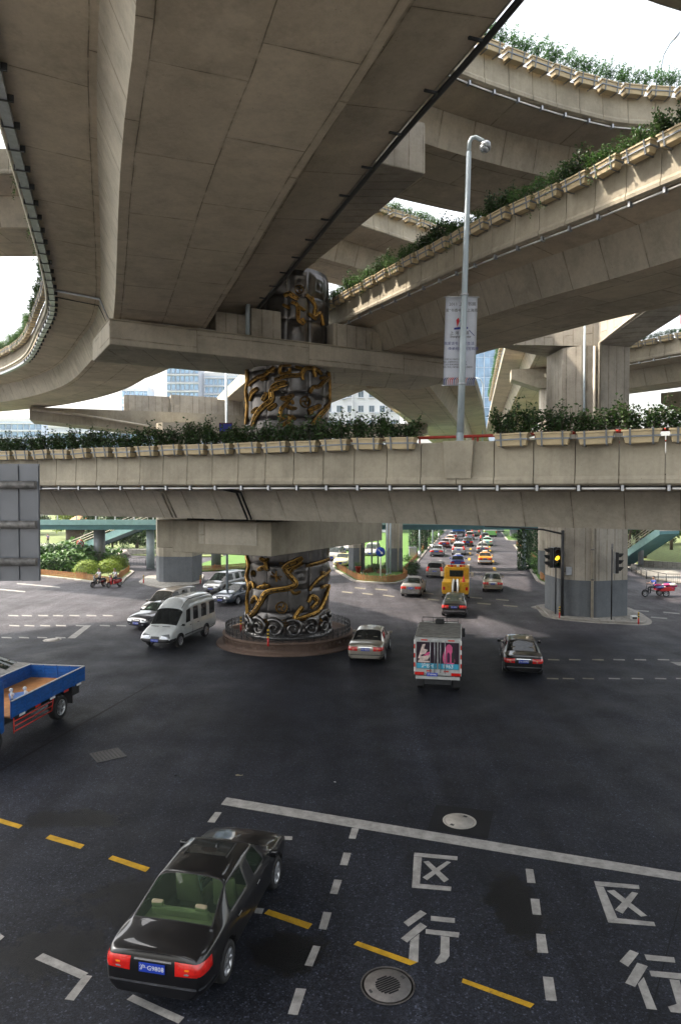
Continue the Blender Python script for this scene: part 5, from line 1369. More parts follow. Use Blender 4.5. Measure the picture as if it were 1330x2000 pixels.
far = [('blue_taxi', 'blue and white taxi ahead of the tow truck', 'sedan', 893, 1112, TAB, .95, 'taxi'), ('orange_taxi', 'orange and white taxi alone in the outer lane', 'sedan', 947, 1104, TAO, .95, 'taxi'),
       ('grey_sedan', 'grey saloon hugging the median kerb', 'sedan', 852, 1088, GRY, 1, 'car'), ('dark_sedan', 'dark saloon with glowing red tail lamps ahead of the grey saloon', 'sedan', 867, 1071, MRN, 1, 'car'),
       ('silver_van', 'silver people carrier ahead of the blue taxi', 'mpv', 895, 1085, SLV, 1.02, 'car'), ('pink_taxi', 'salmon taxi between dark saloons by the median', 'sedan', 878, 1063, TAP, .95, 'taxi'),
       ('black_sedan', 'black saloon ahead of the silver people carrier', 'sedan', 913, 1068, BLK, 1, 'car'), ('white_taxi', 'pale white taxi ahead of the orange taxi', 'sedan', 942, 1081, WHT, .95, 'taxi'),
       ('green_taxi', 'pale green taxi ahead of the white taxi', 'sedan', 951, 1067, TAG, .95, 'taxi'), ('dark_suv', 'dark off-roader behind the green and white bus', 'mpv', 946, 1059, BLK, .95, 'car'),
       ('white_hatchback', 'white hatchback ahead of the black saloon in the middle lane', 'mpv', 917, 1055, WHT, .9, 'car'), ('white_suv', 'white off-roader beside the blue lorry', 'mpv', 928, 1047, WHT, 1, 'car'),
       ('white_sedan', 'small white saloon beyond the white off-roader', 'sedan', 935, 1042, WHT, 1, 'car'), ('dark_car', 'dark saloon beside the blue lorry far up the road', 'sedan', 917, 1040, BLK, 1, 'car'), ('maroon_car', 'dark red saloon beyond the salmon taxi', 'sedan', 883, 1055, MRN, 1, 'car'),
       ('pale_car', 'pale saloon at the far end of the road right of the bus', 'sedan', 976, 1040, SLV, 1, 'car'), ('pale_van', 'pale van at the far end of the road', 'mpv', 983, 1034, WHT, 1, 'van'), ('silver_car', 'silver saloon far beyond the blue lorry', 'sedan', 905, 1033, SLV, 1, 'car')]
for nm, lab, key, px, py, colr, sc_f, ct in far:
    o = car(nm, lab, key, rear_at(px, py, a_, 4.7), a_, colr, glass='car_glass_dark', scale=sc_f, cat=ct, **S)
    if ct == 'taxi':
        s = obj('roof_sign', mesh_of(lambda bm: (box(bm, -.32, .32, -.12, .12, 1.47, 1.64), bev(bm, .04)), 'lamp_white'), None, o)
        if nm in ('blue_taxi', 'orange_taxi'):
            p_ = patch(CARS['sedan']['bvh'], -1.45, 125, 235, .30, .62, 24, 4, .006); p_.materials.append(MATS['white_paint']); obj('lower_panel', p_, None, o)
# oncoming side beyond the pillar
for nm, lab, key, px, py, colr, hdg, ct in (('cream_taxi', 'white taxi with pale yellow roof facing the junction beside a column', 'sedan', 664, 1108, TAY, 191, 'taxi'), ('white_car', 'white saloon behind the pillar on the far oncoming lane', 'mpv', 648, 1096, WHT, 191, 'car'),
        ('white_van', 'white van glimpsed between the expressway columns', 'mpv', 722, 1088, WHT, 191, 'van'), ('white_car', 'white car queueing behind the pale yellow taxi', 'sedan', 672, 1078, WHT, 191, 'car')):
    o = car(nm, lab, key, front_at(px, py, R(hdg), 4.7), R(hdg), colr, glass='car_glass', cat=ct, small=True, group='oncoming traffic beyond the pillar')
    if ct == 'taxi': obj('roof_sign', mesh_of(lambda bm: (box(bm, -.32, .32, -.12, .12, 1.47, 1.64), bev(bm, .04)), 'trim_black'), None, o)
# group turning on the left
pf_, pr_ = G(352, 1264), G(394, 1246.5); vd = (pf_-pr_); va = math.atan2(vd.x, vd.y); va = R(196)
lft = Vector((-math.cos(va), math.sin(va), 0))
vc = pf_-fwd(va)*1.62-lft*.92
car('white_van', 'white high-roof van with dark bumper and slotted bonnet leading the turn', 'van', tuple(vc), va, ('van_white', (.60, .63, .63)), '沪B 0725', 'car_glass_dark', group='vans', cat='van')
car('grey_minivan', 'two-tone grey people carrier directly behind the white van', 'mpv', front_at(293, 1212, R(200), 4.8), R(200), ('grey_beige', (.17, .155, .135)), '沪H 7M402', 'car_glass_dark', (1, 1.02, 1.08), group='people carriers', paint_kw=(.5,))
car('dark_sedan', 'dark saloon with bright bonnet half hidden by the white van', 'sedan', front_at(266, 1231, R(207), 4.8), R(207), ('deep_blue', (.012, .014, .022)), '沪A L6320', 'car_glass', group='saloon cars')
car('silver_minivan', 'silver people carrier with bright windscreen behind the blue-grey saloon', 'mpv', front_at(411, 1160, R(203), 4.8), R(203), ('grey_silver', (.24, .245, .245)), '沪J 1R957', 'car_glass', (1, 1, .98), group='people carriers', paint_kw=(.6,))
car('blue_grey_sedan', 'blue-grey saloon with bright windscreen turning behind the pillar', 'sedan', front_at(431, 1183, R(207), 4.7), R(207), DBL, '沪K 3E816', 'car_glass', group='saloon cars', paint_kw=(.4,))
car('white_sedan', 'white saloon seen beyond the blue dropside lorry', 'sedan', tuple(G(-58, 1352)), R(262), WHT, '沪L 9C145', 'car_glass', group='saloon cars')
# ================================================================== lorries, bus
def part_box(nm, mat, parent, *b, bv=0.0, M=None, seg=1):
    bm = nb(); box(bm, *b, 0, M)
    if bv: bev(bm, bv, seg)
    return obj(nm, bm, mat, parent)
def wheels(parent, r, xs, ys, w_=.24):
    t, h = wheel_meshes(r, w_, 6)
    for y in ys:
        for x in xs:
            p = bpy.data.objects.new('wheel', None); COL.objects.link(p); p.parent = parent; p.location = (x, y, r); obj('tyre', t, None, p); obj('rim', h, None, p)
pm('lorry_blue', (.012, .10, .36), .42, .1, .3, 5); pm('rust_bed', (.36, .16, .05), .75, .1, .35, 3); pm('box_alu', (.48, .49, .48), .45, .3, .2, 4); pm('tape_red', (.60, .03, .015), .4, 0, .1)
pm('ad_dark', (.022, .010, .020), .35, 0, .3, 3); pm('ad_pink', (.60, .09, .22), .4, 0, .15, 4); pm('ad_pale', (.62, .50, .46), .4, 0, .35, 8); pm('ad_cyan', (.05, .34, .50), .4, 0, .12); pm('ad_wine', (.07, .015, .05), .4, 0, .2); pm('tarp', (.16, .155, .14), .8, 0, .35, 4); pm('tow_yellow', (.62, .34, .015), .4, 0, .2, 5)
# --- box truck with advertisement doors
L = 5.2
bt = thing('box_truck', 'small white box truck with advertisement doors seen from behind', 'truck', rear_at(854, 1358, R(10), L), -R(10), 'lorries')
yr = -L/2
part_box('chassis', 'dark_metal', bt, -.55, .55, yr+.1, L/2-.3, .42, .62)
part_box('cargo_box', 'box_alu', bt, -.96, .96, yr+.05, yr+3.35, .80, 2.34, bv=.02)
part_box('roof_sheet', 'tarp', bt, -.93, .93, yr+.25, yr+3.2, 2.345, 2.42, bv=.02)
part_box('cab', 'white_paint', bt, -.85, .85, yr+3.45, L/2, .55, 2.12, bv=.1, seg=3)
for s in (-1, 1):
    d = part_box('door', 'ad_dark', bt, .03 if s > 0 else -.86, .86 if s > 0 else -.03, yr+.012, yr+.047, 1.08, 2.18)
    y = yr+.0115
    def flat(nm, pts, mat, dy=0.0, par=d):
        bm = nb(); bm.faces.new([bm.verts.new((px, y-dy, pz)) for px, pz in pts]); bmesh.ops.recalc_face_normals(bm, faces=bm.faces[:]); return obj(nm, bm, mat, par)
    flat('print', [(s*.04, 1.09), (s*.85, 1.09), (s*.85, 1.31), (s*.04, 1.31)], 'ad_cyan', .003)
    t = obj('lettering', lettering('沪BH' if s < 0 else '1963', .22, 'white_paint'), None, d); t.location = (s*.42, y-.006, 1.20); t.rotation_euler = (math.pi/2, 0, 0)
    if s > 0:
        flat('print', [(.46+.26*math.cos(a*.393)*(1 if math.sin(a*.393) < 0 else .8), 1.62+.5*math.sin(a*.393)) for a in range(16)], 'ad_pink', .002)
        flat('print', [(.38, 1.36), (.5, 1.36), (.5, 1.7), (.46, 1.78), (.42, 1.78), (.38, 1.7)], 'ad_wine', .004); flat('print', [(.56, 1.36), (.68, 1.36), (.68, 1.72), (.645, 1.82), (.645, 1.98), (.595, 1.98), (.595, 1.82), (.56, 1.72)], 'joint_black', .004)
    else:
        for q in ([(-.8, 1.5), (-.62, 2.08), (-.5, 2.1), (-.56, 1.9), (-.4, 1.86), (-.5, 1.7), (-.66, 1.66), (-.7, 1.5)], [(-.74, 1.40), (-.4, 1.46), (-.3, 1.62), (-.36, 1.72), (-.5, 1.6), (-.72, 1.58)], [(-.8, 1.34), (-.35, 1.34), (-.3, 1.4), (-.78, 1.44)]): flat('print', q, 'ad_pale', .003)
        flat('print', [(-.6, 1.60), (-.36, 1.64), (-.3, 1.8), (-.45, 1.74)], 'ad_pink', .0045)
    for x in (.12, .30): obj('lock_rod', mesh_of(lambda bm: tube(bm, [(s*x, yr-.02, .92), (s*x, yr-.02, 2.26)], .014, 6), 'galv'), None, bt)
    for k in range(7): part_box('reflector_tape', 'tape_red' if k % 2 else 'white_paint', bt, s*.945-.025, s*.945+.025, yr+.035, yr+.049, .95+k*.19, 1.12+k*.19)
    part_box('reflector_tape', 'tape_red', bt, s*.55-.13, s*.55+.13, yr+.035, yr+.048, 2.235, 2.285)
    part_box('reflector_tape', 'tape_red', bt, s*.35-.1, s*.35+.1, yr+.035, yr+.048, .965, 1.01); part_box('tail_lamp', 'lens_red', bt, s*.74-.19, s*.74+.19, yr-.02, yr+.045, .82, .94, bv=.01)
    obj('mirror', mesh_of(lambda bm: (tube(bm, [(s*.8, L/2-.45, 1.75), (s*1.06, L/2-.5, 1.8)], .014, 5), box(bm, s*1.06-.07, s*1.06+.07, L/2-.54, L/2-.48, 1.5, 1.9)), 'trim_black'), None, bt)
part_box('bumper_bar', 'box_alu', bt, -.9, .9, yr-.01, yr+.06, .66, .78)
p = obj('number_plate', PLATE, None, bt); p.location = (-.22, yr-.03, .86); t = obj('plate_lettering', lettering('沪HM963', .1, 'white_paint'), None, p); t.location = (0, -.0095, 0); t.rotation_euler = (math.pi/2, 0, 0)
obj('roof_rack', mesh_of(lambda bm: [tube(bm, q, .018, 5) for q in ([(-.8, yr+3.35, 2.36), (-.8, yr+3.35, 2.62), (.8, yr+3.35, 2.62), (.8, yr+3.35, 2.36)], [(-.8, yr+3.0, 2.5), (.8, yr+3.0, 2.5)], [(-.3, yr+3.35, 2.4), (-.3, yr+3.35, 2.62)], [(.3, yr+3.35, 2.4), (.3, yr+3.35, 2.62)])], 'dark_metal'), None, bt)
part_box('roof_unit', 'trim_black', bt, -.2, .2, yr+2.8, yr+3.2, 2.43, 2.62, bv=.03)
wheels(bt, .33, (-.78, .78), (yr+1.1, L/2-.75)); part_box('mudflap', 'black_plastic', bt, -.9, -.62, yr+.62, yr+.64, .2, .6); part_box('mudflap', 'black_plastic', bt, .62, .9, yr+.62, yr+.64, .2, .6)
# --- yellow tow truck
tk = thing('tow_truck', 'yellow tow truck with orange light bar and white lifting arms', 'truck', rear_at(888, 1179, R(11.5), 0.2), -R(11.5), 'lorries')
part_box('chassis', 'dark_metal', tk, -.5, .5, 0, 5.2, .45, .7)
for s in (-1, 1):
    part_box('side_box', 'tow_yellow', tk, s*.66-.36, s*.66+.36, .5, 2.8, .75, 1.55, bv=.04); part_box('tail_lamp', 'lens_red', tk, s*.86-.09, s*.86+.09, .46, .499, .95, 1.2)
    obj('lifting_arm', mesh_of(lambda bm: tube(bm, [(s*.18, .3, .8), (s*.2, .6, 1.35), (s*.14, 1.1, 1.7)], [.07, .09, .07], 8), 'white_paint'), None, tk)
    obj('mirror', mesh_of(lambda bm: (tube(bm, [(s*.95, 4.4, 1.9), (s*1.22, 4.3, 1.9)], .02, 5), box(bm, s*1.22-.1, s*1.22+.1, 4.26, 4.32, 1.55, 1.95)), 'white_paint'), None, tk)
part_box('bed', 'tow_yellow', tk, -.98, .98, .45, 3.2, .66, .76); part_box('lift_boom', 'tow_yellow', tk, -.12, .12, -.3, 2.2, .55, .68)
part_box('crane_tower', 'dark_metal', tk, -.25, .25, 1.2, 2.4, .75, 1.5, bv=.05)
cb = part_box('cab', 'tow_yellow', tk, -.98, .98, 3.2, 5.3, .6, 2.42, bv=.12, seg=3); part_box('rear_window', 'car_glass', cb, -.5, .5, 3.18, 3.205, 1.72, 2.14)
part_box('window_frame', 'trim_black', cb, -.55, .55, 3.19, 3.203, 1.67, 2.19)
for k in range(6): part_box('beacon', 'lens_orange' if k in (0, 5, 2) else ('lens_red' if k in (1, 4) else 'lamp_white'), tk, -.72+k*.24, -.50+k*.24, 3.5, 3.75, 2.43, 2.58, bv=.02)
obj('traffic_cone', mesh_of(lambda bm: lathe(bm, [(.16, 0), (.13, .02), (.02, .5), (.0, .5)], 14, 0, Matrix.Translation((.62, .9, 1.56))), 'tape_red'), None, tk)
wheels(tk, .40, (-.82, .82), (1.3, 4.3), .28)
# --- blue dropside lorry cut by the left edge
q0 = G(165, 1302, 1.55); lor = thing('dropside_lorry', 'blue dropside lorry with an empty rust-brown bed heading left', 'truck', (q0.x, q0.y, 0), 0, 'lorries', rot=(0, 0, math.pi-R(8)))
# local frame: +Y is the way it drives, rear near side corner at the origin, far side at +x
W_ = 2.25; Lb = 4.6
part_box('bed_floor', 'rust_bed', lor, .03, W_-.03, .03, Lb, 1.02, 1.07)
part_box('chassis', 'dark_metal', lor, .55, W_-.55, .1, 6.6, .62, 1.015)
def dropside(x0, y0, x1, y1, n, nm):
    d = Vector((x1-x0, y1-y0, 0)); ln = d.length; d.normalize()
    M0 = Matrix.Translation((x0, y0, 0)) @ Matrix.Rotation(math.atan2(d.y, d.x), 4, 'Z')
    o = obj(nm, mesh_of(lambda bm: box(bm, 0, ln, -.012, .012, 1.03, 1.55, 0, M0), 'lorry_blue'), None, lor)
    for k in range(4): obj('side_rib', mesh_of(lambda bm: (box(bm, .02, ln-.02, -.028, .028, 1.07+k*.125, 1.135+k*.125, 0, M0)), 'lorry_blue'), None, o)
    for k in range(n+1): obj('post', mesh_of(lambda bm: box(bm, max(0, k*ln/n-.025), min(ln, k*ln/n+.025), -.036, .036, 1.0, 1.57, 0, M0), 'lorry_blue'), None, o)
    obj('top_rail', mesh_of(lambda bm: box(bm, 0, ln, -.03, .03, 1.552, 1.585, 0, M0), 'galv'), None, o)
dropside(0, 0, 0, Lb, 6, 'side_board'); dropside(W_, 0, W_, Lb, 6, 'side_board'); dropside(.04, 0, W_-.04, 0, 4, 'tail_board')
for k in range(5): part_box('reflector_tape', 'tape_red' if k % 2 else 'white_paint', lor, -.04, -.02, .3+k*.9, .6+k*.9, .96, 1.03)
wheels(lor, .44, (.2, W_-.2), (1.55, 5.4), .3)
part_box('cab', 'lorry_blue', lor, .05, W_-.05, Lb+.2, Lb+2.0, .6, 2.3, bv=.12, seg=3)
part_box('rear_lamp_board', 'trim_black', lor, .3, W_-.3, -.02, .1, .72, .9); part_box('mudguard', 'black_plastic', lor, .05, .42, .75, .8, .35, .98); part_box('tool_box', 'dark_metal', lor, .1, .5, .2, .72, .6, 1.0)
b_ = nb()
for z in (.55, .72, .88): tube(b_, [(-.02, 2.3, z), (-.02, 4.5, z)], .02, 6)
tube(b_, [(-.02, 2.3, .55), (-.02, 2.2, .95)], .02, 6); tube(b_, [(-.02, 4.5, .5), (-.02, 4.5, 1.0)], .02, 6); obj('side_guard', b_, 'tape_red', lor)
tl = thing('hand_trolley', 'upturned small blue trolley with white castors on the lorry bed', 'trolley', tuple(lor.matrix_basis @ Vector((1.05, 2.6, 1.075))), math.pi+.5)
part_box('platform', 'lorry_blue', tl, -.3, .3, -.42, .42, .02, .07, bv=.01)
for x in (-.24, .24): part_box('edge_rail', 'galv', tl, x-.02, x+.02, -.42, .42, .072, .10)
for x in (-.22, .22):
    for y in (-.32, .32):
        obj('castor', mesh_of(lambda bm: (lathe(bm, [(.001, -.025), (.065, -.025), (.07, 0), (.065, .025), (.001, .025)], 14, 0, Matrix.Translation((x, y, .21)), 'Y'), box(bm, x-.03, x+.03, y-.03, y+.03, .07, .16)), 'lamp_white'), None, tl)
# --- far blue lorry and bus
fl2 = thing('blue_lorry', 'blue covered lorry among the cars far up the road', 'truck', rear_at(895, 1049, a_, 6), -a_, 'lorries')
part_box('cargo_body', 'lorry_blue', fl2, -1.15, 1.15, -3, 1.2, 1.0, 3.1, bv=.1, seg=2); part_box('cab', 'lorry_blue', fl2, -1.1, 1.1, 1.35, 3, .7, 2.6, bv=.12, seg=2); part_box('chassis', 'dark_metal', fl2, -.5, .5, -2.9, 2.8, .6, .98); part_box('tail_board', 'dark_metal', fl2, -1.1, 1.1, -3.04, -3.0, .75, 1.2)
for k in range(5): part_box('rib', 'lorry_blue', fl2, -1.17, 1.17, -2.8+k*.9, -2.72+k*.9, .98, 3.12)
wheels(fl2, .48, (-.95, .95), (-1.8, 2.2), .3)
pm('bus_green', (.16, .42, .12), .4, 0, .15)
bs = thing('city_bus', 'white and green city bus at the far end of the road', 'bus', rear_at(957, 1049, a_, 11), -a_)
part_box('body', 'white_paint', bs, -1.25, 1.25, -5.5, 5.5, 1.25, 3.1, bv=.12, seg=3); part_box('skirt', 'bus_green', bs, -1.255, 1.255, -5.51, 5.5, .38, 1.248, bv=.06); part_box('rear_window', 'car_glass_dark', bs, -1.0, 1.0, -5.53, -5.49, 2.15, 2.85, bv=.01)
for s in (-1, 1):
    part_box('tail_lamp', 'lens_red', bs, s*1.1-.08, s*1.1+.08, -5.54, -5.5, .8, 1.2)
    for k in range(6): part_box('side_window', 'car_glass_dark', bs, s*1.262-.006, s*1.262+.006, -4.9+k*1.65, -3.45+k*1.65, 1.75, 2.75)
wheels(bs, .48, (-1.1, 1.1), (-3.4, 3.2), .3)

# ================================================================== people, scooters, tricycle
def skin_mesh(verts, edges, radii, root=0, sub=1):
    me = bpy.data.meshes.new('b'); me.from_pydata([Vector(v) for v in verts], edges, []); o = bpy.data.objects.new('b', me); COL.objects.link(o)
    m = o.modifiers.new('k', 'SKIN'); m.use_smooth_shade = True
    for i, r_ in enumerate(radii): me.skin_vertices[0].data[i].radius = (r_, r_) if not isinstance(r_, tuple) else r_
    me.skin_vertices[0].data[root].use_root = True
    s = o.modifiers.new('s', 'SUBSURF'); s.levels = sub; s.render_levels = sub
    dg = bpy.context.evaluated_depsgraph_get(); dg.update(); res = bpy.data.meshes.new_from_object(o.evaluated_get(dg)); bpy.data.objects.remove(o); return res
def person(label, loc, rz, pose, shirt, pants, group=None):
    """pose: dict of joints (x right, y forward, z up)"""
    J = pose; names = ['pelvis', 'waist', 'chest', 'neck', 'head', 'crown', 'shl', 'ell', 'wrl', 'hal', 'shr', 'elr', 'wrr', 'har', 'hil', 'knl', 'anl', 'tol', 'hir', 'knr', 'anr', 'tor']
    rad = dict(pelvis=(.16, .12), waist=(.14, .10), chest=(.17, .115), neck=.055, head=(.085, .1), crown=(.07, .085), shl=.07, ell=.045, wrl=.032, hal=.035, shr=.07, elr=.045, wrr=.032, har=.035, hil=.09, knl=.062, anl=.042, tol=.04, hir=.09, knr=.062, anr=.042, tor=.04)
    ed = [('pelvis', 'waist'), ('waist', 'chest'), ('chest', 'neck'), ('neck', 'head'), ('head', 'crown'), ('chest', 'shl'), ('shl', 'ell'), ('ell', 'wrl'), ('wrl', 'hal'), ('chest', 'shr'), ('shr', 'elr'), ('elr', 'wrr'), ('wrr', 'har'), ('pelvis', 'hil'), ('hil', 'knl'), ('knl', 'anl'), ('anl', 'tol'), ('pelvis', 'hir'), ('hir', 'knr'), ('knr', 'anr'), ('anr', 'tor')]
    me = skin_mesh([J[n] for n in names], [(names.index(a), names.index(b)) for a, b in ed], [rad[n] for n in names])
    me.materials.clear()
    for mm in (shirt, pants, 'skin', 'black_plastic'): me.materials.append(MATS[mm])
    grp = dict(pelvis=1, waist=0, chest=0, neck=2, head=2, crown=2, shl=0, ell=2, wrl=2, hal=2, shr=0, elr=2, wrr=2, har=2, hil=1, knl=1, anl=1, tol=3, hir=1, knr=1, anr=1, tor=3)
    seg = [(Vector(J[a]), Vector(J[b]), grp[a] if grp[a] in (0, 1) else grp[b], grp[b]) for a, b in ed]
    for p in me.polygons:
        c = p.center; best = min(seg, key=lambda s: ((c-(s[0].lerp(s[1], max(0, min(1, (c-s[0]).dot(s[1]-s[0])/max(1e-6, (s[1]-s[0]).length_squared)))))).length))
        t = (c-best[0]).dot(best[1]-best[0])/max(1e-6, (best[1]-best[0]).length_squared); p.material_index = best[3] if t > .5 else best[2]; p.use_smooth = True
    o = obj('person', me, None, None, label, 'person', group); o.location = loc; o.rotation_euler = (0, 0, rz)
    hd = Vector(J['crown'])
    hm = nb(); bmesh.ops.create_icosphere(hm, subdivisions=2, radius=1.0, matrix=Matrix.Translation(hd+Vector((0, -.02, .0))) @ Matrix.Diagonal((.088, .105, .085, 1)))
    bmesh.ops.delete(hm, geom=[v for v in hm.verts if v.co.z < hd.z-.035 and v.co.y > hd.y-.03], context='VERTS'); obj('hair', hm, 'hair', o, smooth=True)
    fm = nb(); fc = Vector(J['head'])
    bmesh.ops.create_icosphere(fm, subdivisions=1, radius=.02, matrix=Matrix.Translation(fc+Vector((0, .105, .0)))); obj('nose', fm, 'skin', o, smooth=True)
    em = nb()
    for s in (-1, 1): bmesh.ops.create_icosphere(em, subdivisions=1, radius=.011, matrix=Matrix.Translation(fc+Vector((s*.034, .09, .035))))
    obj('eyes', em, 'hair', o)
    return o
SIT = dict(pelvis=(0, -.15, .80), waist=(0, -.17, .98), chest=(0, -.12, 1.20), neck=(0, -.08, 1.38), head=(0, -.05, 1.48), crown=(0, -.05, 1.59), shl=(-.19, -.1, 1.28), ell=(-.28, .1, 1.05), wrl=(-.27, .34, 1.04), hal=(-.27, .42, 1.04), shr=(.19, -.1, 1.28), elr=(.28, .1, 1.05), wrr=(.27, .34, 1.04), har=(.27, .42, 1.04),
           hil=(-.11, -.1, .78), knl=(-.15, .3, .72), anl=(-.13, .28, .32), tol=(-.13, .42, .27), hir=(.11, -.1, .78), knr=(.15, .3, .72), anr=(.13, .28, .32), tor=(.13, .42, .27))
STAND = dict(pelvis=(0, 0, .93), waist=(0, 0, 1.1), chest=(0, .01, 1.32), neck=(0, .02, 1.5), head=(0, .04, 1.59), crown=(0, .04, 1.70), shl=(-.19, 0, 1.4), ell=(-.25, -.04, 1.13), wrl=(-.25, .06, .9), hal=(-.25, .08, .8), shr=(.19, 0, 1.4), elr=(.25, -.05, 1.13), wrr=(.25, .03, .9), har=(.25, .05, .8), hil=(-.1, 0, .88), knl=(-.11, .1, .48), anl=(-.11, 0, .09), tol=(-.11, .14, .05), hir=(.1, 0, .88), knr=(.11, .06, .48), anr=(.11, -.16, .1), tor=(.11, -.02, .05))
pm('shirt_white', (.62, .62, .66), .8, 0, .08); pm('shirt_blue', (.04, .09, .38), .8, 0, .1); pm('trousers_dark', (.02, .022, .03), .85, 0, .15); pm('shirt_violet', (.25, .2, .32), .8, 0, .1); pm('scooter_red', (.45, .015, .02), .25, 0, .1, coat=1); pm('scooter_black', (.015, .015, .017), .25, 0, .1, coat=1)
def scooter(label, loc, rz, mat):
    o = thing('motor_scooter', label, 'scooter', loc, rz, 'motor scooters')
    wheels(o, .24, (0,), (-.58, .62), .11)
    bm = nb(); hexa(bm, [(-.13, -.75, .38), (.13, -.75, .38), (.15, .0, .28), (-.15, .0, .28)], [(-.11, -.85, .66), (.11, -.85, .66), (.13, -.02, .66), (-.13, -.02, .66)]); box(bm, -.15, .15, .0, .38, .26, .32); bev(bm, .03, 2); obj('body', bm, mat, o, smooth=True)
    bm = nb(); hexa(bm, [(-.19, .38, .26), (.19, .38, .26), (.15, .50, .26), (-.15, .50, .26)], [(-.17, .30, .86), (.17, .30, .86), (.1, .46, .92), (-.1, .46, .92)]); bev(bm, .03, 2); obj('leg_shield', bm, mat, o, smooth=True)
    bm = nb(); box(bm, -.12, .12, -.72, .0, .665, .76); bev(bm, .04, 2); obj('seat', bm, 'trim_black', o, smooth=True)
    bm = nb(); tube(bm, [(-.31, .36, 1.04), (-.12, .42, 1.02), (.12, .42, 1.02), (.31, .36, 1.04)], .018, 6); tube(bm, [(0, .42, 1.0), (0, .5, .6), (0, .60, .28)], .03, 6); obj('handlebar', bm, 'dark_metal', o)
    bm = nb(); bmesh.ops.create_icosphere(bm, subdivisions=2, radius=.075, matrix=Matrix.Translation((0, .47, .93))); obj('head_lamp', bm, 'lens_clear', o, smooth=True)
    for s in (-1, 1): bm = nb(); tube(bm, [(s*.25, .38, 1.04), (s*.3, .4, 1.22)], .01, 5); box(bm, s*.3-.05, s*.3+.05, .39, .41, 1.18, 1.27); obj('mirror', bm, 'dark_metal', o)
    bm = nb(); box(bm, -.05, .05, .48, .86, .47, .52); bev(bm, .02); obj('mudguard', bm, mat, o)
for px, py, mat, lab, lp_ in ((193, 1146, 'scooter_black', 'black motor scooter beside the garden bed', 'person in pale shirt riding the black scooter'), (224, 1146, 'scooter_red', 'red motor scooter following the black one', 'person in pale shirt riding the red scooter')):
    p = G(px, py); rz = R(148); scooter(lab, (p.x, p.y, 0), rz, mat); person(lp_, (p.x, p.y, .0), rz, SIT, 'shirt_white', 'trousers_dark', 'scooter riders')
p = G(1281, 1165); rz = R(98)
tc = thing('cargo_tricycle', 'cargo tricycle heaped with bundles by the right railing', 'tricycle', (p.x, p.y, 0), rz)
wheels(tc, .3, (0,), (1.0,), .06); wheels(tc, .3, (-.45, .45), (-.55,), .06)
bm = nb(); tube(bm, [(0, 1.0, .3), (0, .85, .95), (0, .8, 1.0)], .022, 6); tube(bm, [(-.28, .7, 1.02), (0, .82, 1.0), (.28, .7, 1.02)], .016, 6); tube(bm, [(0, .88, .7), (0, .3, .45), (0, -.5, .45)], .025, 6); tube(bm, [(0, .25, .45), (0, .2, .75)], .02, 6); obj('frame', bm, 'dark_metal', tc)
bm = nb(); box(bm, -.09, .09, .05, .32, .76, .82); bev(bm, .02); obj('saddle', bm, 'trim_black', tc)
bm = nb(); box(bm, -.5, .5, -1.25, -.05, .5, .55)
for x in (-.5, .46): box(bm, x, x+.04, -1.25, -.05, .552, .8)
obj('cargo_tray', bm, 'sign_red', tc)
pm('bundle_pink', (.55, .06, .2), .8, 0, .3, 6); pm('bundle_white', (.62, .58, .52), .85, 0, .25, 6); pm('bundle_navy', (.02, .03, .12), .85, 0, .3, 6)
rg = random.Random(8)
for k in range(16):
    bm = nb(); c = Vector((rg.uniform(-.36, .36), rg.uniform(-1.35, .0), .66+.1*(k//4)+rg.uniform(0, .05))); M = Matrix.Translation(tc.matrix_basis @ c) @ Matrix.Rotation(rz+rg.uniform(-.5, .5), 4, 'Z')
    bmesh.ops.create_icosphere(bm, subdivisions=2, radius=1, matrix=M @ Matrix.Diagonal((rg.uniform(.14, .3), rg.uniform(.25, .42), rg.uniform(.09, .14), 1)))
    for v in bm.verts: v.co += Vector((mnoise.noise(v.co*5), mnoise.noise(v.co*5+Vector((7, 0, 0))), mnoise.noise(v.co*5+Vector((0, 9, 0)))))*.05
    cn = ('bundle_pink', 'bundle_white', 'bundle_navy')[k % 3]
    obj('cloth_bundle', bm, cn, None, {'bundle_pink': 'pink', 'bundle_white': 'off-white', 'bundle_navy': 'navy'}[cn]+' cloth bundle heaped on the cargo tricycle', 'bundle', 'bundles on the tricycle', smooth=True)
PED = dict(SIT); 
person('person in blue top pedalling the loaded cargo tricycle', tuple(tc.matrix_basis @ Vector((0, .33, .02))), rz, PED, 'shirt_blue', 'trousers_dark')
for i, (x, y, sh, lab) in enumerate(((-48.2, 112.5, 'shirt_violet', 'person in violet top walking on the park path'), (-51.5, 113.5, 'shirt_blue', 'person in blue top standing farther along the park path'), (-53.0, 113.0, 'shirt_blue', 'person in blue beside another on the park path'))):
    person(lab, (x, y, .14), 1.0+i, STAND, sh, 'trousers_dark', 'people in the park')

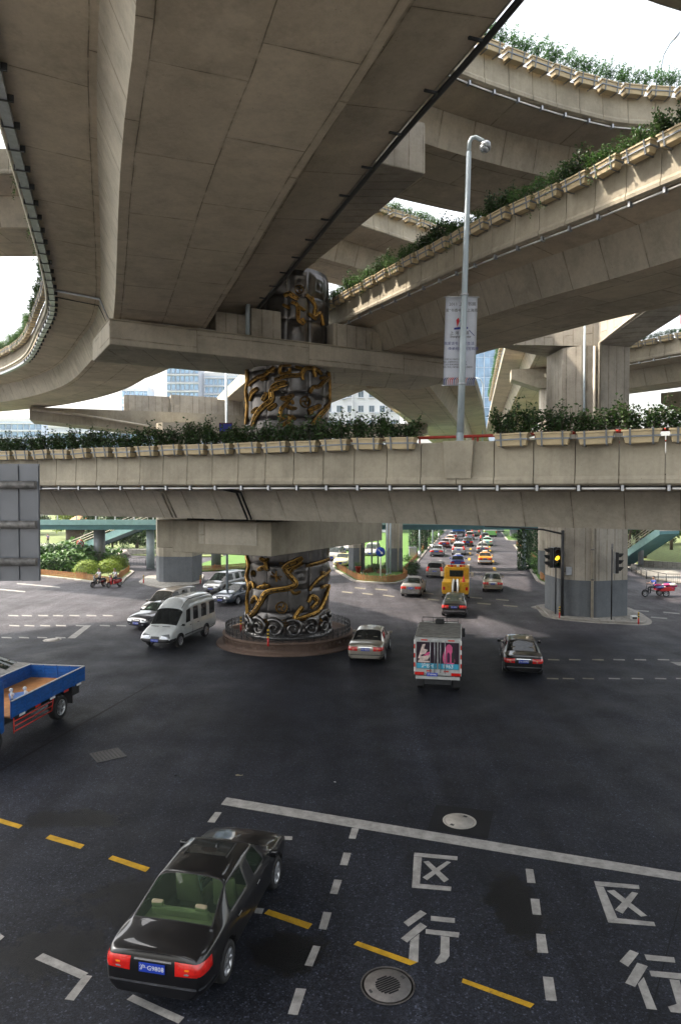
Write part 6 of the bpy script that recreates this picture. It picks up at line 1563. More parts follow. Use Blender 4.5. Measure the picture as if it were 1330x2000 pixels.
DRIVE = dict(SIT); DRIVE.update(pelvis=(0, -.2, .46), waist=(0, -.27, .62), chest=(0, -.33, .86), neck=(0, -.36, 1.04), head=(0, -.33, 1.13), crown=(0, -.33, 1.24), shl=(-.19, -.33, .95), ell=(-.25, -.12, .78), wrl=(-.14, .08, .86), hal=(-.13, .14, .88), shr=(.19, -.33, .95), elr=(.25, -.12, .78), wrr=(.14, .08, .86), har=(.13, .14, .88), hil=(-.1, -.15, .44), knl=(-.12, .22, .55), anl=(-.12, .45, .33), tol=(-.12, .55, .36), hir=(.1, -.15, .44), knr=(.12, .22, .55), anr=(.12, .45, .33), tor=(.12, .55, .36))
for own, off, sh, lab in ((hero, (-.37, .25, .04), 'shirt_white', 'person in white shirt driving the black saloon near the stop line'), ([o for o in bpy.data.objects if o.name.startswith('white_van') and o.get('category') == 'van' and 'high-roof' in o['label']][0], (-.42, .95, .42), 'shirt_violet', 'person in dull top driving the white high-roof van')):
    person(lab, tuple(own.matrix_basis @ Vector(off)), own.rotation_euler[2], DRIVE, sh, 'trousers_dark', 'drivers')
# ================================================================== street furniture
# lamp post on the lowest ramp, with its pedestal and banner
d = a1.find(893); base = a1.pos(d, .12, 1.40); rzb = a1.rz(d)
b_ = nb(); M = Matrix.Translation(a1.pos(d, .02, 0)-Vector((19, 14.44, 8.47))) @ Matrix.Rotation(rzb, 4, 'Z')
hexa(b_, [M @ Vector(p) for p in ((-.42, .02, .22), (-.42, .115, .22), (.42, .115, .22), (.42, .02, .22))], [M @ Vector(p) for p in ((-.5, -.25, 1.43), (-.5, .15, 1.43), (.5, .15, 1.43), (.5, -.25, 1.43))]); o = solid('lamp_pedestal', b_, 'concrete', o1)
lean = Vector((.0265, 0, 1)); top = 9.75
ls = thing('street_lamp', 'tall grey street lamp with curved arm standing on the lowest ramp parapet', 'street lamp', base)
b_ = nb(); tube(b_, [lean*z for z in (0.02, 3, 6, top-.45)], [.115, .105, .092, .08], 14); obj('pole', b_, 'pole_paint', ls, smooth=False)
tp = lean*(top-.45); b_ = nb(); tube(b_, [tp, tp+Vector((.02, 0, .3)), tp+Vector((.08, -.02, .42)), tp+Vector((.2, -.05, .44)), tp+Vector((.42, -.1, .3)), tp+Vector((.5, -.12, .2))], .065, 10); obj('arm', b_, 'pole_paint', ls)
hd_ = tp+Vector((.50, -.12, .10)); b_ = nb(); lathe(b_, [(.001, .2), (.1, .17), (.17, .06), (.19, -.03), (.001, -.03)], 18, 0, Matrix.Translation(hd_) @ Matrix.Rotation(.5, 4, 'Y')); obj('lamp_head', b_, 'galv', ls)
b_ = nb(); lathe(b_, [(.18, -.035), (.15, -.13), (.07, -.19), (.001, -.2)], 18, 0, Matrix.Translation(hd_) @ Matrix.Rotation(.5, 4, 'Y')); obj('lamp_bowl', b_, 'lens_clear', ls)
b_ = nb(); lathe(b_, [(.2, 0), (.2, .04), (.12, .06), (.12, .3)], 14); obj('base_flange', b_, 'pole_paint', ls)
# banner
zt_, zb_ = 4.72, 1.86; bw0, bw1 = -.58, .46
bn_ = thing('banner', 'white book fair banner with red and blue emblem hung on the street lamp', 'banner', base+lean*zb_+Vector((0, .17, 0)))
H_ = zt_-zb_
def bcx(z): return .0265*z
pm('banner_cloth', (.80, .83, .92), .6, 0, .05); pm('ink_dark', (.03, .03, .05), .6, 0, .05); pm('ink_blue', (.015, .03, .24), .6, 0, .05); pm('ink_red', (.55, .02, .03), .6, 0, .05); pm('ink_salmon', (.62, .25, .2), .6, 0, .05)
b_ = nb(); n = 10
gr = [[b_.verts.new((bw0+(bw1-bw0)*i/n+bcx(H_*j/n), .012*math.sin(i*.9+j*.5), H_*j/n)) for i in range(n+1)] for j in range(n+1)]
for j in range(n):
    for i in range(n): b_.faces.new((gr[j][i], gr[j][i+1], gr[j+1][i+1], gr[j+1][i])).smooth = True
bmesh.ops.solidify(b_, geom=b_.faces[:], thickness=.004); obj('cloth', b_, 'banner_cloth', bn_)
for z in (0, H_):
    b_ = nb(); tube(b_, [(bw0-.05+bcx(z), .0, z), (bw1+.05+bcx(z), 0, z)], .018, 6); obj('hanging_rod', b_, 'galv', bn_)
for z in (.02, H_+.02):
    b_ = nb(); lathe(b_, [(.125, -.03), (.135, -.02), (.135, .02), (.125, .03)], 14, 0, Matrix.Translation((bcx(z), -.17, z))); obj('clamp', b_, 'galv', bn_)
def btext(s, size, x, z, mat, bold=0.0):
    t = textmesh(s, size, mat, 'print', bn_, bold=bold); t.location = (x+bcx(z), -.024, z); t.rotation_euler = (math.pi/2, 0, 0)
def bflat(pts, mat, nm='print', dy=-.022):
    bm = nb(); f = bm.faces.new([bm.verts.new((x+bcx(z), dy, z)) for x, z in pts]); bm.normal_update()
    obj(nm, bm, mat, bn_)
btext('2011 上海书展', .14, -.03, H_-.24, 'ink_dark'); btext('爱“书香中国”上海周', .118, -.05, H_-.44, 'ink_dark')
cx, cz = -.16, H_-.95
bflat([(-.02+cx, cz-.02), (.05+cx, cz+.16), (.03+cx, cz+.24), (-.0+cx, cz+.28), (-.02+cx, cz+.24), (-.06+cx, cz+.2), (-.05+cx, cz+.16)], 'ink_red', dy=-.024)
bflat([(-.12+cx, cz-.11), (.33+cx, cz-.08), (.33+cx, cz-.02), (.02+cx, cz-.025), (-.12+cx, cz-.05)], 'ink_blue'); bflat([(.07+cx, cz+.16), (.26+cx, cz+.14), (.26+cx, cz+.18), (.07+cx, cz+.2)], 'ink_blue'); bflat([(.16+cx, cz+.06), (.26+cx, cz+.06), (.26+cx, cz+.12), (.19+cx, cz+.12)], 'ink_blue'); bflat([(.36+cx, cz-.13), (.38+cx, cz-.12), (.56+cx, cz-.3), (.53+cx, cz-.30)], 'ink_blue')
btext('上 海 书 展', .13, -.1, cz-.22, 'ink_dark'); btext('Shanghai Bookfair', .095, -.06, cz-.335, 'ink_dark', .001)
btext('我爱读书  我爱生活', .115, -.1, cz-.56, 'ink_blue'); btext('传承经典  共写辉煌', .115, .04, cz-.73, 'ink_blue')
for k in range(4): btext(('时间 2011年8月17日', '地点 上海展览中心 延安中路', '主办 新闻出版总署 上海市', '协办 中共上海市委宣传部 上海图书')[k], .062, -.28+.05*k, cz-1.07-k*.085, 'ink_dark')
rb = random.Random(4)
for k in range(16):
    x = bw0+.02+k*.064; c = rb.choice(('ink_salmon', 'ink_blue', 'ink_dark', 'ink_red'))
    bflat([(x, .02), (x+.014, .02), (x+.02, .17), (x+.09, .25), (x+.055, .25), (x, .19)], c)
# red rail behind the planters of the lowest ramp
rl = thing('red_railing', 'red tubular railing along the lowest ramp behind the planters', 'railing', a1.pos(0, .5, .33))
O_ = a1.pos(0, .5, .33)
ds_ = [i*1.5 for i in range(int(a1.len/1.5))]
for z, r_ in ((1.28, .05), (.95, .03)):
    b_ = nb(); tube(b_, [a1.pos(dd, .5, .33+z)-O_ for dd in ds_], r_, 8); obj('rail', b_, 'red_paint', rl)
for dd in [i*2.0+.6 for i in range(int(a1.len/2.0))]:
    for o2_ in (-.08, .08):
        b_ = nb(); tube(b_, [a1.pos(dd+o2_, .5, .33)-O_, a1.pos(dd+o2_, .5, 1.6)-O_], .03, 6); obj('post', b_, 'red_paint', rl)
# grey back of the overhead sign at the left edge
sg = thing('road_sign', 'grey back of a large road sign on rusty tubes at the left edge', 'sign', (-12.2, 15.0, 0))
SO = Vector((-12.2, 15.0, 0)); Ys = 14.2
r1 = P(77, 907, Ys).x; 
for k in range(7):
    x1 = r1-k*.42; b_ = nb(); box(b_, x1-.415, x1, Ys, Ys+.03, 6.42+.0, 8.86); bmesh.ops.translate(b_, verts=b_.verts[:], vec=-SO); obj('panel', b_, 'sign_grey', sg)
    b_ = nb(); box(b_, x1-.03, x1-.005, Ys-.035, Ys-.002, 6.45, 8.82); bmesh.ops.translate(b_, verts=b_.verts[:], vec=-SO); obj('stiffener', b_, 'sign_grey', sg)
for z in (6.83, 7.60, 8.42):
    b_ = nb(); tube(b_, [Vector((r1-.03, Ys-.09, z))-SO, Vector((-12.2, Ys-.09, z))-SO, Vector((-12.2, 15, z))-SO], .085, 10); obj('support_tube', b_, 'tube_rust', sg)
b_ = nb(); tube(b_, [(0, 0, 0), (0, 0, 9.2)], [.2, .16], 14); obj('mast', b_, 'galv', sg)
# second lamp, on the highest ramp
d = 24; q = G(1287, 160, 25.5)
l2 = thing('street_lamp', 'small cobra-head street lamp above the feathery planters of the highest ramp', 'street lamp', a4.pos(a4.find(1288), .4, 1.3))
b_ = nb(); tube(b_, [(0, 0, 0), (0, 0, 1.5), (.1, 0, 2.0), (.35, -.05, 2.45), (.5, -.08, 2.6)], [.06, .055, .05, .045, .04], 8); obj('pole', b_, 'pole_paint', l2)
b_ = nb(); bmesh.ops.create_icosphere(b_, subdivisions=2, radius=1, matrix=Matrix.Translation((.62, -.1, 2.75)) @ Matrix.Rotation(-.9, 4, 'Y') @ Matrix.Diagonal((.26, .09, .07, 1))); obj('lamp_head', b_, 'galv', l2, smooth=True)
# thin lamp and violet poster in the gap on the left
for (px, py, py2, Y, lab, post) in ((443, 860, 720, 52, 'slim grey post with small violet poster beyond the planters', True), (942, 830, 752, 95, 'distant thin lamp post in front of the blue glass tower', False)):
    p0 = P(px, py, Y); p1 = P(px, py2, Y); o = thing('lamp_post', lab, 'post', (p0.x, p0.y, 0))
    b_ = nb(); pts = [(0, 0, 0.0), (0, 0, p1.z)]
    if not post: pts += [(-.3, 0, p1.z+.8), (-1.0, 0, p1.z+1.0)]
    tube(b_, pts, .09, 8); obj('pole', b_, 'pole_paint', o)
    if post:
        zc = P(px, 840, Y).z
        b_ = nb(); box(b_, -.55, .45, -.12, -.09, zc-.9, zc+.55); obj('poster', b_, 'ad_wine', o); b_ = nb(); box(b_, -.50, .40, -.135, -.122, zc-.1, zc+.45); obj('poster_print', b_, 'ink_blue', o)
# chevron sign on the distant ramp
dch = a10.find(1329); q = a10.pos(dch, .3, 1.25); ch = thing('chevron_sign', 'red and white chevron sign on the distant sunlit ramp', 'sign', q, R(-8))
b_ = nb(); tube(b_, [(0, 0, 0), (0, 0, 1.5)], .04, 6); obj('post', b_, 'galv', ch); b_ = nb(); box(b_, -.35, .35, -.05, -.03, .9, 1.6); obj('plate', b_, 'sign_red', ch)
b_ = nb(); b_.faces.new([b_.verts.new(p) for p in ((-.2, -.055, .98), (0, -.055, 1.25), (-.2, -.055, 1.52), (-.02, -.055, 1.52), (.2, -.055, 1.25), (-.02, -.055, .98))]); obj('arrow', b_, 'white_paint', ch)

# traffic signals on the right island
m_, nt_, bb_ = newmat('signal_amber'); bb_.inputs['Base Color'].default_value = (.9, .5, .02, 1); bb_.inputs['Emission Color'].default_value = (1, .55, .02, 1); bb_.inputs['Emission Strength'].default_value = 1.3
pm('lens_off', (.05, .012, .01), .15, 0, .2); pm('lens_off_green', (.008, .03, .02), .15, 0, .2)
def signal_head(parent, loc, rz, lit=None):
    h = bpy.data.objects.new('signal_head', None); COL.objects.link(h); h.parent = parent; h.location = loc; h.rotation_euler = (0, 0, rz); h.empty_display_size = .2
    bm = nb(); box(bm, -.24, .24, -.1, .12, -.68, .68); bev(bm, .03); obj('housing', bm, 'black_plastic', h)
    bm = nb(); box(bm, -.27, .27, .121, .13, -.71, .71); obj('backplate', bm, 'galv', h)
    for i, z in enumerate((.44, 0, -.44)):
        bm = nb(); lathe(bm, [(.001, -.105), (.15, -.105), (.165, -.1), (.165, -.09)], 18, 0, Matrix.Translation((0, 0, z)), 'Y'); obj('lens', bm, 'signal_amber' if lit == i else ('lens_off' if i < 2 else 'lens_off_green'), h)
        bm = nb(); pr_ = [(.18*math.cos(t), .18*math.sin(t)) for t in [R(-25+k*230/12) for k in range(13)]]
        A_ = [bm.verts.new((x, -.1, z+y)) for x, y in pr_]; B2 = [bm.verts.new((x*.96, -.1-.34*(.55+.45*(y/.18)), z+y*.96)) for x, y in pr_]
        for k in range(12): bm.faces.new((A_[k], A_[k+1], B2[k+1], B2[k]))
        bmesh.ops.solidify(bm, geom=bm.faces[:], thickness=.008); obj('visor', bm, 'black_plastic', h)
    return h
pb = G(1084, 1203); ts = thing('traffic_signal', 'twin traffic signal showing amber, left of the tall pier', 'traffic light', (pb.x, pb.y, .12), 0, 'traffic signals')
b_ = nb(); tube(b_, [(0, 0, 0), (0, 0, 4.6)], .05, 8); obj('pole', b_, 'dark_metal', ts)
signal_head(ts, (.0, -.12, 3.87), R(4), 1); signal_head(ts, (-.38, .0, 3.87), R(-88))
pb2 = G(1193, 1214); ts2 = thing('traffic_signal', 'traffic signal turned sideways on a slim pole before the tall pier', 'traffic light', (pb2.x, pb2.y, .12), 0, 'traffic signals')
b_ = nb(); tube(b_, [(0, 0, 0), (0, 0, 4.75)], .05, 8); obj('pole', b_, 'dark_metal', ts2); b_ = nb(); box(b_, -.06, .06, -.06, .06, 4.6, 4.95); obj('pole_cap', b_, 'tube_rust', ts2); signal_head(ts2, (.30, 0, 3.72), R(82))
pb3 = G(1097, 1206); ms_ = thing('signal_mast', 'dark mast with bracing arm reaching left beneath the lowest ramp', 'mast', (pb3.x, pb3.y, .12))
b_ = nb(); tube(b_, [(0, 0, 0), (0, 0, 5.75)], [.12, .1], 10); obj('mast', b_, 'dark_metal', ms_); b_ = nb(); tube(b_, [(0, 0, 5.5), (-1.3, 0, 5.8), (-3.2, .1, 5.95), (-5.2, .2, 6.0)], [.07, .06, .05, .04], 8); obj('arm', b_, 'dark_metal', ms_)
b_ = nb(); box(b_, .2, .58, -.16, .12, 2.75, 3.3); bev(b_, .02); obj('control_box', b_, 'galv', ms_); b_ = nb(); tube(b_, [(.1, 0, 3.0), (.25, 0, 3.0)], .03, 6); obj('box_bracket', b_, 'dark_metal', ms_)
# hazard posts
def hazard(px, py, z, lab, h=.75):
    p = G(px, py, z); o = thing('marker_post', lab, 'bollard', (p.x, p.y, z), 0, 'striped marker posts')
    b_ = nb(); tube(b_, [(0, 0, 0), (0, 0, h*.5)], .05, 8); obj('lower_tube', b_, 'sign_red', o)
    for k in range(5): b_ = nb(); tube(b_, [(0, 0, h*(.5+k*.1)), (0, 0, h*(.6+k*.1))], .051, 8); obj('band', b_, 'joint_black' if k % 2 else 'yellow_paint', o)
hazard(1092, 1207, .13, 'striped marker post at the foot of the signal mast'); hazard(1246, 1219, .13, 'striped marker post at the right tip of the pier island'); hazard(1078, 1187, .13, 'striped marker post at the back of the pier island')
hazard(524, 1262, .56, 'striped marker post on the front of the pillar plinth', .85); hazard(471, 1234, .56, 'striped marker post on the left of the pillar plinth', .85); hazard(281, 1139, .12, 'striped marker post by the left pier'); hazard(392, 1140, .12, 'striped marker post behind the grey people carrier')
p = G(1237, 1209, .13); o = thing('cable_box', 'small white and black box on the pier island', 'box', (p.x, p.y, .13)); b_ = nb(); box(b_, -.2, .2, -.12, .12, 0, .22); bev(b_, .02); obj('box', b_, 'white_paint', o); b_ = nb(); box(b_, -.15, .15, -.135, -.121, .03, .15); obj('front_plate', b_, 'black_plastic', o)
# blue keep-right sign and posts on the median nose
p = G(743, 1128, .13); sgn = thing('arrow_sign', 'round blue arrow sign on a white post at the median nose', 'sign', (p.x, p.y, .13))
b_ = nb(); tube(b_, [(0, 0, 0), (0, 0, 3.0)], .075, 8); obj('post', b_, 'white_paint', sgn)
b_ = nb(); lathe(b_, [(.001, -.13), (.47, -.13), (.47, -.10), (.001, -.10)], 28, 0, Matrix.Translation((0, 0, 2.55)), 'Y'); obj('disc', b_, 'sign_blue', sgn)
b_ = nb(); Mr = Matrix.Translation((0, -.135, 2.55)) @ Matrix.Rotation(R(45), 4, 'Y')
b_.faces.new([b_.verts.new(Mr @ Vector((x, 0, z))) for x, z in ((-.32, -.045), (.1, -.045), (.1, -.15), (.34, 0), (.1, .15), (.1, .045), (-.32, .045))]); obj('arrow', b_, 'white_paint', sgn)
for px, py, h_, lab in ((726, 1112, 5.5, 'pale grey post left of the blue arrow sign'), (738, 1110, 6.5, 'pale grey post just behind the blue arrow sign'), (756, 1122, 7, 'blue-grey post close to the column base'), (762, 1120, 7, 'second blue-grey post close to the column base'), (707, 1120, 6, 'thin dark post before the taxi-side column')):
    p = G(px, py, .13); o = thing('sign_post', lab, 'post', (p.x, p.y, .13)); b_ = nb(); tube(b_, [(0, 0, 0), (0, 0, h_)], .09 if px > 720 else .06, 8); obj('post', b_, 'pole_paint' if px > 720 else 'dark_metal', o); b_ = nb(); tube(b_, [(0, 0, 0), (0, 0, .08)], .15, 8); obj('foot', b_, 'galv', o)
p = G(699, 1117, .13); o = thing('flower_pot', 'terracotta flower pot by the taxi-side column', 'pot', (p.x, p.y-.9, .13)); b_ = nb(); lathe(b_, [(.001, 0), (.2, 0), (.3, .6), (.33, .6), (.33, .7), (.26, .7), (.24, .6), (.001, .6)], 16); obj('pot', b_, 'sign_red', o)
f_ = obj('foliage', SHR['mixed'][2], None, o); f_.location = (0, 0, .62); f_.scale = (.6, 1.2, 1)
# picket fences round the beds (pickets far too small to pick apart)
def picket(lab, pts, z=.13, h=.55, step=.14, mat='fence_wood', name='picket_fence', rails=(.2, .42)):
    pts = [Vector((p[0], p[1], z)) for p in pts]; o = thing(name, lab, 'fence', pts[0]); O = pts[0]
    b_ = nb(); b2 = nb()
    for a, b in zip(pts, pts[1:]):
        ln = (b-a).length; d = (b-a).normalized(); n = int(ln/step); rz = math.atan2(d.y, d.x)
        for k in range(n):
            M = Matrix.Translation(a+d*(k+.5)*step-O) @ Matrix.Rotation(rz, 4, 'Z'); box(b_, -step*.3, step*.3, -.012, .012, 0, h, 0, M)
        for zr in rails:
            M = Matrix.Translation(a-O) @ Matrix.Rotation(rz, 4, 'Z'); box(b2, 0, ln, .014, .04, zr, zr+.05, 0, M)
    obj('picket', b_, mat, o, kind='stuff'); obj('rail', b2, mat, o)
    for p in pts:
        b3 = nb(); box(b3, -.05, .05, .05, .15, 0, h*1.2, 0, Matrix.Translation(p-O)); obj('post', b3, mat, o)
def along(poly, idx): return [poly[i % len(poly)] for i in idx]
im = inset([Vector(p) for p in inn_m], .25); picket('low brown picket fence round the median nose and along its kerb', along(im, range(-5, 34)))
il = inset([Vector(p) for p in inn_l], .2); ig = inset([Vector(p) for p in inn_g], .25); picket('low brown picket fence along the left garden bed', along(ig, range(2, 31)))
iv = inset([Vector(p) for p in inn_v], .25); picket('low brown picket fence along the right verge kerb', along(iv, range(0, 16))+along(iv, range(47, 54)))
picket('low orange picket fence edging the bright lawn', [g2(378, 1117), g2(420, 1116), g2(482, 1111)], z=.12)
# dark railings
def railing(lab, pts, z=.12, h=1.0):
    pts = [Vector((p[0], p[1], z)) for p in pts]; O = pts[0]; o = thing('iron_railing', lab, 'railing', O); b_ = nb(); b2 = nb()
    for a, b in zip(pts, pts[1:]):
        ln = (b-a).length; n = max(1, int(ln/.16)); tube(b2, [a-O+Vector((0, 0, h)), b-O+Vector((0, 0, h))], .03, 5); tube(b2, [a-O+Vector((0, 0, .15)), b-O+Vector((0, 0, .15))], .025, 5)
        for k in range(n+1): c = a.lerp(b, k/n)-O; tube(b_, [c+Vector((0, 0, .1)), c+Vector((0, 0, h))], .012 if k % 12 else .04, 4)
    obj('bar', b_, 'dark_metal', o, kind='stuff'); obj('rail', b2, 'dark_metal', o)
railing('dark iron railing along the far left pavement behind the garden bed', [g2(215, 1105), g2(250, 1109), g2(300, 1108), (-18.5, 84)])
railing('dark iron railing along the right footway beside the tricycle', [g2(1232, 1122), g2(1262, 1136), g2(1300, 1145), (44, 60)])
# round no-entry sign before the stairs, blue park notice
p = P(158, 1061, 78); o = thing('round_sign', 'round white sign with red rim before the footbridge stairs', 'sign', (p.x, 78, 0)); b_ = nb(); tube(b_, [(0, 0, 0), (0, 0, p.z)], .04, 6); obj('post', b_, 'galv', o)
b_ = nb(); lathe(b_, [(.001, -.06), (.42, -.06), (.42, -.045), (.001, -.045)], 24, 0, Matrix.Translation((0, 0, p.z)), 'Y'); obj('rim', b_, 'sign_red', o); b_ = nb(); lathe(b_, [(.001, -.068), (.33, -.068), (.33, -.061)], 24, 0, Matrix.Translation((0, 0, p.z)), 'Y'); obj('face', b_, 'white_paint', o)
b_ = nb(); box(b_, -.33, .33, -.076, -.07, -.04, .04, 0, Matrix.Translation((0, 0, p.z)) @ Matrix.Rotation(R(45), 4, 'Y')); obj('bar', b_, 'sign_red', o); b_ = nb(); box(b_, -.2, .2, -.0755, -.0695, -.05, .05, 0, Matrix.Translation((0, 0, p.z)) @ Matrix.Rotation(R(-20), 4, 'Y')); obj('symbol', b_, 'ink_dark', o)
p = P(212, 1082, 88); o = thing('notice_board', 'blue notice board before the dark trees', 'sign', (p.x, 88, 0)); b_ = nb(); box(b_, -.65, .65, -.05, .05, p.z-.85, p.z+.5); obj('board', b_, 'sign_blue', o); b_ = nb(); box(b_, -.4, .1, -.06, -.052, p.z-.4, p.z+.1); obj('print', b_, 'ink_salmon', o)
for x in (-.5, .5): b_ = nb(); tube(b_, [(x, 0, 0), (x, 0, p.z-.86)], .05, 6); obj('leg', b_, 'galv', o)

# ================================================================== teal footbridge
fb = thing('footbridge', 'teal steel footbridge spanning behind the junction', 'footbridge', (0, 76, 0))
def fbox(nm, mat, *b): bm = nb(); box(bm, b[0], b[1], b[2]-76, b[3]-76, b[4], b[5]); return obj(nm, bm, mat, fb)
for (xa, xb) in ((-44, -15.2), (-15.2, 46)):
    fbox('girder', 'teal_paint', xa+.005, xb-.005, 75, 78, 4.45, 5.1); fbox('deck_edge', 'teal_light', xa+.005, xb-.005, 74.85, 74.995, 4.98, 5.55); fbox('handrail', 'white_paint', xa+.005, xb-.005, 74.9, 74.98, 6.05, 6.15)
    for k in range(int((xb-xa)/2.1)): fbox('rail_post', 'white_paint', xa+.3+k*2.1, xa+.42+k*2.1, 74.9, 74.98, 5.552, 6.048)
for px, mat, r_ in ((192, 'sign_grey', .62), (292, 'pole_paint', .45), (421, 'sign_grey', .55), (1067, 'pole_paint', .6)):
    x = (px-665)/1333*76; b_ = nb(); tube(b_, [(x, .4, 0), (x, .4, 4.44)], r_, 20); obj('column', b_, mat, fb)
def stairs(p0, p1, wv, n=22):
    p0, p1, wv = Vector(p0), Vector(p1), Vector(wv); O = Vector((0, 76, 0))
    b_ = nb(); hexa(b_, [p0-O-Vector((0, 0, .55)), p1-O-Vector((0, 0, .45)), p1+wv-O-Vector((0, 0, .45)), p0+wv-O-Vector((0, 0, .55))], [p0-O-Vector((0, 0, .2)), p1-O-Vector((0, 0, .1)), p1+wv-O-Vector((0, 0, .1)), p0+wv-O-Vector((0, 0, .2))]); obj('stair_soffit', b_, 'teal_paint', fb)
    for s in (0, 1):
        q0, q1 = p0+wv*s, p1+wv*s; e = wv.normalized()*.06*(1 if s else -1)
        b_ = nb(); hexa(b_, [q0-O-Vector((0, 0, .62)), q1-O-Vector((0, 0, .5)), q1-O-Vector((0, 0, .5))+e, q0-O-Vector((0, 0, .62))+e], [q0-O+Vector((0, 0, .25)), q1-O+Vector((0, 0, .25)), q1-O+Vector((0, 0, .25))+e, q0-O+Vector((0, 0, .25))+e]); obj('stringer', b_, 'teal_light' if s == 0 else 'teal_paint', fb)
        for zz in (.5, .8, 1.1): b_ = nb(); tube(b_, [q0-O+Vector((0, 0, zz))+e, q1-O+Vector((0, 0, zz))+e], .045, 6); obj('stair_rail', b_, 'pipe_cream', fb)
        for k in range(6): c = q0.lerp(q1, k/5)-O+e; b_ = nb(); tube(b_, [c+Vector((0, 0, .25)), c+Vector((0, 0, 1.12))], .05, 6); obj('stair_post', b_, 'bearing', fb)
    for k in range(n):
        c = p0.lerp(p1, (k+.5)/n)-O; b_ = nb(); dx = (p1-p0)/n*.5; dx.z = 0
        hexa(b_, [c-dx+Vector((0, 0, -.1)), c+dx+Vector((0, 0, -.1)), c+dx+wv+Vector((0, 0, -.1)), c-dx+wv+Vector((0, 0, -.1))], [c-dx, c+dx, c+dx+wv, c-dx+wv]); obj('tread', b_, 'bearing', fb)
stairs((-24.2, 80, 4.8), (-36.2, 84.5, .3), (.9, 2.5, 0)); stairs((34.2, 73.2, 4.6), (31.6, 79.5, .35), (2.5, .9, 0), 16)
b_ = nb(); tube(b_, [(33.8, .8, 0.4), (33.8, .8, 3.4)], .3, 14); obj('column', b_, 'sign_grey', fb)
# ================================================================== planting
def clump(bm, r, c, rad, n, ls, mi=0, flat=.8):
    for k in range(n):
        d = rdir(r, .15); q = c+Vector((d.x*rad, d.y*rad, d.z*rad*flat))*r.uniform(.55, 1.05)*(1+.25*mnoise.noise(d*2.1+c)); nn = (d+rdir(r, .5)*.7).normalized(); t = nn.cross(rdir(r, 0)).normalized()
        leaf(bm, q, t, nn, ls*r.uniform(.7, 1.3), ls*r.uniform(.28, .45), mi)
def crown_mesh(seed, H, R_, low, n, ls, mat):
    r = random.Random(seed); bm = nb()
    for k in range(n):
        a = r.uniform(0, 6.28); z = low+(H-low)*r.random()**.8; rr = R_*math.sqrt(max(.08, 1-((z-(low+H)/2)/((H-low)/2*1.15))**2))*r.uniform(.3, .95)
        clump(bm, r, Vector((rr*math.cos(a), rr*math.sin(a), z)), R_*r.uniform(.28, .45), 120, ls)
    me = bpy.data.meshes.new('crown'); bm.to_mesh(me); bm.free(); me.materials.append(MATS[mat]); return me
def trunk_mesh(seed, H, r0):
    r = random.Random(seed); bm = nb(); pts = [Vector((0, 0, -.1))]
    for k in range(1, 6): pts.append(Vector((r.uniform(-.05, .05)*k, r.uniform(-.05, .05)*k, H*k/5)))
    tube(bm, pts, [r0, r0*.85, r0*.7, r0*.55, r0*.4, r0*.2], 8)
    for k in range(6):
        b = pts[2+k % 3]; a = k*1.05; tube(bm, [b, b+Vector((math.cos(a)*H*.12, math.sin(a)*H*.12, H*.12)), b+Vector((math.cos(a)*H*.26, math.sin(a)*H*.26, H*.26))], [r0*.4, r0*.28, r0*.1], 6)
    me = bpy.data.meshes.new('trunk'); bm.to_mesh(me); bm.free(); me.materials.append(MATS['bark']); return me
TR = {'dark': ([crown_mesh(s, 7.0, 2.6, .4, 34, .30, 'leaf_dark') for s in (1, 2)], trunk_mesh(1, 6, .2)), 'mid': ([crown_mesh(s, 8.5, 2.8, 3.2, 26, .30, 'leaf_mid') for s in (3, 4)], trunk_mesh(2, 7.5, .2)), 'lime': ([crown_mesh(5, 5.5, 2.4, 1.2, 24, .28, 'leaf_lime')], trunk_mesh(3, 4.5, .16))}
def tree(kind, x, y, s, rz, label, group, z=.12):
    o = thing('tree', label, 'tree', (x, y, z), rz, group); o.scale = (s, s, s); cr, tk_ = TR[kind]
    obj('trunk', tk_, None, o); obj('crown', cr[int(abs(x*7+y)) % len(cr)], None, o)
for i, (x, y, s) in enumerate(((-36.5, 102, .95), (-33.2, 99.5, .9), (-30, 101, 1.0), (-27, 98.5, .9), (-24.5, 101, 1.0), (-31.5, 105.5, 1.2), (-26, 106, 1.2), (-21.5, 99, .95))):
    tree('dark', x, y, s, i*1.1, 'dense dark evergreen behind the iron railing and blue notice board', 'evergreens behind the notice board')
tree('lime', -51, 128, 1.3, .4, 'yellow-green tree in the sunlit park beside the stairs', 'park trees'); tree('lime', -44.5, 124, 1.1, 2.0, 'smaller yellow-green tree just beside the stair rail in the park', 'park trees')
for i in range(12): tree('mid' if i % 3 else 'dark', -82+i*6.3, 140+(i*37 % 11), 1.2+.1*(i % 3), i*.9, 'tall green tree at the back of the park', 'trees at the back of the park')
for i, (x, y, s) in enumerate(((37.5, 84, 1.0), (41.5, 80, 1.05), (45, 86, 1.1), (49, 80, 1.1), (53, 90, 1.2), (39, 92, 1.1), (47, 97, 1.2))):
    tree('mid', x, y, s, i*1.7, 'slender-trunked green tree on the right-hand bank', 'trees on the right-hand bank', .5)
for i in range(7): tree('dark', 36+i*5.0, 102+(i*29 % 9), 1.1, i*.8, 'dark leafy tree behind the right-hand bank', 'trees behind the right-hand bank', .3)
for i in range(8): tree('mid' if i % 2 else 'dark', -6+i*4.0, 215+(i*17 % 8), 1.1, i*.8, 'distant tree closing the end of the far road', 'trees at the end of the far road', .0)
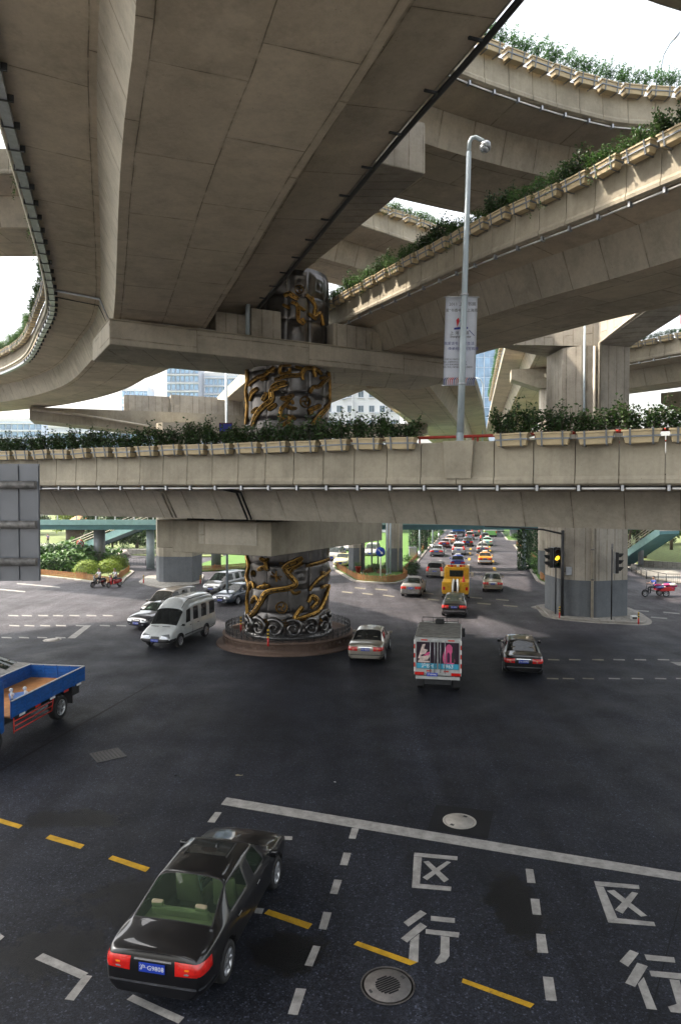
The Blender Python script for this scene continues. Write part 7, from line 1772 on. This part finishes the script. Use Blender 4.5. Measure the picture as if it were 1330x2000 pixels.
# shrubs
def bush_mesh(seed, rx, rz_, n, ls, mat, clipped=False):
    r = random.Random(seed); bm = nb()
    for k in range(n):
        d = rdir(r, .4)
        if d.z < -.1: d.z = abs(d.z)
        q = Vector((d.x*rx, d.y*rx, d.z*rz_))*(r.uniform(.82, 1.05)*(1+.12*mnoise.noise(d*3)) if clipped else r.uniform(.6, 1.08)*(1+.3*mnoise.noise(d*2.3+Vector((seed, 0, 0)))))
        nn = (d+rdir(r, .5)*(.4 if clipped else .8)).normalized(); t = nn.cross(rdir(r, 0)).normalized(); leaf(bm, q, t, nn, ls*r.uniform(.7, 1.3), ls*r.uniform(.3, .5))
    for k in range(5): a = k*1.25; tube(bm, [(0, 0, 0), (math.cos(a)*rx*.4, math.sin(a)*rx*.4, rz_*.7)], .025, 4, 1)
    me = bpy.data.meshes.new('foliage'); bm.to_mesh(me); bm.free(); me.materials.append(MATS[mat]); me.materials.append(MATS['bark']); return me
BU = {'broad': [bush_mesh(s, 1.5, 1.7, 900, .34, 'leaf_mid') for s in (21, 22, 23)], 'lime': [bush_mesh(24, 1.35, 1.35, 2600, .12, 'leaf_lime', True)], 'dark': [bush_mesh(25, 1.4, 1.3, 1300, .2, 'leaf_dark')], 'fresh': [bush_mesh(26, 1.0, .8, 700, .16, 'leaf_mid')], 'red': [bush_mesh(27, .8, .7, 500, .12, 'leaf_red')]}
def bush(kind, x, y, s, rz, label, group, z=.12):
    o = thing('shrub', label, 'shrub', (x, y, z), rz, group); o.scale = (s, s, s)
    obj('foliage', BU[kind][int(abs(x*5)) % len(BU[kind])], None, o)
for i, (px, py, s) in enumerate(((85, 1121, 1.1), (112, 1119, 1.1), (138, 1117, 1.35), (160, 1112, 1.5), (120, 1108, 1.5), (95, 1107, 1.3), (185, 1110, 1.3), (150, 1100, 1.6), (60, 1112, 1.2), (215, 1105, 1.2))):
    p = G(px, py); bush('broad', p.x, p.y, s, i*1.3, 'broad-leaved green shrub massed in the left garden bed', 'shrubs in the left garden bed')
for px, py, s, lab in ((171, 1122, 1.05, 'clipped lime-green ball bush left of the footbridge column'), (213, 1119, 1.0, 'clipped lime-green ball bush right of the footbridge column'), (227, 1112, 1.1, 'clipped lime-green bush at the tip of the garden bed')):
    p = G(px, py); bush('lime', p.x, p.y, s, .4, lab, 'clipped lime bushes')
for i in range(9): bush('dark', -58+i*2.5, 93.5+(i % 3)*.5, 1.1, i*.9, 'rounded dark shrub along the park edge', 'shrubs along the park edge')
for i in range(10): bush('fresh' if i % 2 else 'dark', -34+i*1.9, 95.2, .9, i, 'low green shrub lining the far pavement wall', 'shrubs lining the far pavement')
for i, (x, y, k) in enumerate(((3.6, 73, 'dark'), (4.6, 72, 'fresh'), (2.9, 71.6, 'red'), (5.2, 74.5, 'dark'), (3.9, 75, 'fresh'), (4.3, 70.9, 'red'), (7.2, 70.6, 'dark'), (8.1, 76.5, 'dark'))):
    bush(k, x, y, .75 if k != 'dark' else .6, i, {'dark': 'small dark shrub', 'fresh': 'low bright green shrub', 'red': 'low reddish shrub'}[k]+' at the column feet on the median', 'shrubs on the median nose')
for i in range(12): bush('fresh', 8.2+i*1.25, 84+i*6.0, .9, i, 'fresh green shrub along the grassy median', 'shrubs along the median')
for i, (x, y, s) in enumerate(((20.6, 70.6, .7), (22.0, 76, 1), (23.4, 82, 1), (24.6, 88, 1), (28.4, 96, 1.1), (24, 73, 1), (26.5, 80, 1.1), (30, 103, 1.1), (33.5, 130, 1.2), (35, 134, 1.2), (37.5, 140, 1.2))):
    bush('fresh', x, y, s, i, 'fresh green shrub on the right verge of the far road', 'shrubs on the right verge')
for i in range(7): bush('dark', 16+i*2.6, 178-i*1.0, 1.0, i, 'dark hedge shrub closing the middle of the far road', 'hedge across the far road')
for i in range(9): bush('fresh', -14.5+i*.95, 93.5-i*.6, .6, i, 'flowering green shrub behind the bright lawn', 'shrubs behind the lawn')
# ivy-clad columns
def ivy_mesh(seed, w_, H, n, ls):
    r = random.Random(seed); bm = nb()
    for k in range(n):
        a = r.uniform(0, 6.283); rr = w_/2*(1.05+.16*mnoise.noise(Vector((math.cos(a)*2, math.sin(a)*2, k*.0)))+r.uniform(-.02, .10)); z = r.uniform(0, H); d = Vector((math.cos(a), math.sin(a), 0))
        sq = 1/max(abs(d.x), abs(d.y))**.55
        q = d*rr*sq+Vector((0, 0, z)); nn = (d+rdir(r, .3)*.6).normalized(); leaf(bm, q, (Vector((0, 0, -1))+rdir(r, 0)*.7).normalized(), nn, ls*r.uniform(.7, 1.3), ls*.42)
    me = bpy.data.meshes.new('ivy'); bm.to_mesh(me); bm.free(); me.materials.append(MATS['leaf_ivy']); return me
IV = ivy_mesh(3, 2.4, 8.5, 4200, .26)
for x, y, s, lab in ((11.7, 103, 1.0, 'ivy-covered column on the grassy median'), (15.3, 127, 1.0, 'second ivy-covered column farther along the median'), (20.6, 154, 1.0, 'third ivy-covered column far along the median'), (26.6, 92, 1.1, 'ivy-covered column on the right verge of the far road')):
    o = thing('ivy_column', lab, 'column', (x, y, .12), R(-11), 'ivy-covered columns'); o.scale = (s, s, 1)
    b_ = nb(); box(b_, -1.0, 1.0, -1.0, 1.0, -.1, 14.5); solid('shaft', b_, 'board_concrete', o); obj('ivy', IV, None, o)
    b_ = nb(); box(b_, -3, 3, -1.05, 1.05, 14.503, 15.75); solid('cross_beam', b_, 'concrete', o)
o = thing('ivy_post', 'slim ivy-grown post before the column at the right kerb', 'post', (20.3, 75.5, .12)); b_ = nb(); tube(b_, [(0, 0, 0), (0, 0, 5.2)], .25, 8); obj('post', b_, 'pole_paint', o); f_ = obj('ivy', ivy_mesh(9, 1.2, 4.6, 900, .24), None, o)
for x, y, h_, lab in ((13.6, 100.8, 7, 'slim grey lamp post before the first ivy column'), (18.6, 129, 7, 'slim dark post by the second ivy column'), (10.2, 88, 7, 'thin dark post on the median lawn')):
    o = thing('lamp_post', lab, 'post', (x, y, .12)); b_ = nb(); tube(b_, [(0, 0, 0), (0, 0, h_)], .12, 8); obj('post', b_, 'pole_paint', o); b_ = nb(); tube(b_, [(0, 0, 0), (0, 0, .9)], .18, 8); obj('base', b_, 'galv', o)
o = thing('utility_box', 'grey utility cabinet on the median lawn', 'cabinet', (9.4, 88.6, .12)); b_ = nb(); box(b_, -.5, .5, -.3, .3, 0, 1.4); bev(b_, .03); obj('cabinet', b_, 'sign_grey', o); b_ = nb(); box(b_, -.42, .42, -.31, -.302, .1, 1.3); obj('door', b_, 'galv', o)
# park hut with thatched roof, rocks and wall at the left
o = thing('park_hut', 'round park hut with brown thatched roof among the trees', 'hut', (-46.5, 122, .13)); b_ = nb(); lathe(b_, [(3.4, 0), (3.2, .3), (1.6, 1.7), (.05, 2.6)], 20, 0, Matrix.Translation((0, 0, 2.2))); obj('roof', b_, 'fence_wood', o); b_ = nb(); lathe(b_, [(2.4, 0), (2.4, 2.25)], 16); obj('wall', b_, 'soil', o)
pm('rock', (.30, .27, .23), .9, 0, .3, 3, .5, 6)
for i, (x, y, s) in enumerate(((-42.5, 105, 1.1), (-40, 103.5, .8), (-39.5, 108, 1.2), (-30.5, 90.5, .7), (-29, 91, .9))):
    bm = nb(); bmesh.ops.create_icosphere(bm, subdivisions=3, radius=1)
    for v in bm.verts: v.co *= 1+.35*mnoise.noise(v.co*1.3+Vector((i*5, 0, 0))); v.co.z *= .7
    o = obj('boulder', bm, 'rock', None, 'pale garden boulder beside the footbridge stairs', 'rock', 'garden boulders'); o.location = (x, y, .3); o.scale = (s, s, s)
o = thing('park_wall', 'low pale stone wall along the far left pavement', 'wall', (-33, 93.6, 0)); 
for k in range(13): b_ = nb(); box(b_, k*1.3+.01, k*1.3+1.29, 0, .4, .1, .85); bev(b_, .02); solid('block', b_, 'pavement', o)
o = thing('bank_wall', 'low pale retaining wall curving up the right-hand bank', 'wall', (34.4, 78, 0))
for k in range(14):
    a = Vector((34.2, 77.5, 0)).lerp(Vector((49, 63.4, 0)), k/14); c = Vector((34.2, 77.5, 0)).lerp(Vector((49, 63.4, 0)), (k+1)/14); d_ = (c-a); M = Matrix.Translation(a-Vector((34.4, 78, 0))) @ Matrix.Rotation(math.atan2(d_.y, d_.x), 4, 'Z')
    b_ = nb(); box(b_, .01, d_.length-.01, 0, .35, .0, .85, 0, M); bev(b_, .02); solid('block', b_, 'pavement', o)

# ================================================================== buildings seen through the gaps
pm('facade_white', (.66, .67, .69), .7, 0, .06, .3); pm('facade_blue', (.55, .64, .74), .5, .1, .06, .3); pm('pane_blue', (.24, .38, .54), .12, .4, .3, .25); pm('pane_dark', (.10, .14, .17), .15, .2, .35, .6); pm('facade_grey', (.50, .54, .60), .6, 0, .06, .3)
bd = thing('apartment_block', 'white apartment block with dark windows behind the expressway columns', 'building', (-4, 150, 0))
part_box('wall', 'facade_white', bd, 0, 17, 0, 14, 0, 52)
fr_m = mesh_of(lambda bm: box(bm, -.62, .62, -.06, .0, -.75, .75), 'facade_grey'); pn_m = mesh_of(lambda bm: (box(bm, -.54, -.03, -.075, -.062, -.66, .66), box(bm, .03, .54, -.075, -.062, -.66, .66)), 'pane_dark'); sl_m = mesh_of(lambda bm: box(bm, -.75, .75, -.25, -.0, -.9, -.78), 'facade_white'); ac_m = mesh_of(lambda bm: (box(bm, -.4, .4, -.45, -.02, -.3, .25), bev(bm, .03)), 'facade_grey')
for f in range(4, 15):
    for k in range(7):
        w_ = obj('window', fr_m, None, bd); w_.location = (1.4+k*2.35, 0, f*3.2+1.6); obj('pane', pn_m, None, w_); obj('sill', sl_m, None, w_)
        if (f*5+k*3) % 4 == 0: a = obj('air_conditioner', ac_m, None, bd); a.location = (1.4+k*2.35+1.05, 0, f*3.2+.7)
for k in (3, 6): part_box('wall_fin', 'facade_white', bd, 2.45*k-.95, 2.45*k-.65, -.7, -.003, 0, 52)
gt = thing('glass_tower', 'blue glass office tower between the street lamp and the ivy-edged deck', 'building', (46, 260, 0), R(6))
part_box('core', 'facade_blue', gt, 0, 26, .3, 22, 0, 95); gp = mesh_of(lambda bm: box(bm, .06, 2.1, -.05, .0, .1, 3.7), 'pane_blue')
for f in range(9, 22):
    for k in range(12): g_ = obj('glass_pane', gp, None, gt); g_.location = (k*2.16, .29, f*3.8)
for k in range(0, 13, 2): part_box('mullion', 'facade_white', gt, k*2.16-.06, k*2.16+.06, .0, .295, 30, 95)
def tower(lab, x, y, w_, h_, dep, mat, step=3.6, rz=0.0, bays=8, f0=5):
    o = thing('office_tower', lab, 'building', (x, y, 0), rz); part_box('core', mat, o, 0, w_, .4, dep, 0, h_); bw = w_/bays; me = mesh_of(lambda bm: box(bm, .12*bw, .88*bw, -.0, .36, .5, step-.7), 'pane_blue')
    for f in range(f0, int(h_/step)):
        for k in range(bays): w2_ = obj('window', me, None, o); w2_.location = (k*bw, .0, f*step)
        part_box('floor_slab', 'facade_white', o, -.2, w_+.2, -.35, .395, f*step+step-.45, f*step+step-.02)
    part_box('roof_parapet', 'facade_white', o, -.1, w_+.1, .1, dep, h_+.003, h_+1.5)
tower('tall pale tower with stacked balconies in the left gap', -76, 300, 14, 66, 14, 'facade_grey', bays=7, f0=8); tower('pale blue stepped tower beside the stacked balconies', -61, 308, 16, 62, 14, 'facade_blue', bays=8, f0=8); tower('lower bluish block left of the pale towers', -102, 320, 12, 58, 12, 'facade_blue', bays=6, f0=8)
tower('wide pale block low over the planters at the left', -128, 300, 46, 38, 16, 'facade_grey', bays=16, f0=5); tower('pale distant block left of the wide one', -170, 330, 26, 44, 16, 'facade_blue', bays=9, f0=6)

# ================================================================== air: pale haze over the city
bm = nb(); box(bm, -420, 420, -60, 420, -1.2, 100)
m, nt, b0 = newmat('haze'); nt.nodes.remove(b0); pv_ = nt.nodes.new('ShaderNodeVolumePrincipled'); pv_.inputs['Color'].default_value = (.92, .95, 1, 1); pv_.inputs['Density'].default_value = .0002; pv_.inputs['Anisotropy'].default_value = .2
nt.links.new(pv_.outputs[0], nt.nodes['Material Output'].inputs['Volume'])
obj('haze', bm, 'haze', None, 'pale city haze', None, None, 'stuff')
